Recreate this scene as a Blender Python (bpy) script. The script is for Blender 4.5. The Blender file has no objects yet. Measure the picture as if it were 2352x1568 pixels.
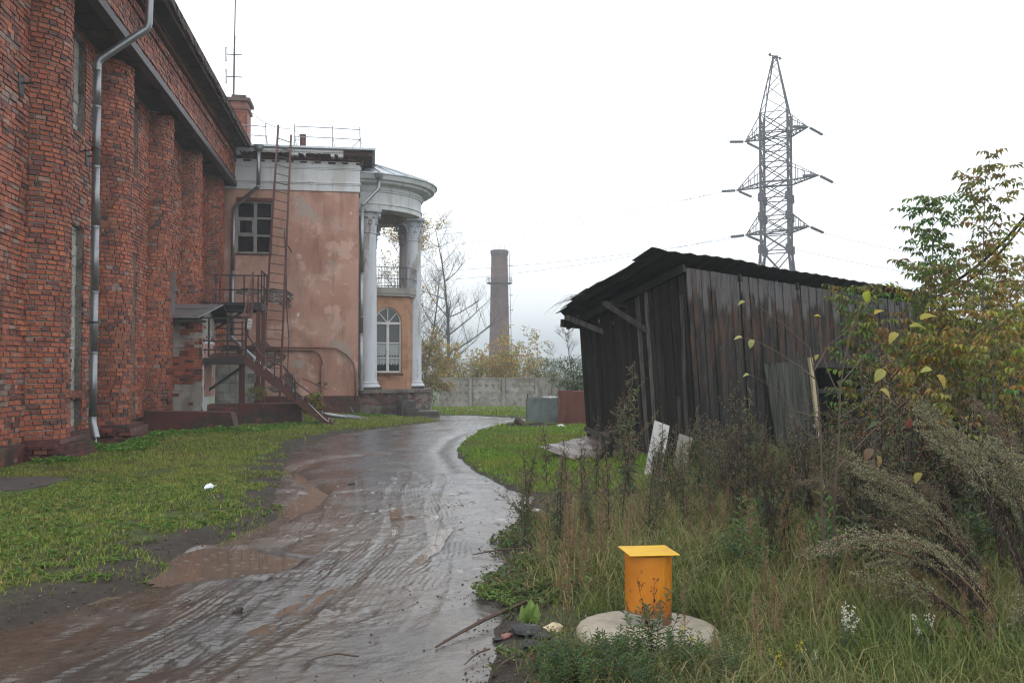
import bpy, math, random
import numpy as np
from mathutils import Vector, Matrix
S = bpy.context.scene
COL = S.collection
PI = math.pi
rnd = random.Random(7)

# ---------------------------------------------------------------- camera, sky, sun, exposure
YAW = math.radians(8.73); PITCH = math.radians(1.67); EYE = 1.6
cam_d = bpy.data.cameras.new('camera')
cam = bpy.data.objects.new('camera', cam_d); COL.objects.link(cam)
cam.location = (0, 0, EYE)
cam.rotation_euler = (PI/2 + PITCH, 0, -YAW)
cam_d.sensor_width = 36; cam_d.lens = 32.0
cam_d.clip_start = 0.05; cam_d.clip_end = 3000
S.camera = cam
S.render.resolution_x = 1024; S.render.resolution_y = 682
S.view_settings.view_transform = 'Standard'; S.view_settings.look = 'None'
S.view_settings.exposure = 0.0; S.view_settings.gamma = 1.0
S.view_settings.use_curve_mapping = False
S.cycles.use_denoising = True
try:
    S.cycles.denoiser = 'OPENIMAGEDENOISE'
    S.cycles.denoising_input_passes = 'RGB_ALBEDO_NORMAL'
except Exception: pass
S.cycles.max_bounces = 5; S.cycles.diffuse_bounces = 3; S.cycles.glossy_bounces = 2
S.cycles.transmission_bounces = 3; S.cycles.volume_bounces = 1; S.cycles.transparent_max_bounces = 6
S.cycles.use_adaptive_sampling = True; S.cycles.adaptive_threshold = 0.01
S.cycles.filter_width = 1.2

SUN_EL, SUN_AZ = math.radians(42), math.radians(200)
W = bpy.data.worlds.new('World'); S.world = W; W.use_nodes = True
nt = W.node_tree; nt.nodes.clear()
sky = nt.nodes.new('ShaderNodeTexSky'); sky.sky_type = 'NISHITA'; sky.sun_disc = False
sky.sun_elevation = SUN_EL; sky.sun_rotation = SUN_AZ; sky.air_density = 1.0; sky.dust_density = 5.0
cloud = nt.nodes.new('ShaderNodeRGB'); cloud.outputs[0].default_value = (17.6, 18.0, 18.6, 1)   # a closed white cloud deck
mixw = nt.nodes.new('ShaderNodeMix'); mixw.data_type = 'RGBA'; mixw.inputs[0].default_value = 0.93
bgn = nt.nodes.new('ShaderNodeBackground'); bgn.inputs[1].default_value = 0.1
out = nt.nodes.new('ShaderNodeOutputWorld')
nt.links.new(sky.outputs[0], mixw.inputs[6]); nt.links.new(cloud.outputs[0], mixw.inputs[7])
nt.links.new(mixw.outputs[2], bgn.inputs[0]); nt.links.new(bgn.outputs[0], out.inputs[0])

sun_d = bpy.data.lights.new('sun', 'SUN'); sun_d.energy = 0.5; sun_d.angle = math.radians(60); sun_d.color = (1, .97, .93)
sun = bpy.data.objects.new('sun', sun_d); COL.objects.link(sun)
sun.rotation_euler = (PI/2 - SUN_EL, 0, PI - SUN_AZ); sun.location = (0, 0, 80)

# ---------------------------------------------------------------- helpers
FPX = 2090.0                        # focal length for a picture 2352 px wide
RT = Vector((math.cos(YAW), -math.sin(YAW), 0)); FW = Vector((math.sin(YAW), math.cos(YAW), 0))
def cp(u, depth, z=0.0):            # where a plant seen at column u stands on the ground
    x = (u - 1176) / FPX * depth
    p = RT * x + FW * depth
    return Vector((p.x, p.y, z))

def hash2(ix, iy, seed):
    h = (ix.astype(np.int64) * 374761393 + iy.astype(np.int64) * 668265263 + seed * 1442695041) & 0xffffffff
    h = ((h ^ (h >> 13)) * 1274126177) & 0xffffffff
    return ((h ^ (h >> 16)) & 0xffff) / 65535.0
def vnoise(x, y, seed=0):
    x = np.asarray(x, float); y = np.asarray(y, float)
    ix = np.floor(x); iy = np.floor(y); fx = x - ix; fy = y - iy
    fx = fx*fx*(3-2*fx); fy = fy*fy*(3-2*fy)
    a = hash2(ix, iy, seed); b = hash2(ix+1, iy, seed); c = hash2(ix, iy+1, seed); d = hash2(ix+1, iy+1, seed)
    return (a*(1-fx)+b*fx)*(1-fy) + (c*(1-fx)+d*fx)*fy
def fbm(x, y, seed=0, o=4):
    s = 0; a = .5; t = 0
    for i in range(o):
        s = s + a*vnoise(np.asarray(x)*2**i, np.asarray(y)*2**i, seed+i*17); t += a; a *= .55
    return s/t
def sstep(a, b, x):
    t = np.clip((np.asarray(x, float)-a)/(b-a), 0, 1); return t*t*(3-2*t)

WL = {}                              # world offset of each thing's origin
class G:
    """collects boxes, tubes and leaves, and links them as one mesh object"""
    def __init__(s): s.v = []; s.f = []; s.c = []
    def poly(s, pts, col=(1, 1, 1)):
        n = len(s.v); s.v += [tuple(p) for p in pts]; s.f.append(tuple(range(n, n+len(pts)))); s.c.append(col)
    def mesh(s, verts, faces, col=(1, 1, 1)):
        n = len(s.v); s.v += [tuple(p) for p in verts]
        for f in faces: s.f.append(tuple(i+n for i in f)); s.c.append(col)
    def box(s, x0, x1, y0, y1, z0, z1, col=(1, 1, 1), jit=0):
        j = (lambda: rnd.uniform(-jit, jit)) if jit else (lambda: 0)
        v = [(x+j(), y+j(), z+j()) for z in (z0, z1) for y in (y0, y1) for x in (x0, x1)]
        s.mesh(v, [(0, 2, 3, 1), (4, 5, 7, 6), (0, 1, 5, 4), (2, 6, 7, 3), (0, 4, 6, 2), (1, 3, 7, 5)], col)
    def obox(s, c, ax, ay, az, sx, sy, sz, col=(1, 1, 1), jit=0):
        j = (lambda: rnd.uniform(-jit, jit)) if jit else (lambda: 0)
        c = Vector(c); v = []
        for k in (-.5, .5):
            for b in (-.5, .5):
                for a in (-.5, .5):
                    v.append(c + ax*(a*sx+j()) + ay*(b*sy+j()) + az*(k*sz+j()))
        s.mesh(v, [(0, 2, 3, 1), (4, 5, 7, 6), (0, 1, 5, 4), (2, 6, 7, 3), (0, 4, 6, 2), (1, 3, 7, 5)], col)
    def bar(s, a, b, w, h=None, col=(1, 1, 1), up=(0, 0, 1)):
        a = Vector(a); b = Vector(b); d = b-a; L = d.length
        if L < 1e-6: return
        d /= L; up = Vector(up); sd = d.cross(up)
        if sd.length < 1e-3: sd = d.cross(Vector((0, 1, 0)))
        sd.normalize(); u2 = sd.cross(d)
        s.obox((a+b)/2, d, sd, u2, L, w, h or w, col)
    def tube(s, pts, r, n=6, col=(1, 1, 1), cap=True, cols=None):
        pts = [Vector(p) for p in pts]
        rr = r if isinstance(r, (list, tuple)) else [r]*len(pts)
        base = len(s.v); ref = None
        for i, p in enumerate(pts):
            d = (pts[min(i+1, len(pts)-1)] - pts[max(i-1, 0)])
            if d.length < 1e-9: d = Vector((0, 0, 1))
            d.normalize()
            if ref is None:
                ref = d.cross(Vector((0, 0, 1)))
                if ref.length < .05: ref = d.cross(Vector((0, 1, 0)))
            ref = (ref - d*ref.dot(d)).normalized(); q = d.cross(ref)
            for k in range(n):
                a = 2*PI*k/n
                s.v.append(tuple(p + (ref*math.cos(a) + q*math.sin(a))*rr[i]))
        for i in range(len(pts)-1):
            for k in range(n):
                k2 = (k+1) % n
                s.f.append((base+i*n+k, base+i*n+k2, base+(i+1)*n+k2, base+(i+1)*n+k)); s.c.append(cols[i] if cols else col)
        if cap and n > 2:
            s.f.append(tuple(base+k for k in reversed(range(n)))); s.c.append(col)
            s.f.append(tuple(base+(len(pts)-1)*n+k for k in range(n))); s.c.append(col)
    def lathe(s, prof, cx, cy, n=24, a0=0, a1=2*PI, col=(1, 1, 1), cap=False):
        full = abs(a1-a0) > 2*PI-1e-3; m = n if full else n+1; base = len(s.v)
        for (r, z) in prof:
            for k in range(m):
                a = a0+(a1-a0)*k/n; s.v.append((cx+r*math.cos(a), cy+r*math.sin(a), z))
        for i in range(len(prof)-1):
            for k in range(n):
                k2 = (k+1) % m
                s.f.append((base+i*m+k, base+i*m+k2, base+(i+1)*m+k2, base+(i+1)*m+k)); s.c.append(col)
        if cap:
            s.f.append(tuple(base+(len(prof)-1)*m+k for k in range(m))); s.c.append(col)
    def leaf(s, p, d, n, L, w, col, fold=.25, droop=.15):
        d = d.normalized(); sd = d.cross(n)
        if sd.length < 1e-4: sd = d.cross(Vector((1, 0, 0)))
        sd.normalize(); nn = sd.cross(d)
        m = p + d*L*.45; t = p + d*L - nn*L*droop
        b = len(s.v)
        s.v += [tuple(p), tuple(m+sd*w*.5+nn*w*fold), tuple(t), tuple(m-sd*w*.5+nn*w*fold)]
        s.f += [(b, b+1, b+2), (b, b+2, b+3)]; s.c += [col, col]
    def build(s, name, mat, parent=None, local=False, smooth=False, loc=None):
        off = Vector((0, 0, 0))
        if parent is not None and not local: off = WL.get(parent.name, off)
        if loc is not None: off = Vector(loc)
        m = bpy.data.meshes.new(name)
        v = np.array(s.v, dtype=np.float32).reshape(-1, 3) - np.array(off, dtype=np.float32)
        m.from_pydata(v.tolist(), [], s.f)
        at = m.attributes.new('col', 'FLOAT_COLOR', 'FACE')
        c = np.ones((len(s.f), 4), np.float32); c[:, :3] = np.array(s.c, dtype=np.float32).reshape(-1, 3)
        at.data.foreach_set('color', c.ravel())
        if smooth: m.polygons.foreach_set('use_smooth', np.ones(len(s.f), bool))
        m.materials.append(mat)
        o = bpy.data.objects.new(name, m); COL.objects.link(o)
        if parent is not None: o.parent = parent; WL[o.name] = WL.get(parent.name, Vector((0, 0, 0)))
        if loc is not None: o.location = loc; WL[o.name] = Vector(loc)
        return o
def npmesh(name, v, quads, tris, mat, cq=None, ct=None, smooth=False):
    """big arrays straight into a mesh; cq / ct are face colours"""
    m = bpy.data.meshes.new(name)
    nq = 0 if quads is None else len(quads); n3 = 0 if tris is None else len(tris)
    m.vertices.add(len(v)); m.vertices.foreach_set('co', np.ascontiguousarray(v, np.float32).ravel())
    m.loops.add(nq*4+n3*3); m.polygons.add(nq+n3)
    li = np.concatenate(([quads.ravel()] if nq else []) + ([tris.ravel()] if n3 else [])).astype(np.int32)
    m.loops.foreach_set('vertex_index', li)
    st = np.concatenate(([np.arange(nq)*4] if nq else []) + ([nq*4+np.arange(n3)*3] if n3 else [])).astype(np.int32)
    m.polygons.foreach_set('loop_start', st)
    m.update(calc_edges=True)
    if cq is not None or ct is not None:
        at = m.attributes.new('col', 'FLOAT_COLOR', 'FACE')
        c = np.ones((nq+n3, 4), np.float32)
        if nq: c[:nq, :3] = cq
        if n3: c[nq:, :3] = ct
        at.data.foreach_set('color', c.ravel())
    if smooth: m.polygons.foreach_set('use_smooth', np.ones(nq+n3, bool))
    m.materials.append(mat); m.validate()
    o = bpy.data.objects.new(name, m); COL.objects.link(o); return o
def tag(o, label=None, cat=None, group=None, kind=None):
    if label: o['label'] = label
    if cat: o['category'] = cat
    if group: o['group'] = group
    if kind: o['kind'] = kind
    return o
def thing(name, label, cat, loc=(0, 0, 0), group=None):
    o = bpy.data.objects.new(name, None); COL.objects.link(o); o.location = loc; o.empty_display_size = .2
    WL[o.name] = Vector(loc)
    return tag(o, label, cat, group)
def dup(root, loc, rz=0, sc=1, label=None, group=None, tilt=(0, 0)):
    r = root.copy(); COL.objects.link(r); r.location = loc; r.rotation_euler = (tilt[0], tilt[1], rz); r.scale = (sc, sc, sc)
    if label: r['label'] = label
    if group: r['group'] = group
    for ch in list(root.children):
        c = ch.copy(); COL.objects.link(c); c.parent = r
        for g in ch.children:
            d = g.copy(); COL.objects.link(d); d.parent = c
    return r

# ---------------------------------------------------------------- materials
def mat(name, base=(.5, .5, .5), rough=.7, attr=False, layers=(), bump=(), spec=.4, metal=0, transl=0, rvar=None, obj_rand=0, stretch=None):
    """base colour (or the face colour 'col'), noise layers [(scale, colour, lo, hi, detail, stretch)], bump [(scale, strength, dist)]"""
    m = bpy.data.materials.new(name); m.use_nodes = True
    t = m.node_tree; N = t.nodes; Lk = t.links
    p = N['Principled BSDF']; o = N['Material Output']
    p.inputs['Roughness'].default_value = rough; p.inputs['Metallic'].default_value = metal
    p.inputs['Specular IOR Level'].default_value = spec
    tc = N.new('ShaderNodeTexCoord')
    def coords(st):
        mp = N.new('ShaderNodeMapping'); mp.inputs['Scale'].default_value = st or (1, 1, 1)
        Lk.new(tc.outputs['Object'], mp.inputs['Vector'])
        if obj_rand:
            oi = N.new('ShaderNodeObjectInfo'); ad = N.new('ShaderNodeVectorMath'); ad.operation = 'SCALE'
            cx = N.new('ShaderNodeCombineXYZ'); Lk.new(oi.outputs['Random'], cx.inputs[0]); Lk.new(oi.outputs['Random'], cx.inputs[1]); Lk.new(oi.outputs['Random'], cx.inputs[2])
            ad.inputs['Scale'].default_value = 50; Lk.new(cx.outputs[0], ad.inputs[0]); Lk.new(ad.outputs[0], mp.inputs['Location'])
        return mp.outputs[0]
    if attr:
        a = N.new('ShaderNodeAttribute'); a.attribute_name = 'col'; cur = a.outputs['Color']
    else:
        rgb = N.new('ShaderNodeRGB'); rgb.outputs[0].default_value = (*base, 1); cur = rgb.outputs[0]
    for ly in layers:
        sc, c2, lo, hi = ly[:4]; det = ly[4] if len(ly) > 4 else 4; st = ly[5] if len(ly) > 5 else stretch
        nz = N.new('ShaderNodeTexNoise'); nz.inputs['Scale'].default_value = sc; nz.inputs['Detail'].default_value = det; nz.inputs['Roughness'].default_value = .62
        Lk.new(coords(st), nz.inputs['Vector'])
        mr = N.new('ShaderNodeMapRange'); mr.inputs[1].default_value = lo; mr.inputs[2].default_value = hi
        Lk.new(nz.outputs[0], mr.inputs[0])
        mx = N.new('ShaderNodeMix'); mx.data_type = 'RGBA'
        if isinstance(c2, float):          # a plain number multiplies
            mx.blend_type = 'MULTIPLY'; mx.inputs[7].default_value = (c2, c2, c2, 1)
        else: mx.inputs[7].default_value = (*c2, 1)
        Lk.new(mr.outputs[0], mx.inputs[0]); Lk.new(cur, mx.inputs[6]); cur = mx.outputs[2]
    if obj_rand:
        oi = N.new('ShaderNodeObjectInfo'); mr = N.new('ShaderNodeMapRange'); mr.inputs[3].default_value = 1-obj_rand; mr.inputs[4].default_value = 1+obj_rand
        Lk.new(oi.outputs['Random'], mr.inputs[0])
        vm = N.new('ShaderNodeVectorMath'); vm.operation = 'SCALE'; Lk.new(cur, vm.inputs[0]); Lk.new(mr.outputs[0], vm.inputs['Scale']); cur = vm.outputs[0]
    Lk.new(cur, p.inputs['Base Color'])
    if rvar:
        nz = N.new('ShaderNodeTexNoise'); nz.inputs['Scale'].default_value = rvar[0]; nz.inputs['Detail'].default_value = 4
        Lk.new(coords(None), nz.inputs['Vector'])
        mr = N.new('ShaderNodeMapRange'); mr.inputs[1].default_value = .35; mr.inputs[2].default_value = .65; mr.inputs[3].default_value = rvar[1]; mr.inputs[4].default_value = rvar[2]
        Lk.new(nz.outputs[0], mr.inputs[0]); Lk.new(mr.outputs[0], p.inputs['Roughness'])
    last = None
    for b in bump:
        nz = N.new('ShaderNodeTexNoise'); nz.inputs['Scale'].default_value = b[0]; nz.inputs['Detail'].default_value = 5
        Lk.new(coords(stretch), nz.inputs['Vector'])
        bp = N.new('ShaderNodeBump'); bp.inputs['Strength'].default_value = b[1]; bp.inputs['Distance'].default_value = b[2]
        Lk.new(nz.outputs[0], bp.inputs['Height'])
        if last: Lk.new(last, bp.inputs['Normal'])
        last = bp.outputs[0]
    if last: Lk.new(last, p.inputs['Normal'])
    if transl:
        tr = N.new('ShaderNodeBsdfTranslucent'); Lk.new(cur, tr.inputs[0]); ms = N.new('ShaderNodeMixShader'); ms.inputs[0].default_value = transl
        Lk.new(p.outputs[0], ms.inputs[1]); Lk.new(tr.outputs[0], ms.inputs[2]); Lk.new(ms.outputs[0], o.inputs[0])
    return m
MT = {}
MT['brick'] = mat('wet_brick', attr=True, rough=.62, layers=[(12, .5, .48, .72, 6), (.7, .5, .46, .68, 4), (1.7, .6, .5, .66, 5, (1, 1, .35)), (2.1, (.27, .225, .20), .66, .80, 7)], bump=[(60, .5, .006), (14, .4, .008)], spec=.35)
MT['mortar'] = mat('old_mortar', (.105, .092, .08), .9, layers=[(3, .4, .45, .7), (20, .6, .5, .7), (1.3, (.26, .235, .21), .64, .78)], bump=[(30, .6, .01)])
MT['mortar_pale'] = mat('crumbling_grey_mortar', (.27, .245, .21), .9, layers=[(3, .45, .45, .65, 6), (26, .45, .45, .65, 5), (9, (.27, .25, .225), .60, .72, 5)], bump=[(30, .7, .01)])
MT['red_plaster'] = mat('dark_red_plaster', (.095, .026, .024), .55, layers=[(1.6, (.03, .022, .018), .46, .62, 6), (3.3, (.2, .17, .15), .62, .67, 7), (2.2, (.05, .055, .028), .58, .66, 6), (3.1, (.17, .052, .036), .60, .66, 5)], bump=[(12, .5, .02), (45, .4, .006)])
MT['stucco'] = mat('peeling_terracotta_stucco', (.45, .27, .205), .85, layers=[(.55, (.385, .21, .155), .46, .56, 8), (1.3, (.51, .33, .265), .565, .60, 9), (2.6, (.62, .55, .48), .665, .685, 8), (5, (.30, .17, .12), .66, .72, 6), (.8, (.2, .15, .085), .68, .8, 5, (1, 1, .6)), (3.5, .62, .52, .72, 6, (1, 1, .16)), (.9, (.36, .29, .25), .61, .635, 9), (1.1, .7, .5, .68, 5, (1, 1, .3))], bump=[(18, .3, .012), (2.5, .4, .03)])
MT['stucco_ochre'] = mat('peeling_ochre_stucco', (.36, .2, .12), .85, layers=[(1.5, (.26, .13, .07), .5, .62, 6), (2.6, (.42, .36, .3), .66, .72, 6), (4, .65, .6, .75, 6)], bump=[(18, .3, .01)])
MT['white_plaster'] = mat('weathered_white_plaster', (.57, .59, .605), .8, layers=[(1.2, (.44, .44, .43), .48, .66, 6, (1, 1, .4)), (3.2, (.22, .19, .16), .64, .72, 6, (1, 1, .5)), (5, .55, .55, .75, 5, (1, 1, .12)), (14, .75, .6, .75)], bump=[(25, .3, .008)])
MT['column_paint'] = mat('peeling_pale_column_paint', (.50, .53, .57), .75, layers=[(2.0, (.30, .28, .25), .57, .62, 7, (1, 1, .28)), (1.3, .75, .5, .7, 5, (1, 1, .2)), (7, .8, .55, .75, 5, (1, 1, .3))], bump=[(15, .35, .01)])
MT['dark_rot'] = mat('rotten_cornice', (.07, .04, .03), .9, layers=[(5, (.2, .12, .09), .55, .7)], bump=[(9, .8, .04)])
MT['concrete'] = mat('old_concrete', (.27, .255, .23), .85, layers=[(1.4, (.14, .125, .105), .5, .68, 6, (1, 1, .5)), (6, .65, .55, .75), (.9, (.36, .35, .33), .58, .7)], bump=[(25, .4, .01)])
MT['grey_block'] = mat('grey_cement_block', (.40, .395, .37), .88, layers=[(2.5, .5, .48, .7), (18, .75, .5, .7)], bump=[(30, .5, .008)], obj_rand=.16)
MT['rubble'] = mat('stained_rubble_plaster', (.15, .13, .11), .85, layers=[(1.6, (.055, .045, .038), .46, .58, 6), (2.4, (.33, .30, .27), .64, .69, 6), (1.9, (.13, .04, .032), .62, .67, 6), (9, .6, .5, .7)], bump=[(12, .7, .03), (40, .4, .008)])
MT['step'] = mat('dark_wet_step_concrete', (.062, .055, .05), .6, layers=[(5, .6, .5, .7), (2, (.12, .11, .10), .62, .72)], bump=[(25, .5, .01)])
MT['well_concrete'] = mat('pale_damp_concrete', (.33, .29, .225), .6, layers=[(5, .68, .5, .7), (26, .75, .55, .7), (1.7, (.16, .14, .11), .6, .75)], bump=[(50, .35, .004)])
MT['galv'] = mat('galvanised_steel', (.27, .285, .3), .38, metal=.75, layers=[(3, .7, .45, .7)], bump=[(6, .08, .01)])
MT['zinc_roof'] = mat('pale_zinc_roof', (.42, .47, .5), .35, metal=.5, layers=[(1.5, .75, .45, .7)], bump=[(2, .1, .02)])
MT['rust_paint'] = mat('red_brown_painted_steel', (.085, .03, .026), .5, layers=[(6, (.12, .055, .03), .55, .7)], bump=[(30, .15, .004)])
MT['black_steel'] = mat('dark_steel', (.028, .026, .027), .5, layers=[(5, (.06, .035, .025), .58, .72)])
MT['lintel'] = mat('grey_painted_steel_lintel', (.05, .05, .058), .5, layers=[(3, .6, .5, .7)])
MT['soffit'] = mat('dark_damp_boards', (.045, .035, .029), .85, layers=[(1.5, (.1, .08, .062), .5, .7, 5)], bump=[(9, .5, .01)])
MT['roof_edge'] = mat('mossy_roof_edge', (.055, .038, .034), .9, layers=[(3, (.16, .075, .05), .55, .7)], bump=[(8, .8, .03)])
MT['door_pink'] = mat('pink_painted_door', (.42, .225, .185), .6, layers=[(2, .8, .5, .7, 5, (1, 1, .2)), (6, (.3, .2, .16), .66, .76)])
MT['door_pale'] = mat('pale_green_painted_board', attr=True, rough=.6, layers=[(4, .75, .6, .75)])
MT['paper'] = mat('white_paper', (.6, .6, .6), .8)
MT['print'] = mat('black_print', (.03, .03, .03), .8)
MT['frame_grey'] = mat('grey_old_window_frame', (.24, .235, .225), .7, layers=[(5, .6, .5, .7)])
MT['frame_white'] = mat('white_old_window_frame', (.52, .52, .5), .6, layers=[(5, .65, .55, .7)])
MT['glass_dark'] = mat('dark_window_glass', (.007, .007, .008), .06, spec=.35)
MT['glass_day'] = mat('window_glass', (.03, .035, .037), .05, spec=.55)
MT['curtain'] = mat('lace_curtain', (.3, .34, .34), .9, layers=[(9, .7, .5, .6, 3, (1, 1, .1))])
MT['wood'] = mat('black_weathered_plank', attr=True, rough=.75, obj_rand=.22, stretch=(14, 14, .8),
    layers=[(1.6, .35, .42, .62, 6), (2.4, (.085, .08, .076), .70, .80, 6)], bump=[(4, .5, .006)], spec=.35)
MT['wood_red'] = mat('rust_brown_stained_plank', attr=True, rough=.75, obj_rand=.2, stretch=(9, 9, 1.1),
    layers=[(1.1, (.085, .036, .02), .54, .66, 6), (1.9, (.012, .011, .011), .50, .62, 6), (1.5, (.10, .092, .088), .66, .78, 5)], bump=[(4, .5, .006)], spec=.35)
def front_boards():
    # weathered boards: silvery where the eave keeps them dry, rust-brown stain below, black further down
    m = mat('weathered_front_board', attr=True, rough=.75, spec=.3, obj_rand=.28, stretch=(9, 9, 1.0), layers=[(1.7, .4, .45, .62, 6)], bump=[(4, .6, .008)])
    t = m.node_tree; N = t.nodes; Lk = t.links; p = N['Principled BSDF']; src = p.inputs['Base Color'].links[0].from_socket
    tc = N.new('ShaderNodeTexCoord'); sx = N.new('ShaderNodeSeparateXYZ'); Lk.new(tc.outputs['Object'], sx.inputs[0])
    oi = N.new('ShaderNodeObjectInfo')
    def nz(sc, st):
        mp = N.new('ShaderNodeMapping'); mp.inputs['Scale'].default_value = st; Lk.new(tc.outputs['Object'], mp.inputs['Vector'])
        n = N.new('ShaderNodeTexNoise'); n.inputs['Scale'].default_value = sc; n.inputs['Detail'].default_value = 6; Lk.new(mp.outputs[0], n.inputs['Vector']); return n.outputs[0]
    def math_(op, a, b):
        q = N.new('ShaderNodeMath'); q.operation = op
        for i, x in enumerate((a, b)):
            if isinstance(x, (int, float)): q.inputs[i].default_value = x
            else: Lk.new(x, q.inputs[i])
        return q.outputs[0]
    def ramp(x, a, b):
        q = N.new('ShaderNodeMapRange'); q.inputs[1].default_value = a; q.inputs[2].default_value = b; Lk.new(x, q.inputs[0]); return q.outputs[0]
    def mixc(f, a, c):
        q = N.new('ShaderNodeMix'); q.data_type = 'RGBA'; Lk.new(f, q.inputs[0]); Lk.new(a, q.inputs[6]); q.inputs[7].default_value = (*c, 1); return q.outputs[2]
    wob = math_('ADD', math_('MULTIPLY', oi.outputs['Random'], .45), math_('MULTIPLY', nz(3, (6, 6, 1)), .35))
    z = math_('ADD', sx.outputs[2], wob)
    rust = math_('MULTIPLY', ramp(nz(2.2, (5, 5, .9)), .47, .60), ramp(z, 1.25, 2.6))
    c = mixc(rust, src, (.070, .036, .024))
    grey = math_('MULTIPLY', ramp(z, 2.98, 3.10), ramp(nz(2.6, (10, 10, .6)), .25, .55))
    c = mixc(grey, c, (.105, .102, .105))
    moss = math_('MULTIPLY', ramp(nz(6, (3, 3, 1)), .60, .66), .8); c = mixc(moss, c, (.045, .05, .04))
    Lk.new(c, p.inputs['Base Color']); return m
MT['front_board'] = front_boards()
MT['conduit'] = mat('brown_painted_conduit', (.20, .10, .075), .6, layers=[(6, .6, .5, .7)])
MT['fence_panel'] = mat('weathered_fence_concrete', (.29, .275, .25), .85, layers=[(.7, (.19, .17, .125), .45, .6, 6), (1.2, (.36, .355, .35), .58, .64, 7), (2.0, .5, .5, .7, 6, (1, 1, .5))], bump=[(9, .5, .02)], obj_rand=.15)
MT['slate'] = mat('mossy_black_roof_sheet', (.03, .028, .027), .7, layers=[(5, (.05, .05, .03), .55, .7)], bump=[(14, .5, .01)])
MT['pale_wood'] = mat('pale_raw_wood', (.42, .36, .24), .6, layers=[(2, .7, .5, .7, 5, (10, 10, .7))])
MT['white_board'] = mat('white_painted_board', (.43, .425, .41), .6, layers=[(3, .6, .45, .65, 7), (6, (.25, .23, .2), .66, .75)])
MT['felt'] = mat('wet_roofing_sheet', (.125, .10, .087), .3, layers=[(4, .5, .45, .7), (1.5, (.17, .13, .11), .55, .7)], bump=[(9, .6, .03)])
MT['bin_grey'] = mat('grey_green_sheet_metal', (.15, .19, .185), .4, layers=[(2.5, .65, .45, .7), (7, (.2, .12, .07), .68, .78)], bump=[(3, .3, .04)])
MT['bin_rust'] = mat('rusty_sheet_metal', (.12, .042, .03), .6, layers=[(1.6, (.09, .025, .016), .5, .62, 6, (2, 2, .3)), (3, (.2, .17, .15), .6, .72, 5, (2, 2, .3))], bump=[(10, .4, .01)])
MT['yellow'] = mat('orange_yellow_paint', (.53, .19, .010), .42, layers=[(1.6, (.40, .11, .006), .42, .62, 5), (4, (.16, .075, .02), .66, .74, 7, (1, 1, .5)), (7, (.64, .32, .012), .58, .66, 6, (1, 1, .14)), (9, (.30, .10, .01), .70, .76, 6), (30, .8, .6, .75)], bump=[(60, .15, .002)], spec=.5)
def splash(m, z0, z1, c):
    # mud thrown up round the foot: ragged, with a shape of its own
    t = m.node_tree; N = t.nodes; Lk = t.links; p = N['Principled BSDF']; src = p.inputs['Base Color'].links[0].from_socket
    tc = N.new('ShaderNodeTexCoord'); sx = N.new('ShaderNodeSeparateXYZ'); Lk.new(tc.outputs['Object'], sx.inputs[0])
    n = N.new('ShaderNodeTexNoise'); n.inputs['Scale'].default_value = 22; n.inputs['Detail'].default_value = 7; Lk.new(tc.outputs['Object'], n.inputs['Vector'])
    r1 = N.new('ShaderNodeMapRange'); r1.inputs[1].default_value = z0; r1.inputs[2].default_value = z1; r1.inputs[3].default_value = .30; r1.inputs[4].default_value = -.25; Lk.new(sx.outputs[2], r1.inputs[0])
    ad = N.new('ShaderNodeMath'); Lk.new(n.outputs[0], ad.inputs[0]); Lk.new(r1.outputs[0], ad.inputs[1])
    r2 = N.new('ShaderNodeMapRange'); r2.inputs[1].default_value = .56; r2.inputs[2].default_value = .62; r2.inputs[4].default_value = .85; Lk.new(ad.outputs[0], r2.inputs[0])
    q = N.new('ShaderNodeMix'); q.data_type = 'RGBA'; Lk.new(r2.outputs[0], q.inputs[0]); Lk.new(src, q.inputs[6]); q.inputs[7].default_value = (*c, 1); Lk.new(q.outputs[2], p.inputs['Base Color'])
splash(MT['yellow'], -.02, .30, (.11, .075, .045))
MT['yellow_lid'] = mat('bright_yellow_paint', (.70, .41, .005), .35, layers=[(6, (.58, .30, .008), .48, .66), (11, (.22, .13, .03), .66, .72, 7)], spec=.5)
MT['stone'] = mat('stone', attr=True, rough=.65, layers=[(9, .6, .45, .7), (30, .8, .5, .7)], bump=[(18, .6, .012)])
MT['asphalt_chunk'] = mat('broken_asphalt', (.033, .032, .034), .75, layers=[(14, (.10, .095, .09), .58, .68), (50, .6, .5, .7)], bump=[(30, .8, .012), (90, .5, .004)])
MT['bark'] = mat('bark', attr=True, rough=.85, layers=[(12, .6, .45, .7, 5)], bump=[(30, .4, .006)])
MT['leaf'] = mat('leaf', attr=True, rough=.5, transl=.3, spec=.3)
MT['grass'] = mat('grass_blade', attr=True, rough=.5, transl=.25, spec=.3)
MT['dry'] = mat('dry_plant', attr=True, rough=.7, transl=.12, spec=.25)
MT['pylon'] = mat('galvanised_lattice_steel', (.045, .042, .055), .6)
MT['insulator'] = mat('dark_glass_insulator', (.05, .055, .065), .4)
MT['wire'] = mat('aluminium_wire', (.2, .2, .22), .5)
MT['chimney'] = mat('red_brick_chimney', attr=True, rough=.85, layers=[(1.2, .7, .45, .7)])
MT['litter'] = mat('white_plastic_litter', (.7, .72, .78), .4, bump=[(30, .6, .02)])
MT['wire_black'] = mat('black_cable', (.02, .02, .02), .5)
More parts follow.
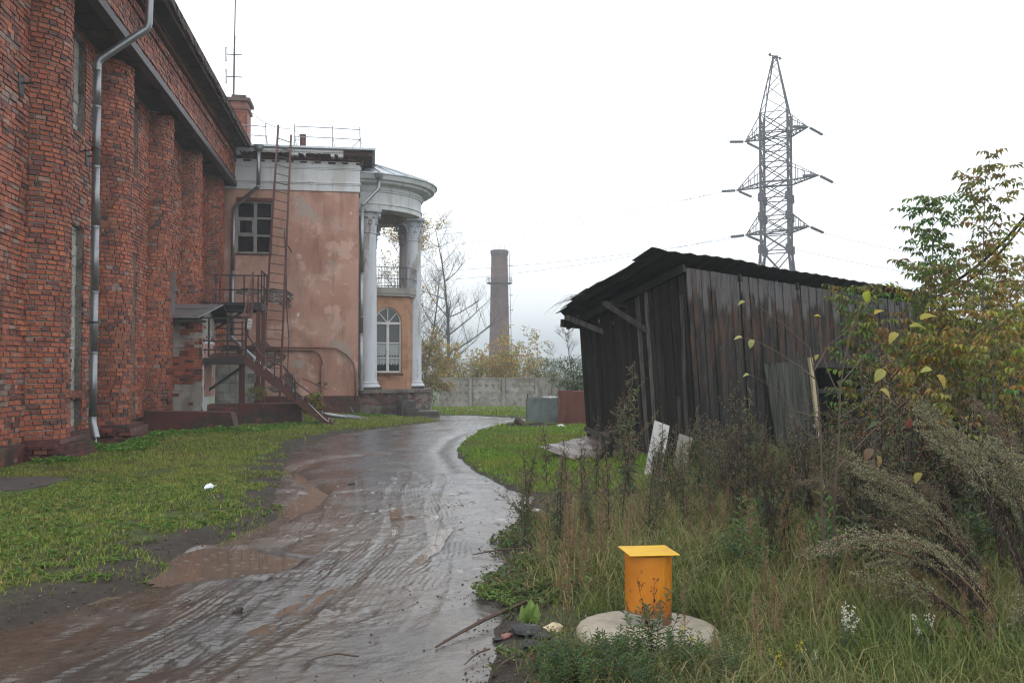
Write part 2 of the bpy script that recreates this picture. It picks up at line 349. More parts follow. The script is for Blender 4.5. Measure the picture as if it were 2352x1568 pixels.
# ---------------------------------------------------------------- the lie of the land
XL = np.array([(-9, 2.0), (-6, 4.0), (-3.6, 5.3), (-2.31, 6.2), (-1.99, 6.77), (-1.72, 7.49), (-1.74, 8.4), (-1.5, 8.95), (-1.12, 10.1), (-1.27, 12.2), (-1.33, 14.1), (-1.5, 16.4), (-1.43, 19.8), (-.84, 22.4), (.11, 24.6), (1.5, 27.2), (2.2, 29.5), (2.2, 32), (1.9, 34), (2.2, 37.2), (2.3, 37.6)])
XR = np.array([(1.0, 2.0), (.62, 4.6), (.74, 5.1), (.82, 5.65), (.98, 6.06), (.8, 6.4), (.9, 6.9), (1.13, 7.6), (1.22, 8.5), (1.5, 9.13), (2.05, 11.3), (1.79, 12.2), (1.58, 14), (1.54, 16.2), (1.66, 18), (2.11, 20.5), (3.15, 24.5), (4.15, 26.8), (5.2, 29), (5.6, 31), (5.2, 33.5), (4.0, 36), (2.4, 37.6)])
def xl(y): return np.interp(y, XL[:, 1], XL[:, 0])
def xr(y): return np.interp(y, XR[:, 1], XR[:, 0])
def base_z(x, y):
    x = np.asarray(x, float); y = np.asarray(y, float)
    z = -.010*np.clip(y-22, 0, 14) - .040*np.clip(y-36, 0, 40) - .02*np.clip(y-76, 0, 80)
    z = z - .16*sstep(26, 34, y)*sstep(-2.5, 1.5, x)*(1-sstep(40, 60, y))
    return z
def road_d(x, y):                       # metres inside the driveway (negative outside)
    d = np.minimum(x-xl(y), xr(y)-x)
    d = np.minimum(d, 37.4-y)
    return d + .16*(fbm(x*2.2, y*2.2, 5)-.5) + .1*(fbm(x*7, y*7, 6)-.5)
def ground_z(x, y):
    x = np.asarray(x, float); y = np.asarray(y, float)
    d = np.minimum(np.minimum(x-xl(y), xr(y)-x), 37.4-y)
    lump = .05*(fbm(x*.8, y*.8, 1)-.5) + .05*(fbm(x*3, y*3, 2)-.5)*(np.abs(y) < 40)
    z = base_z(x, y) + .03 + lump - .17*sstep(-.10, .32, d)
    z = z + .10*sstep(1.2, 3.0, x-xr(y))*(1-sstep(16, 24, y))       # the weedy side lies a little higher
    return z
def gz(x, y): return float(ground_z(x, y))

xs = np.concatenate([-np.geomspace(900, 9, 26), np.arange(-8.6, 12, .14), np.geomspace(12.2, 900, 28)])
ys = np.concatenate([[-60, -20, -6], np.arange(-2, 32, .17), np.geomspace(32.3, 1500, 60)])
X, Y = np.meshgrid(xs, ys); Z = ground_z(X, Y)
hill = 13*np.exp(-((Y-760)/260)**2)*(.65+.7*fbm(X/260+3, Y/400, 11)) * (Y > 170)
Z = Z + hill*sstep(170, 600, Y)
nx, ny = len(xs), len(ys)
idx = np.arange(nx*ny).reshape(ny, nx)
quads = np.stack([idx[:-1, :-1], idx[:-1, 1:], idx[1:, 1:], idx[1:, :-1]], -1).reshape(-1, 4)
mg = mat('mossy_soil', attr=True, rough=.85, spec=.2, layers=[(9, .6, .45, .7, 5), (3, (.06, .08, .02), .6, .75, 6)], bump=[(25, .8, .02), (6, .5, .04)])
gcx = ((X[:-1, :-1]+X[1:, 1:])/2).ravel(); gcy = ((Y[:-1, :-1]+Y[1:, 1:])/2).ravel()
dd = np.minimum(gcx-xl(gcy), xr(gcy)-gcx)
turf = sstep(.10, .75, -dd+.5*(fbm(gcx*1.8, gcy*1.8, 55)-.5))*sstep(.36, .56, fbm(gcx*1.3, gcy*1.3, 56)*.55+fbm(gcx*4, gcy*4, 57)*.45+.10*sstep(.5, 2, -dd))
gcol = np.array([.045, .036, .029])*(1-turf[:, None])+np.array([.056, .075, .018])*turf[:, None]
gcol = gcol*(.75+.5*fbm(gcx*6, gcy*6, 58))[:, None]
ground = npmesh('ground', np.stack([X, Y, Z], -1).reshape(-1, 3), quads, None, mg, cq=gcol, smooth=True)
tag(ground, kind='structure')

# muddy driveway: relief, ruts, hollows for the puddles
BIGP = np.array([(-1.68, 7.45), (-1.75, 8.2), (-1.5, 8.62), (-1.12, 8.5), (-.85, 8.2), (-.58, 7.97), (-.66, 7.6), (-1.12, 7.34), (-1.5, 7.22)])
STREAM = np.array([(-.2, 17.1), (-.6, 16.8), (-1.0, 16.0), (-1.2, 14.7), (-1.0, 13.6), (-.85, 12.9), (-.7, 12.2), (-.82, 11.1), (-1.0, 10.2), (-1.2, 9.4), (-1.35, 8.9)])
def pip(x, y, P):
    inside = np.zeros(x.shape, bool); n = len(P)
    for i in range(n):
        (x1, y1), (x2, y2) = P[i], P[(i+1) % n]
        c = ((y1 > y) != (y2 > y)) & (x < (x2-x1)*(y-y1)/((y2-y1) or 1e-9)+x1); inside ^= c
    return inside
def segd(x, y, P, closed=False):
    d = np.full(x.shape, 1e9); n = len(P)
    for i in range(n if closed else n-1):
        (x1, y1), (x2, y2) = P[i], P[(i+1) % n]; L2 = (x2-x1)**2+(y2-y1)**2
        t = np.clip(((x-x1)*(x2-x1)+(y-y1)*(y2-y1))/L2, 0, 1)
        d = np.minimum(d, np.hypot(x-x1-t*(x2-x1), y-y1-t*(y2-y1)))
    return d
def road_z(x, y):
    b = base_z(x, y)
    w = np.maximum(xr(y)-xl(y), .1); t = (x-xl(y))/w
    near = 1-sstep(12, 15, y)
    # tyre tracks run with the lane, the lateral coordinate wobbles a little
    rut = 0
    def lane(c0, sl, amp, ph): return x - np.interp(y, [2, 4.6, 6, 8, 10, 13, 17, 22], [-1.9, -1.2, -.75, -.35, -.05, .15, .15, .25])*sl - c0 - amp*np.sin(y*.9+ph)
    for (c, wd, dp, sl, ph) in ((-.62, .09, .010, 1.0, 0), (-.34, .05, .007, 1.15, 1), (-.05, .07, .009, .9, 2), (.30, .09, .013, 1.0, .5), (.52, .06, .008, 1.2, 3), (.80, .07, .008, .7, 1.6), (-1.0, .10, .012, 1.1, 2.4), (-1.5, .12, .013, 1.25, .3), (.12, .04, .006, 1.35, 4), (-.2, .045, .006, .75, 5)):
        q = lane(c, sl, .10, ph); k = sstep(.25, .6, vnoise(y*.45+c*9, c*7+0*y, 31))
        g = np.exp(-(q/wd)**4); rut = rut + .5*k*(-dp*g + .55*dp*np.exp(-((np.abs(q)-wd*1.35)/(wd*.32))**2) + g*.004*np.sin(y*95+np.abs(q)*60)*(vnoise(c*31+0*y, y*.6, 45) > .4))*.8
    tt = lane(0, 1.0, .06, 0)
    ribs = .0016*np.sin(tt*130+22*fbm(x*1.1, y*.7, 40))*sstep(.5, .8, vnoise(x*2.6, y*1.1, 41))
    lugs = 0
    rough = .022*(fbm(x*2.2, y*2.2, 33, 5)-.5) + .009*(fbm(x*9, y*9, 34, 5)-.5) + .004*(fbm(x*34, y*34, 37, 2)-.5)
    rough = rough + .09*np.clip(fbm(x*6.5, y*4.5, 35, 3)-.70, 0, 1) - .05*np.clip(fbm(x*5+9, y*4, 36, 3)-.68, 0, 1)
    z = b - .004 + rut*near + (ribs+lugs)*near + rough*(.35+.65*near)
    # worn asphalt between 12 and 24 m, its broken lip faces us
    z = z + .022*sstep(12.3, 12.6, y+.5*fbm(x*1.5, 0*y, 44)) - .012*(1-sstep(22, 30, y))
    inside = pip(x, y, BIGP); d = segd(x, y, BIGP, True); sd = np.where(inside, d, -d)
    z = z*(1-.75*sstep(-.25, .05, sd)) - .06*sstep(-.11, .12, sd)
    z = z - .05*np.exp(-(segd(x, y, STREAM)/.17)**2)
    z = z - .017*np.exp(-(segd(x, y, np.array([(-.25, 7.0), (-.55, 6.3), (-.7, 5.8), (-1.1, 5.2)]))/.16)**2) - .022*np.exp(-(segd(x, y, np.array([(.75, 9.2), (.55, 8.2), (.35, 7.6)]))/.05)**2) - .03*np.exp(-(segd(x, y, np.array([(-1.7, 7.2), (-2.4, 6.3), (-3.6, 5.6)]))/.22)**2)
    # water-cut gully on the outer side of the bend
    z = z - .03*np.exp(-(segd(x, y, np.array([(1.2, 14), (1.25, 17.5), (1.7, 20.5), (2.7, 24.3), (3.8, 26.6), (4.6, 29)]))/.14)**2)
    e = road_d(x, y)
    z = z - .10*(1-sstep(-.25, .05, e))
    return z
NC = 330
rows = np.concatenate([np.geomspace(3.6, 14, 560), np.geomspace(14.03, 37.6, 170)])
tcol = np.linspace(0, 1, NC)
RX = []; RY = []
for y in rows:
    a, b = float(xl(y))-.45, float(xr(y))+.45
    if y < 6: a = max(a, -5.5)
    RX.append(a+(b-a)*tcol); RY.append(np.full(NC, y))
RX = np.array(RX); RY = np.array(RY); RZ = road_z(RX, RY)
idx = np.arange(RX.size).reshape(RX.shape)
quads = np.stack([idx[:-1, :-1], idx[:-1, 1:], idx[1:, 1:], idx[1:, :-1]], -1).reshape(-1, 4)
# face colour: brown mud near, grey worn asphalt further up, sandy patches
cx = RX[:-1, :-1].ravel(); cy = RY[:-1, :-1].ravel()
asph = sstep(11.5, 13.5, cy+1.2*fbm(cx*1.2, cy*1.2, 50))*(1-.5*sstep(.62, .7, fbm(cx*1.1, cy*.7, 51)))
mud = np.array([.072, .054, .041]); grey = np.array([.050, .044, .040]); asp = np.array([.044, .042, .046])
k = sstep(.38, .62, fbm(cx*1.6, cy*.9, 52))[:, None]
c = (mud*k+grey*(1-k)); c = c*(1-asph[:, None])+asp*asph[:, None]
red = (np.exp(-((segd(cx, cy, STREAM))/.5)**2)*.6)[:, None]; c = c*(1-red)+np.array([.105, .068, .05])*red
c = c*(.7+.6*fbm(cx*14, cy*14, 53))[:, None]
mroad = mat('wet_mud', attr=True, rough=.34, layers=[(40, .55, .5, .75, 4), (7, .75, .45, .7)], bump=[(55, .3, .008), (150, .35, .003), (14, .2, .010)], spec=.6, rvar=(1.4, .10, .33))
road = npmesh('driveway', np.stack([RX, RY, RZ], -1).reshape(-1, 3), quads, None, mroad, cq=c, smooth=True)
tag(road, kind='structure')

# muddy water standing in the hollows
def water_mat():
    m = bpy.data.materials.new('muddy_water'); m.use_nodes = True; t = m.node_tree; N = t.nodes; Lk = t.links; p = N['Principled BSDF']
    p.inputs['Roughness'].default_value = .03; p.inputs['IOR'].default_value = 1.33
    tc = N.new('ShaderNodeTexCoord'); nz = N.new('ShaderNodeTexNoise'); nz.inputs['Scale'].default_value = 1.5
    Lk.new(tc.outputs['Object'], nz.inputs[0])
    r = N.new('ShaderNodeValToRGB'); r.color_ramp.elements[0].color = (.095, .070, .053, 1); r.color_ramp.elements[1].color = (.125, .092, .070, 1)
    Lk.new(nz.outputs[0], r.inputs[0]); Lk.new(r.outputs[0], p.inputs['Base Color'])
    # rings where raindrops fall
    vo = N.new('ShaderNodeTexVoronoi'); vo.inputs['Scale'].default_value = 9; Lk.new(tc.outputs['Object'], vo.inputs[0])
    mu = N.new('ShaderNodeMath'); mu.operation = 'MULTIPLY'; mu.inputs[1].default_value = 55; Lk.new(vo.outputs['Distance'], mu.inputs[0])
    si = N.new('ShaderNodeMath'); si.operation = 'SINE'; Lk.new(mu.outputs[0], si.inputs[0])
    mr = N.new('ShaderNodeMapRange'); mr.inputs[1].default_value = .05; mr.inputs[2].default_value = .32; mr.inputs[3].default_value = 1; mr.inputs[4].default_value = 0
    Lk.new(vo.outputs['Distance'], mr.inputs[0])
    m2 = N.new('ShaderNodeMath'); m2.operation = 'MULTIPLY'; Lk.new(si.outputs[0], m2.inputs[0]); Lk.new(mr.outputs[0], m2.inputs[1])
    bp = N.new('ShaderNodeBump'); bp.inputs['Strength'].default_value = .5; bp.inputs['Distance'].default_value = .004
    Lk.new(m2.outputs[0], bp.inputs['Height']); Lk.new(bp.outputs[0], p.inputs['Normal'])
    return m
WM = water_mat()
def puddle(x0, x1, y0, y1, lev, name='puddle', shore=None):
    nx, ny = max(2, int((x1-x0)/.05)), max(2, int((y1-y0)/.05))
    X, Y = np.meshgrid(np.linspace(x0, x1, nx), np.linspace(y0, y1, ny))
    Z = base_z(X, Y) + lev
    i = np.arange(nx*ny).reshape(ny, nx)
    q = np.stack([i[:-1, :-1], i[:-1, 1:], i[1:, 1:], i[1:, :-1]], -1).reshape(-1, 4)
    # only over the driveway
    keep = road_d(X, Y)[:-1, :-1].ravel() > -.25
    if shore is not None: keep &= ((segd(X, Y, shore, True) < .13) | pip(X, Y, shore))[:-1, :-1].ravel()
    o = npmesh(name, np.stack([X, Y, Z], -1).reshape(-1, 3), q[keep], None, WM); return tag(o, kind='structure')
puddle(-2.3, -.3, 6.95, 8.72, -.030, shore=BIGP)
puddle(-1.75, .25, 8.74, 17.6, -.036)
puddle(-2.6, .9, 4.3, 6.93, -.037)
puddle(.6, 2.2, 13, 19.9, -.045)
puddle(.8, 5.6, 19.95, 31, -.044)
puddle(.2, 1.6, 7.0, 12, -.022)
# ---------------------------------------------------------------- brick hall on the left
WX = -5.8; COLC = -6.0; COLY = [17.1+4.2*k for k in range(5)]; TOPZ = 8.36
hall = thing('brick_hall', 'long red brick hall with half-round brick columns and bricked-up windows', 'building', (WX, 24, 0))
RED = [(.43, .125, .062), (.39, .108, .055), (.46, .145, .072), (.36, .10, .054), (.31, .088, .052), (.41, .13, .07), (.27, .08, .052), (.37, .105, .056)]
DARK = [(.17, .06, .05), (.20, .065, .052), (.11, .055, .048)]
PALE = [(.36, .21, .16), (.30, .20, .165), (.40, .17, .11)]
def bcol(p=.10, w=.05):
    r = rnd.random()
    c = rnd.choice(DARK) if r < p else rnd.choice(PALE) if r < p+w else rnd.choice(RED)
    k = rnd.uniform(.78, 1.12)
    return tuple(x*k for x in c)
bricks = []          # (centre, tangent, normal, length, height, depth proud, colour, owner)
def brick_row(path, u0, u1, z, h, lens, owner, off, joint=.012, p=.1, w=.05):
    u = u0 - off
    while u < u1:
        L = rnd.choice(lens)*rnd.uniform(.9, 1.06)
        a, b = max(u, u0), min(u+L, u1)
        if b-a > .045:
            P, T, N = path((a+b)/2)
            bricks.append((Vector((P.x, P.y, z+h/2)), T, N, b-a-joint*rnd.uniform(.6, 1.4), h-joint*rnd.uniform(.6, 1.5), rnd.gauss(.006, .007), bcol(p, w), owner))
        u += L
CH = .0885
def wall_path(x):
    def f(u): return Vector((x, u, 0)), Vector((0, 1, 0)), Vector((1, 0, 0))
    return f
def col_path(cy, r):
    def f(u):
        a = u/r; return Vector((COLC+r*math.cos(a), cy+r*math.sin(a), 0)), Vector((-math.sin(a), math.cos(a), 0)), Vector((math.cos(a), math.sin(a), 0))
    return f
# window niches in each bay: (z0, z1)
NICHE = [(.38, 1.0), (1.13, 4.42), (6.3, 8.2)]
bays = [(COLY[k]+1.52, COLY[k]+2.40) for k in range(4)] + [(13.2, 14.0)]
def colr(z): return .70 - .035*(z/8.4)
nrow = int((TOPZ-.36)/CH)
for j in range(nrow):
    z = .36 + j*CH
    # flat wall between the columns, split round the niches
    segs = [(13.0, COLY[0]-.62)] + [(COLY[k]+.62, COLY[k+1]-.62) for k in range(4)] + [(COLY[4]+.62, 34.98)]
    for (a, b) in segs:
        cuts = [bb for bb in bays if bb[0] > a and bb[1] < b]
        hole = [c for c in cuts if any(n0-.02 < z and z+CH < n1+.04 for n0, n1 in NICHE)]
        pcs = [(a, b)] if not hole else [(a, hole[0][0]), (hole[0][1], b)]
        pale = .30 if (fbm(np.array(a*.7), np.array(z*.35), 60) > .55) else .13
        for (p0, p1) in pcs:
            if j % 2: brick_row(wall_path(WX), p0, p1, z, CH, [.30, .29, .15], 'wall', 0, w=pale, joint=.018)
            else: brick_row(wall_path(WX), p0, p1, z, CH, [.15, .30, .15], 'wall', .15, w=pale, joint=.018)
    for k, cy in enumerate(COLY):
        r = colr(z); th = math.acos(-(.2)/r*-1)
        brick_row(col_path(cy, r), -r*th, r*th, z, CH, [.17, .175, .16, .11] if j % 2 else [.18, .165, .22], 'column%d' % k, rnd.uniform(0, .16), joint=.020, p=.12, w=.02)
# frieze over the lintel
FX = -5.09
for j in range(11):
    z = 8.56 + j*CH
    brick_row(wall_path(FX+(.05 if j in (8, 9) else .025 if j == 1 else 0)), 13.0, 34.95, z, CH, [.30] if j % 2 else [.15], 'frieze', .07, joint=.018, p=.12, w=.1)
def unit_brick(col, seed):
    r = random.Random(seed); g = G(); j = lambda s=.05: r.uniform(-s, s)
    # axes: x length, y outward, z height; rounded front edge by an inset ring
    f = [(-.5+.03+abs(j()), .5, -.5+.1+abs(j(.1))), (.5-.03-abs(j()), .5, -.5+.1+abs(j(.1))), (.5-.03-abs(j()), .5, .5-.1-abs(j(.1))), (-.5+.03+abs(j()), .5, .5-.1-abs(j(.1)))]
    m = [(-.5, .36, -.5+j()), (.5, .36, -.5+j()), (.5, .36, .5+j()), (-.5, .36, .5+j())]
    b = [(-.5, -.5, -.5), (.5, -.5, -.5), (.5, -.5, .5), (-.5, -.5, .5)]
    g.mesh(f+m+b, [(0, 3, 2, 1), (4, 0, 1, 5), (5, 1, 2, 6), (6, 2, 3, 7), (7, 3, 0, 4), (8, 4, 5, 9), (9, 5, 6, 10), (10, 6, 7, 11), (11, 7, 4, 8)], col)
    return g
# the 300 bricks that show largest become parts, the rest one mass per element
def show(b):
    d = b[0]-Vector((0, 0, EYE)); dist = d.length
    f = FW.dot(d)
    if f <= 0: return 0
    if abs(RT.dot(d)/f) > .555 or abs((d.z)/f-.03) > .39: return 0
    return b[3]*b[4]*max(0, -(b[2].dot(d)/dist))/dist**2
order = sorted(range(len(bricks)), key=lambda i: -show(bricks[i]))
single = set([i for i in order if bricks[i][7] in ('column0', 'wall')][:300])
variants = []
for i, c in enumerate(RED+DARK[:2]+PALE[:2]):
    g = unit_brick(c, i); m = g.build('brick', MT['brick']); variants.append((m.data, c)); bpy.data.objects.remove(m)
column_core = {}
for k, cy in enumerate(COLY):
    g = G(); g.lathe([(.682, .3), (colr(8.4)-.018, TOPZ)], COLC, cy, 28, -1.9, 1.9)
    column_core[k] = g.build('column', MT['mortar_pale'], hall)
# wall body with openings at the niches
g = G()
def wallcells(g, x, y0, y1, z0, z1, holes):
    ysr = sorted({y0, y1, *[h[0] for h in holes], *[h[1] for h in holes]}); zsr = sorted({z0, z1, *[h[2] for h in holes], *[h[3] for h in holes]})
    for a, b in zip(ysr, ysr[1:]):
        for c, d in zip(zsr, zsr[1:]):
            if any(h[0] <= a and b <= h[1] and h[2] <= c and d <= h[3] for h in holes): continue
            g.poly([(x, a, c), (x, b, c), (x, b, d), (x, a, d)])
holes = [(a, b, n0, n1) for (a, b) in bays for (n0, n1) in NICHE]
wallcells(g, WX-.022, 12.0, 35.2, -.3, TOPZ, holes)
for (a, b, c, d) in holes:
    x0, x1 = WX-.16, WX-.022
    g.poly([(x0, a, c), (x1, a, c), (x1, a, d), (x0, a, d)]); g.poly([(x0, b, c), (x0, b, d), (x1, b, d), (x1, b, c)])
    g.poly([(x0, a, d), (x1, a, d), (x1, b, d), (x0, b, d)]); g.poly([(x0, a, c), (x0, b, c), (x1, b, c), (x1, a, c)])
g.poly([(-14, 12, -.3), (WX, 12, -.3), (WX, 12, 9.7), (-14, 12, 9.7)])
wall = g.build('wall', MT['mortar_pale'], hall)
masses = {}
for i, b in enumerate(bricks):
    P, T, N, L, h, pr, c, own = b; Zv = Vector((0, 0, 1)); D = .06 if own != 'wall' else .13
    cen = P + N*(pr - D/2)
    if i in single:
        m, _ = min(variants, key=lambda v: sum((v[1][q]-c[q])**2 for q in range(3)))
        par = column_core[0] if own == 'column0' else wall
        o = bpy.data.objects.new('brick', m); COL.objects.link(o); o.parent = par
        R = Matrix((T, N, Zv)).transposed().to_4x4()
        o.matrix_local = Matrix.Translation(cen-WL[hall.name]) @ R @ Matrix.Diagonal((L, D, h, 1)) @ Matrix.Rotation(rnd.uniform(-.02, .02), 4, 'Y')
    else:
        gg = masses.setdefault('wall' if own == 'wall' else 'frieze' if own == 'frieze' else own, G())
        j = lambda: rnd.uniform(-.008, .008)
        a, e = L/2, h/2; fr = P+N*pr; bk = P-N*D; s = []
        for (q, w) in ((fr, 1), (bk, 1)):
            for (uu, ww) in ((-a, -e), (a, -e), (a, e), (-a, e)):
                s.append(q+T*(uu+j())+Zv*(ww+j()*.8))
        gg.mesh(s, [(0, 3, 2, 1), (0, 1, 5, 4), (1, 2, 6, 5), (2, 3, 7, 6), (3, 0, 4, 7)], c)
for nm, gg in masses.items():
    o = gg.build('brickwork', MT['brick'], hall); tag(o, kind='stuff')
# frieze body, lintel, soffit, cornice, eaves
g = G(); g.box(-6.4, FX-.022, 12, 34.99, 8.50, 9.56); g.build('frieze', MT['mortar'], hall)
g = G(); g.box(FX-.13, FX+.075, 12, 34.97, 8.36, 8.385); g.box(FX+.05, FX+.07, 12, 34.97, 8.386, 8.535); g.build('lintel', MT['lintel'], hall)
for k in range(30):
    y0 = 12.2+k*.76; g = G(); g.box(WX+.01, FX-.02, y0, y0+.75, 8.37+rnd.uniform(0, .012), 8.40); g.build('soffit_board', MT['soffit'], hall)
for k in range(12): g = G(); g.box(WX+.02, FX-.02, 13+k*2.0, 13.1+k*2.0, 8.30, 8.368); g.build('soffit_beam', MT['soffit'], hall)
g = G(); g.box(FX-.01, FX+.10, 12, 34.93, 9.56, 9.66, (.2, .075, .05)); g.box(FX-.01, FX+.16, 12, 34.93, 9.663, 9.73, (.14, .06, .045)); g.build('cornice', MT['brick'], hall)
for k in range(23):
    y0 = 13.2+k*.95; g = G(); t = rnd.uniform(0, .02)
    g.box(FX+.12, -4.60, y0, y0+.93, 9.74+t, 9.765+t); g.build('eave_board', MT['soffit'], hall)
g = G(); g.box(-4.60, -4.55, 12, 34.6, 9.70, 9.86); g.build('fascia', MT['frame_grey'], hall)
g = G()
n = 90
for i in range(n):
    y0 = 12+i*(22.75/n); y1 = y0+22.75/n
    g.box(-4.548, -4.46+rnd.uniform(-.02, .02), y0, y1-.004, 9.72+rnd.uniform(-.03, .02), 9.90+rnd.uniform(-.01, .01), jit=.006)
g.build('roof_edge', MT['roof_edge'], hall)
g = G(); g.poly([(-4.45, 12, 9.91), (-4.45, 34.75, 9.91), (-11, 34.75, 12.4), (-11, 12, 12.4)]); g.poly([(-4.45, 34.75, 9.91), (-4.45, 48, 9.91), (-11, 48, 12.4), (-11, 34.75, 12.4)])
g.build('roof', MT['slate'], hall)
# plinths
for k, cy in enumerate(COLY):
    g = G()
    for i in range(6):
        for q in range(3):
            x1 = -5.04+rnd.uniform(-.05, .0) if i < 5 else -5.12
            pass
    g.box(-6.1, -5.06, cy-.86, cy+.86, -.2, .13, jit=.02); g.box(-6.1, -5.10, cy-.80, cy+.80, .131, .30, jit=.02); g.box(-6.1, -5.2, cy-.74, cy+.74, .301, .385, jit=.015)
    pl = g.build('plinth', MT['red_plaster'], hall)
    # plaster has fallen off the outer corner: bricks show
    for r in range(4):
        for q in range(3+(r % 2)):
            x = -5.12-q*.235-(r % 2)*.1
            if rnd.random() < .75:
                g = G(); g.box(x-.20, x, cy-.875+rnd.uniform(-.012, .01), cy-.7, .005+r*.078, .07+r*.078, rnd.choice([(.20, .06, .045), (.14, .045, .04), (.24, .085, .06), (.09, .04, .035)]), jit=.006)
                g.build('brick', MT['brick'], pl)
for a, b in [(12, COLY[0]-.87)]+[(COLY[k]+.87, COLY[k+1]-.87) for k in range(4)]+[(COLY[4]+.87, 34.9)]: g = G(); g.box(-6, -5.70, a, b, -.2, .345, jit=.01); g.build('wall_plinth', MT['red_plaster'], hall)
# block infill of the niches
for (a, b) in bays:
    for (n0, n1) in NICHE:
        z = n0+.01; r = 0
        while z < n1-.03:
            h = min(rnd.uniform(.19, .24), n1-z); mid = a+(b-a)*(.42 if r % 2 else .6)
            for (p, q) in ((a, mid), (mid, b)):
                g = G(); g.box(WX-.22, WX-.135+rnd.uniform(-.012, .012), p+.006, q-.006, z, z+h-.014, jit=.006); g.build('cement_block', MT['grey_block'], hall)
            z += h; r += 1
    if a > 14:
        g = G(); g.box(WX-.16, WX+.05, a-.03, b+.03, 1.03, 1.10, (.3, .1, .06), jit=.006); g.build('window_sill', MT['brick'], hall)
for (y, z, x) in ((16.05, 6.35, WX), (19.62, 5.95, WX)):
    g = G(); g.mesh([(x+.012, y-.10, z-.22), (x+.012, y+.10, z-.22), (x+.012, y+.13, z+.12), (x+.012, y+.06, z+.12), (x+.012, y, z+.05), (x+.012, y-.06, z+.12), (x+.012, y-.13, z+.12)] + [(x+.03, y-.10, z-.22), (x+.03, y+.10, z-.22), (x+.03, y+.13, z+.12), (x+.03, y+.06, z+.12), (x+.03, y, z+.05), (x+.03, y-.06, z+.12), (x+.03, y-.13, z+.12)],
        [(7, 8, 9, 10, 11, 12, 13)]+[(i, (i+1) % 7, 7+(i+1) % 7, 7+i) for i in range(7)])
    g.tube([(x, y, z-.02), (x+.22, y, z-.02)], .018, 6); g.build('anchor_plate', MT['lintel'], hall)
g = G(); g.box(-6.24, -5.5, 41.2, 42.4, 9.9, 13.35, (.24, .085, .06)); g.box(-6.31, -5.43, 41.13, 42.47, 13.0, 13.12, (.18, .07, .05)); g.box(-6.37, -5.37, 41.07, 42.53, 13.36, 13.5, (.12, .08, .065)); g.box(-6.19, -5.58, 41.25, 42.35, 13.501, 13.66, (.1, .07, .06))
st = g.build('roof_chimney', MT['brick'], hall)
for j in range(38):
    for (xa, w) in ([(-6.24, .24), (-5.99, .24), (-5.74, .24)] if j % 2 else [(-6.24, .12), (-6.11, .24), (-5.86, .24), (-5.61, .11)]):
        g = G(); g.box(xa, xa+w-.012, 41.188, 41.25, 9.95+j*.08, 9.95+j*.08+.066, bcol()); g.build('brick', MT['brick'], st)

# drainpipe in front of the second column
dp = thing('drainpipe', 'grey sheet-metal drainpipe with two elbows spilling rainwater beside the brick columns', 'drainpipe', (-5.45, 19.05, 0))
zs = [.62, 1.9, 3.1, 4.4, 5.6, 6.8, 7.55]
for a, b in zip(zs, zs[1:]):
    g = G(); g.tube([(-5.45, 19.05, a), (-5.45, 19.05, b+.02)], [.074, .077], 16); g.build('pipe_length', MT['galv'], dp, smooth=True)
    g = G(); g.tube([(-5.45, 19.05, b-.015), (-5.45, 19.05, b+.015)], .081, 16); g.build('collar', MT['galv'], dp)
p0, p1 = Vector((-5.45, 19.05, 7.72)), Vector((-4.56, 19.25, 8.5))
for nm, pts in (('elbow', [(-5.45, 19.05, 7.55), (-5.45, 19.05, 7.66), p0+(p1-p0)*.04, p0+(p1-p0)*.12]), ('pipe_length', [p0+(p1-p0)*.12, p0+(p1-p0)*.86]), ('elbow', [p0+(p1-p0)*.86, p1, (-4.53, 19.25, 8.62), (-4.53, 19.25, 8.70)]), ('pipe_length', [(-4.53, 19.25, 8.70), (-4.5, 19.25, 9.72)]), ('elbow', [(-5.45, 19.05, .64), (-5.45, 19.04, .54), (-5.42, 19.0, .45)]), ('spout', [(-5.42, 19.0, .45), (-5.34, 18.90, .22)])):
    g = G(); g.tube(pts, .078, 16, cap=False); g.build(nm, MT['galv'], dp, smooth=True)
for z in (2.5, 5.95):
    g = G(); g.bar((-5.8, 19.3, z), (-5.45, 19.05, z), .02); g.tube([(-5.45, 19.05, z-.02), (-5.45, 19.05, z+.02)], .084, 16); g.build('bracket', MT['black_steel'], dp)
g = G(); g.tube([(-5.34, 18.9, .23), (-5.31, 18.84, .13), (-5.30, 18.82, -.02)], [.02, .012, .014], 6)
wm = bpy.data.materials.new('falling_water'); wm.use_nodes = True; wm.node_tree.nodes['Principled BSDF'].inputs['Base Color'].default_value = (.8, .85, .9, 1); wm.node_tree.nodes['Principled BSDF'].inputs['Roughness'].default_value = .1
wm.node_tree.nodes['Principled BSDF'].inputs['Transmission Weight'].default_value = .6
tag(g.build('water_stream', wm, loc=(-5.34, 18.9, .1)), 'thin stream of rainwater falling from the drainpipe spout', 'water')

# antenna mast
am = thing('antenna_mast', 'thin antenna mast with two dipoles above the roof chimney', 'antenna', (-6.16, 41.6, 13.3))
g = G(); g.tube([(-6.16, 41.6, 12.2), (-6.13, 41.6, 16.4)], .04, 6); g.tube([(-6.13, 41.6, 16.4), (-6.11, 41.6, 18.1)], .028, 6); g.build('mast', MT['lintel'], am)
for z in (15.55, 14.55):
    g = G(); g.tube([(-6.46, 41.6, z), (-5.79, 41.6, z)], .024, 5); g.build('boom', MT['lintel'], am)
    g = G(); g.tube([(-6.49+.035*math.cos(a), 41.6, z+(.26 if math.sin(a) > 0 else -.26)+.05*math.sin(a)) for a in np.linspace(0, 2*PI, 17)], .016, 4); g.build('dipole', MT['lintel'], am)

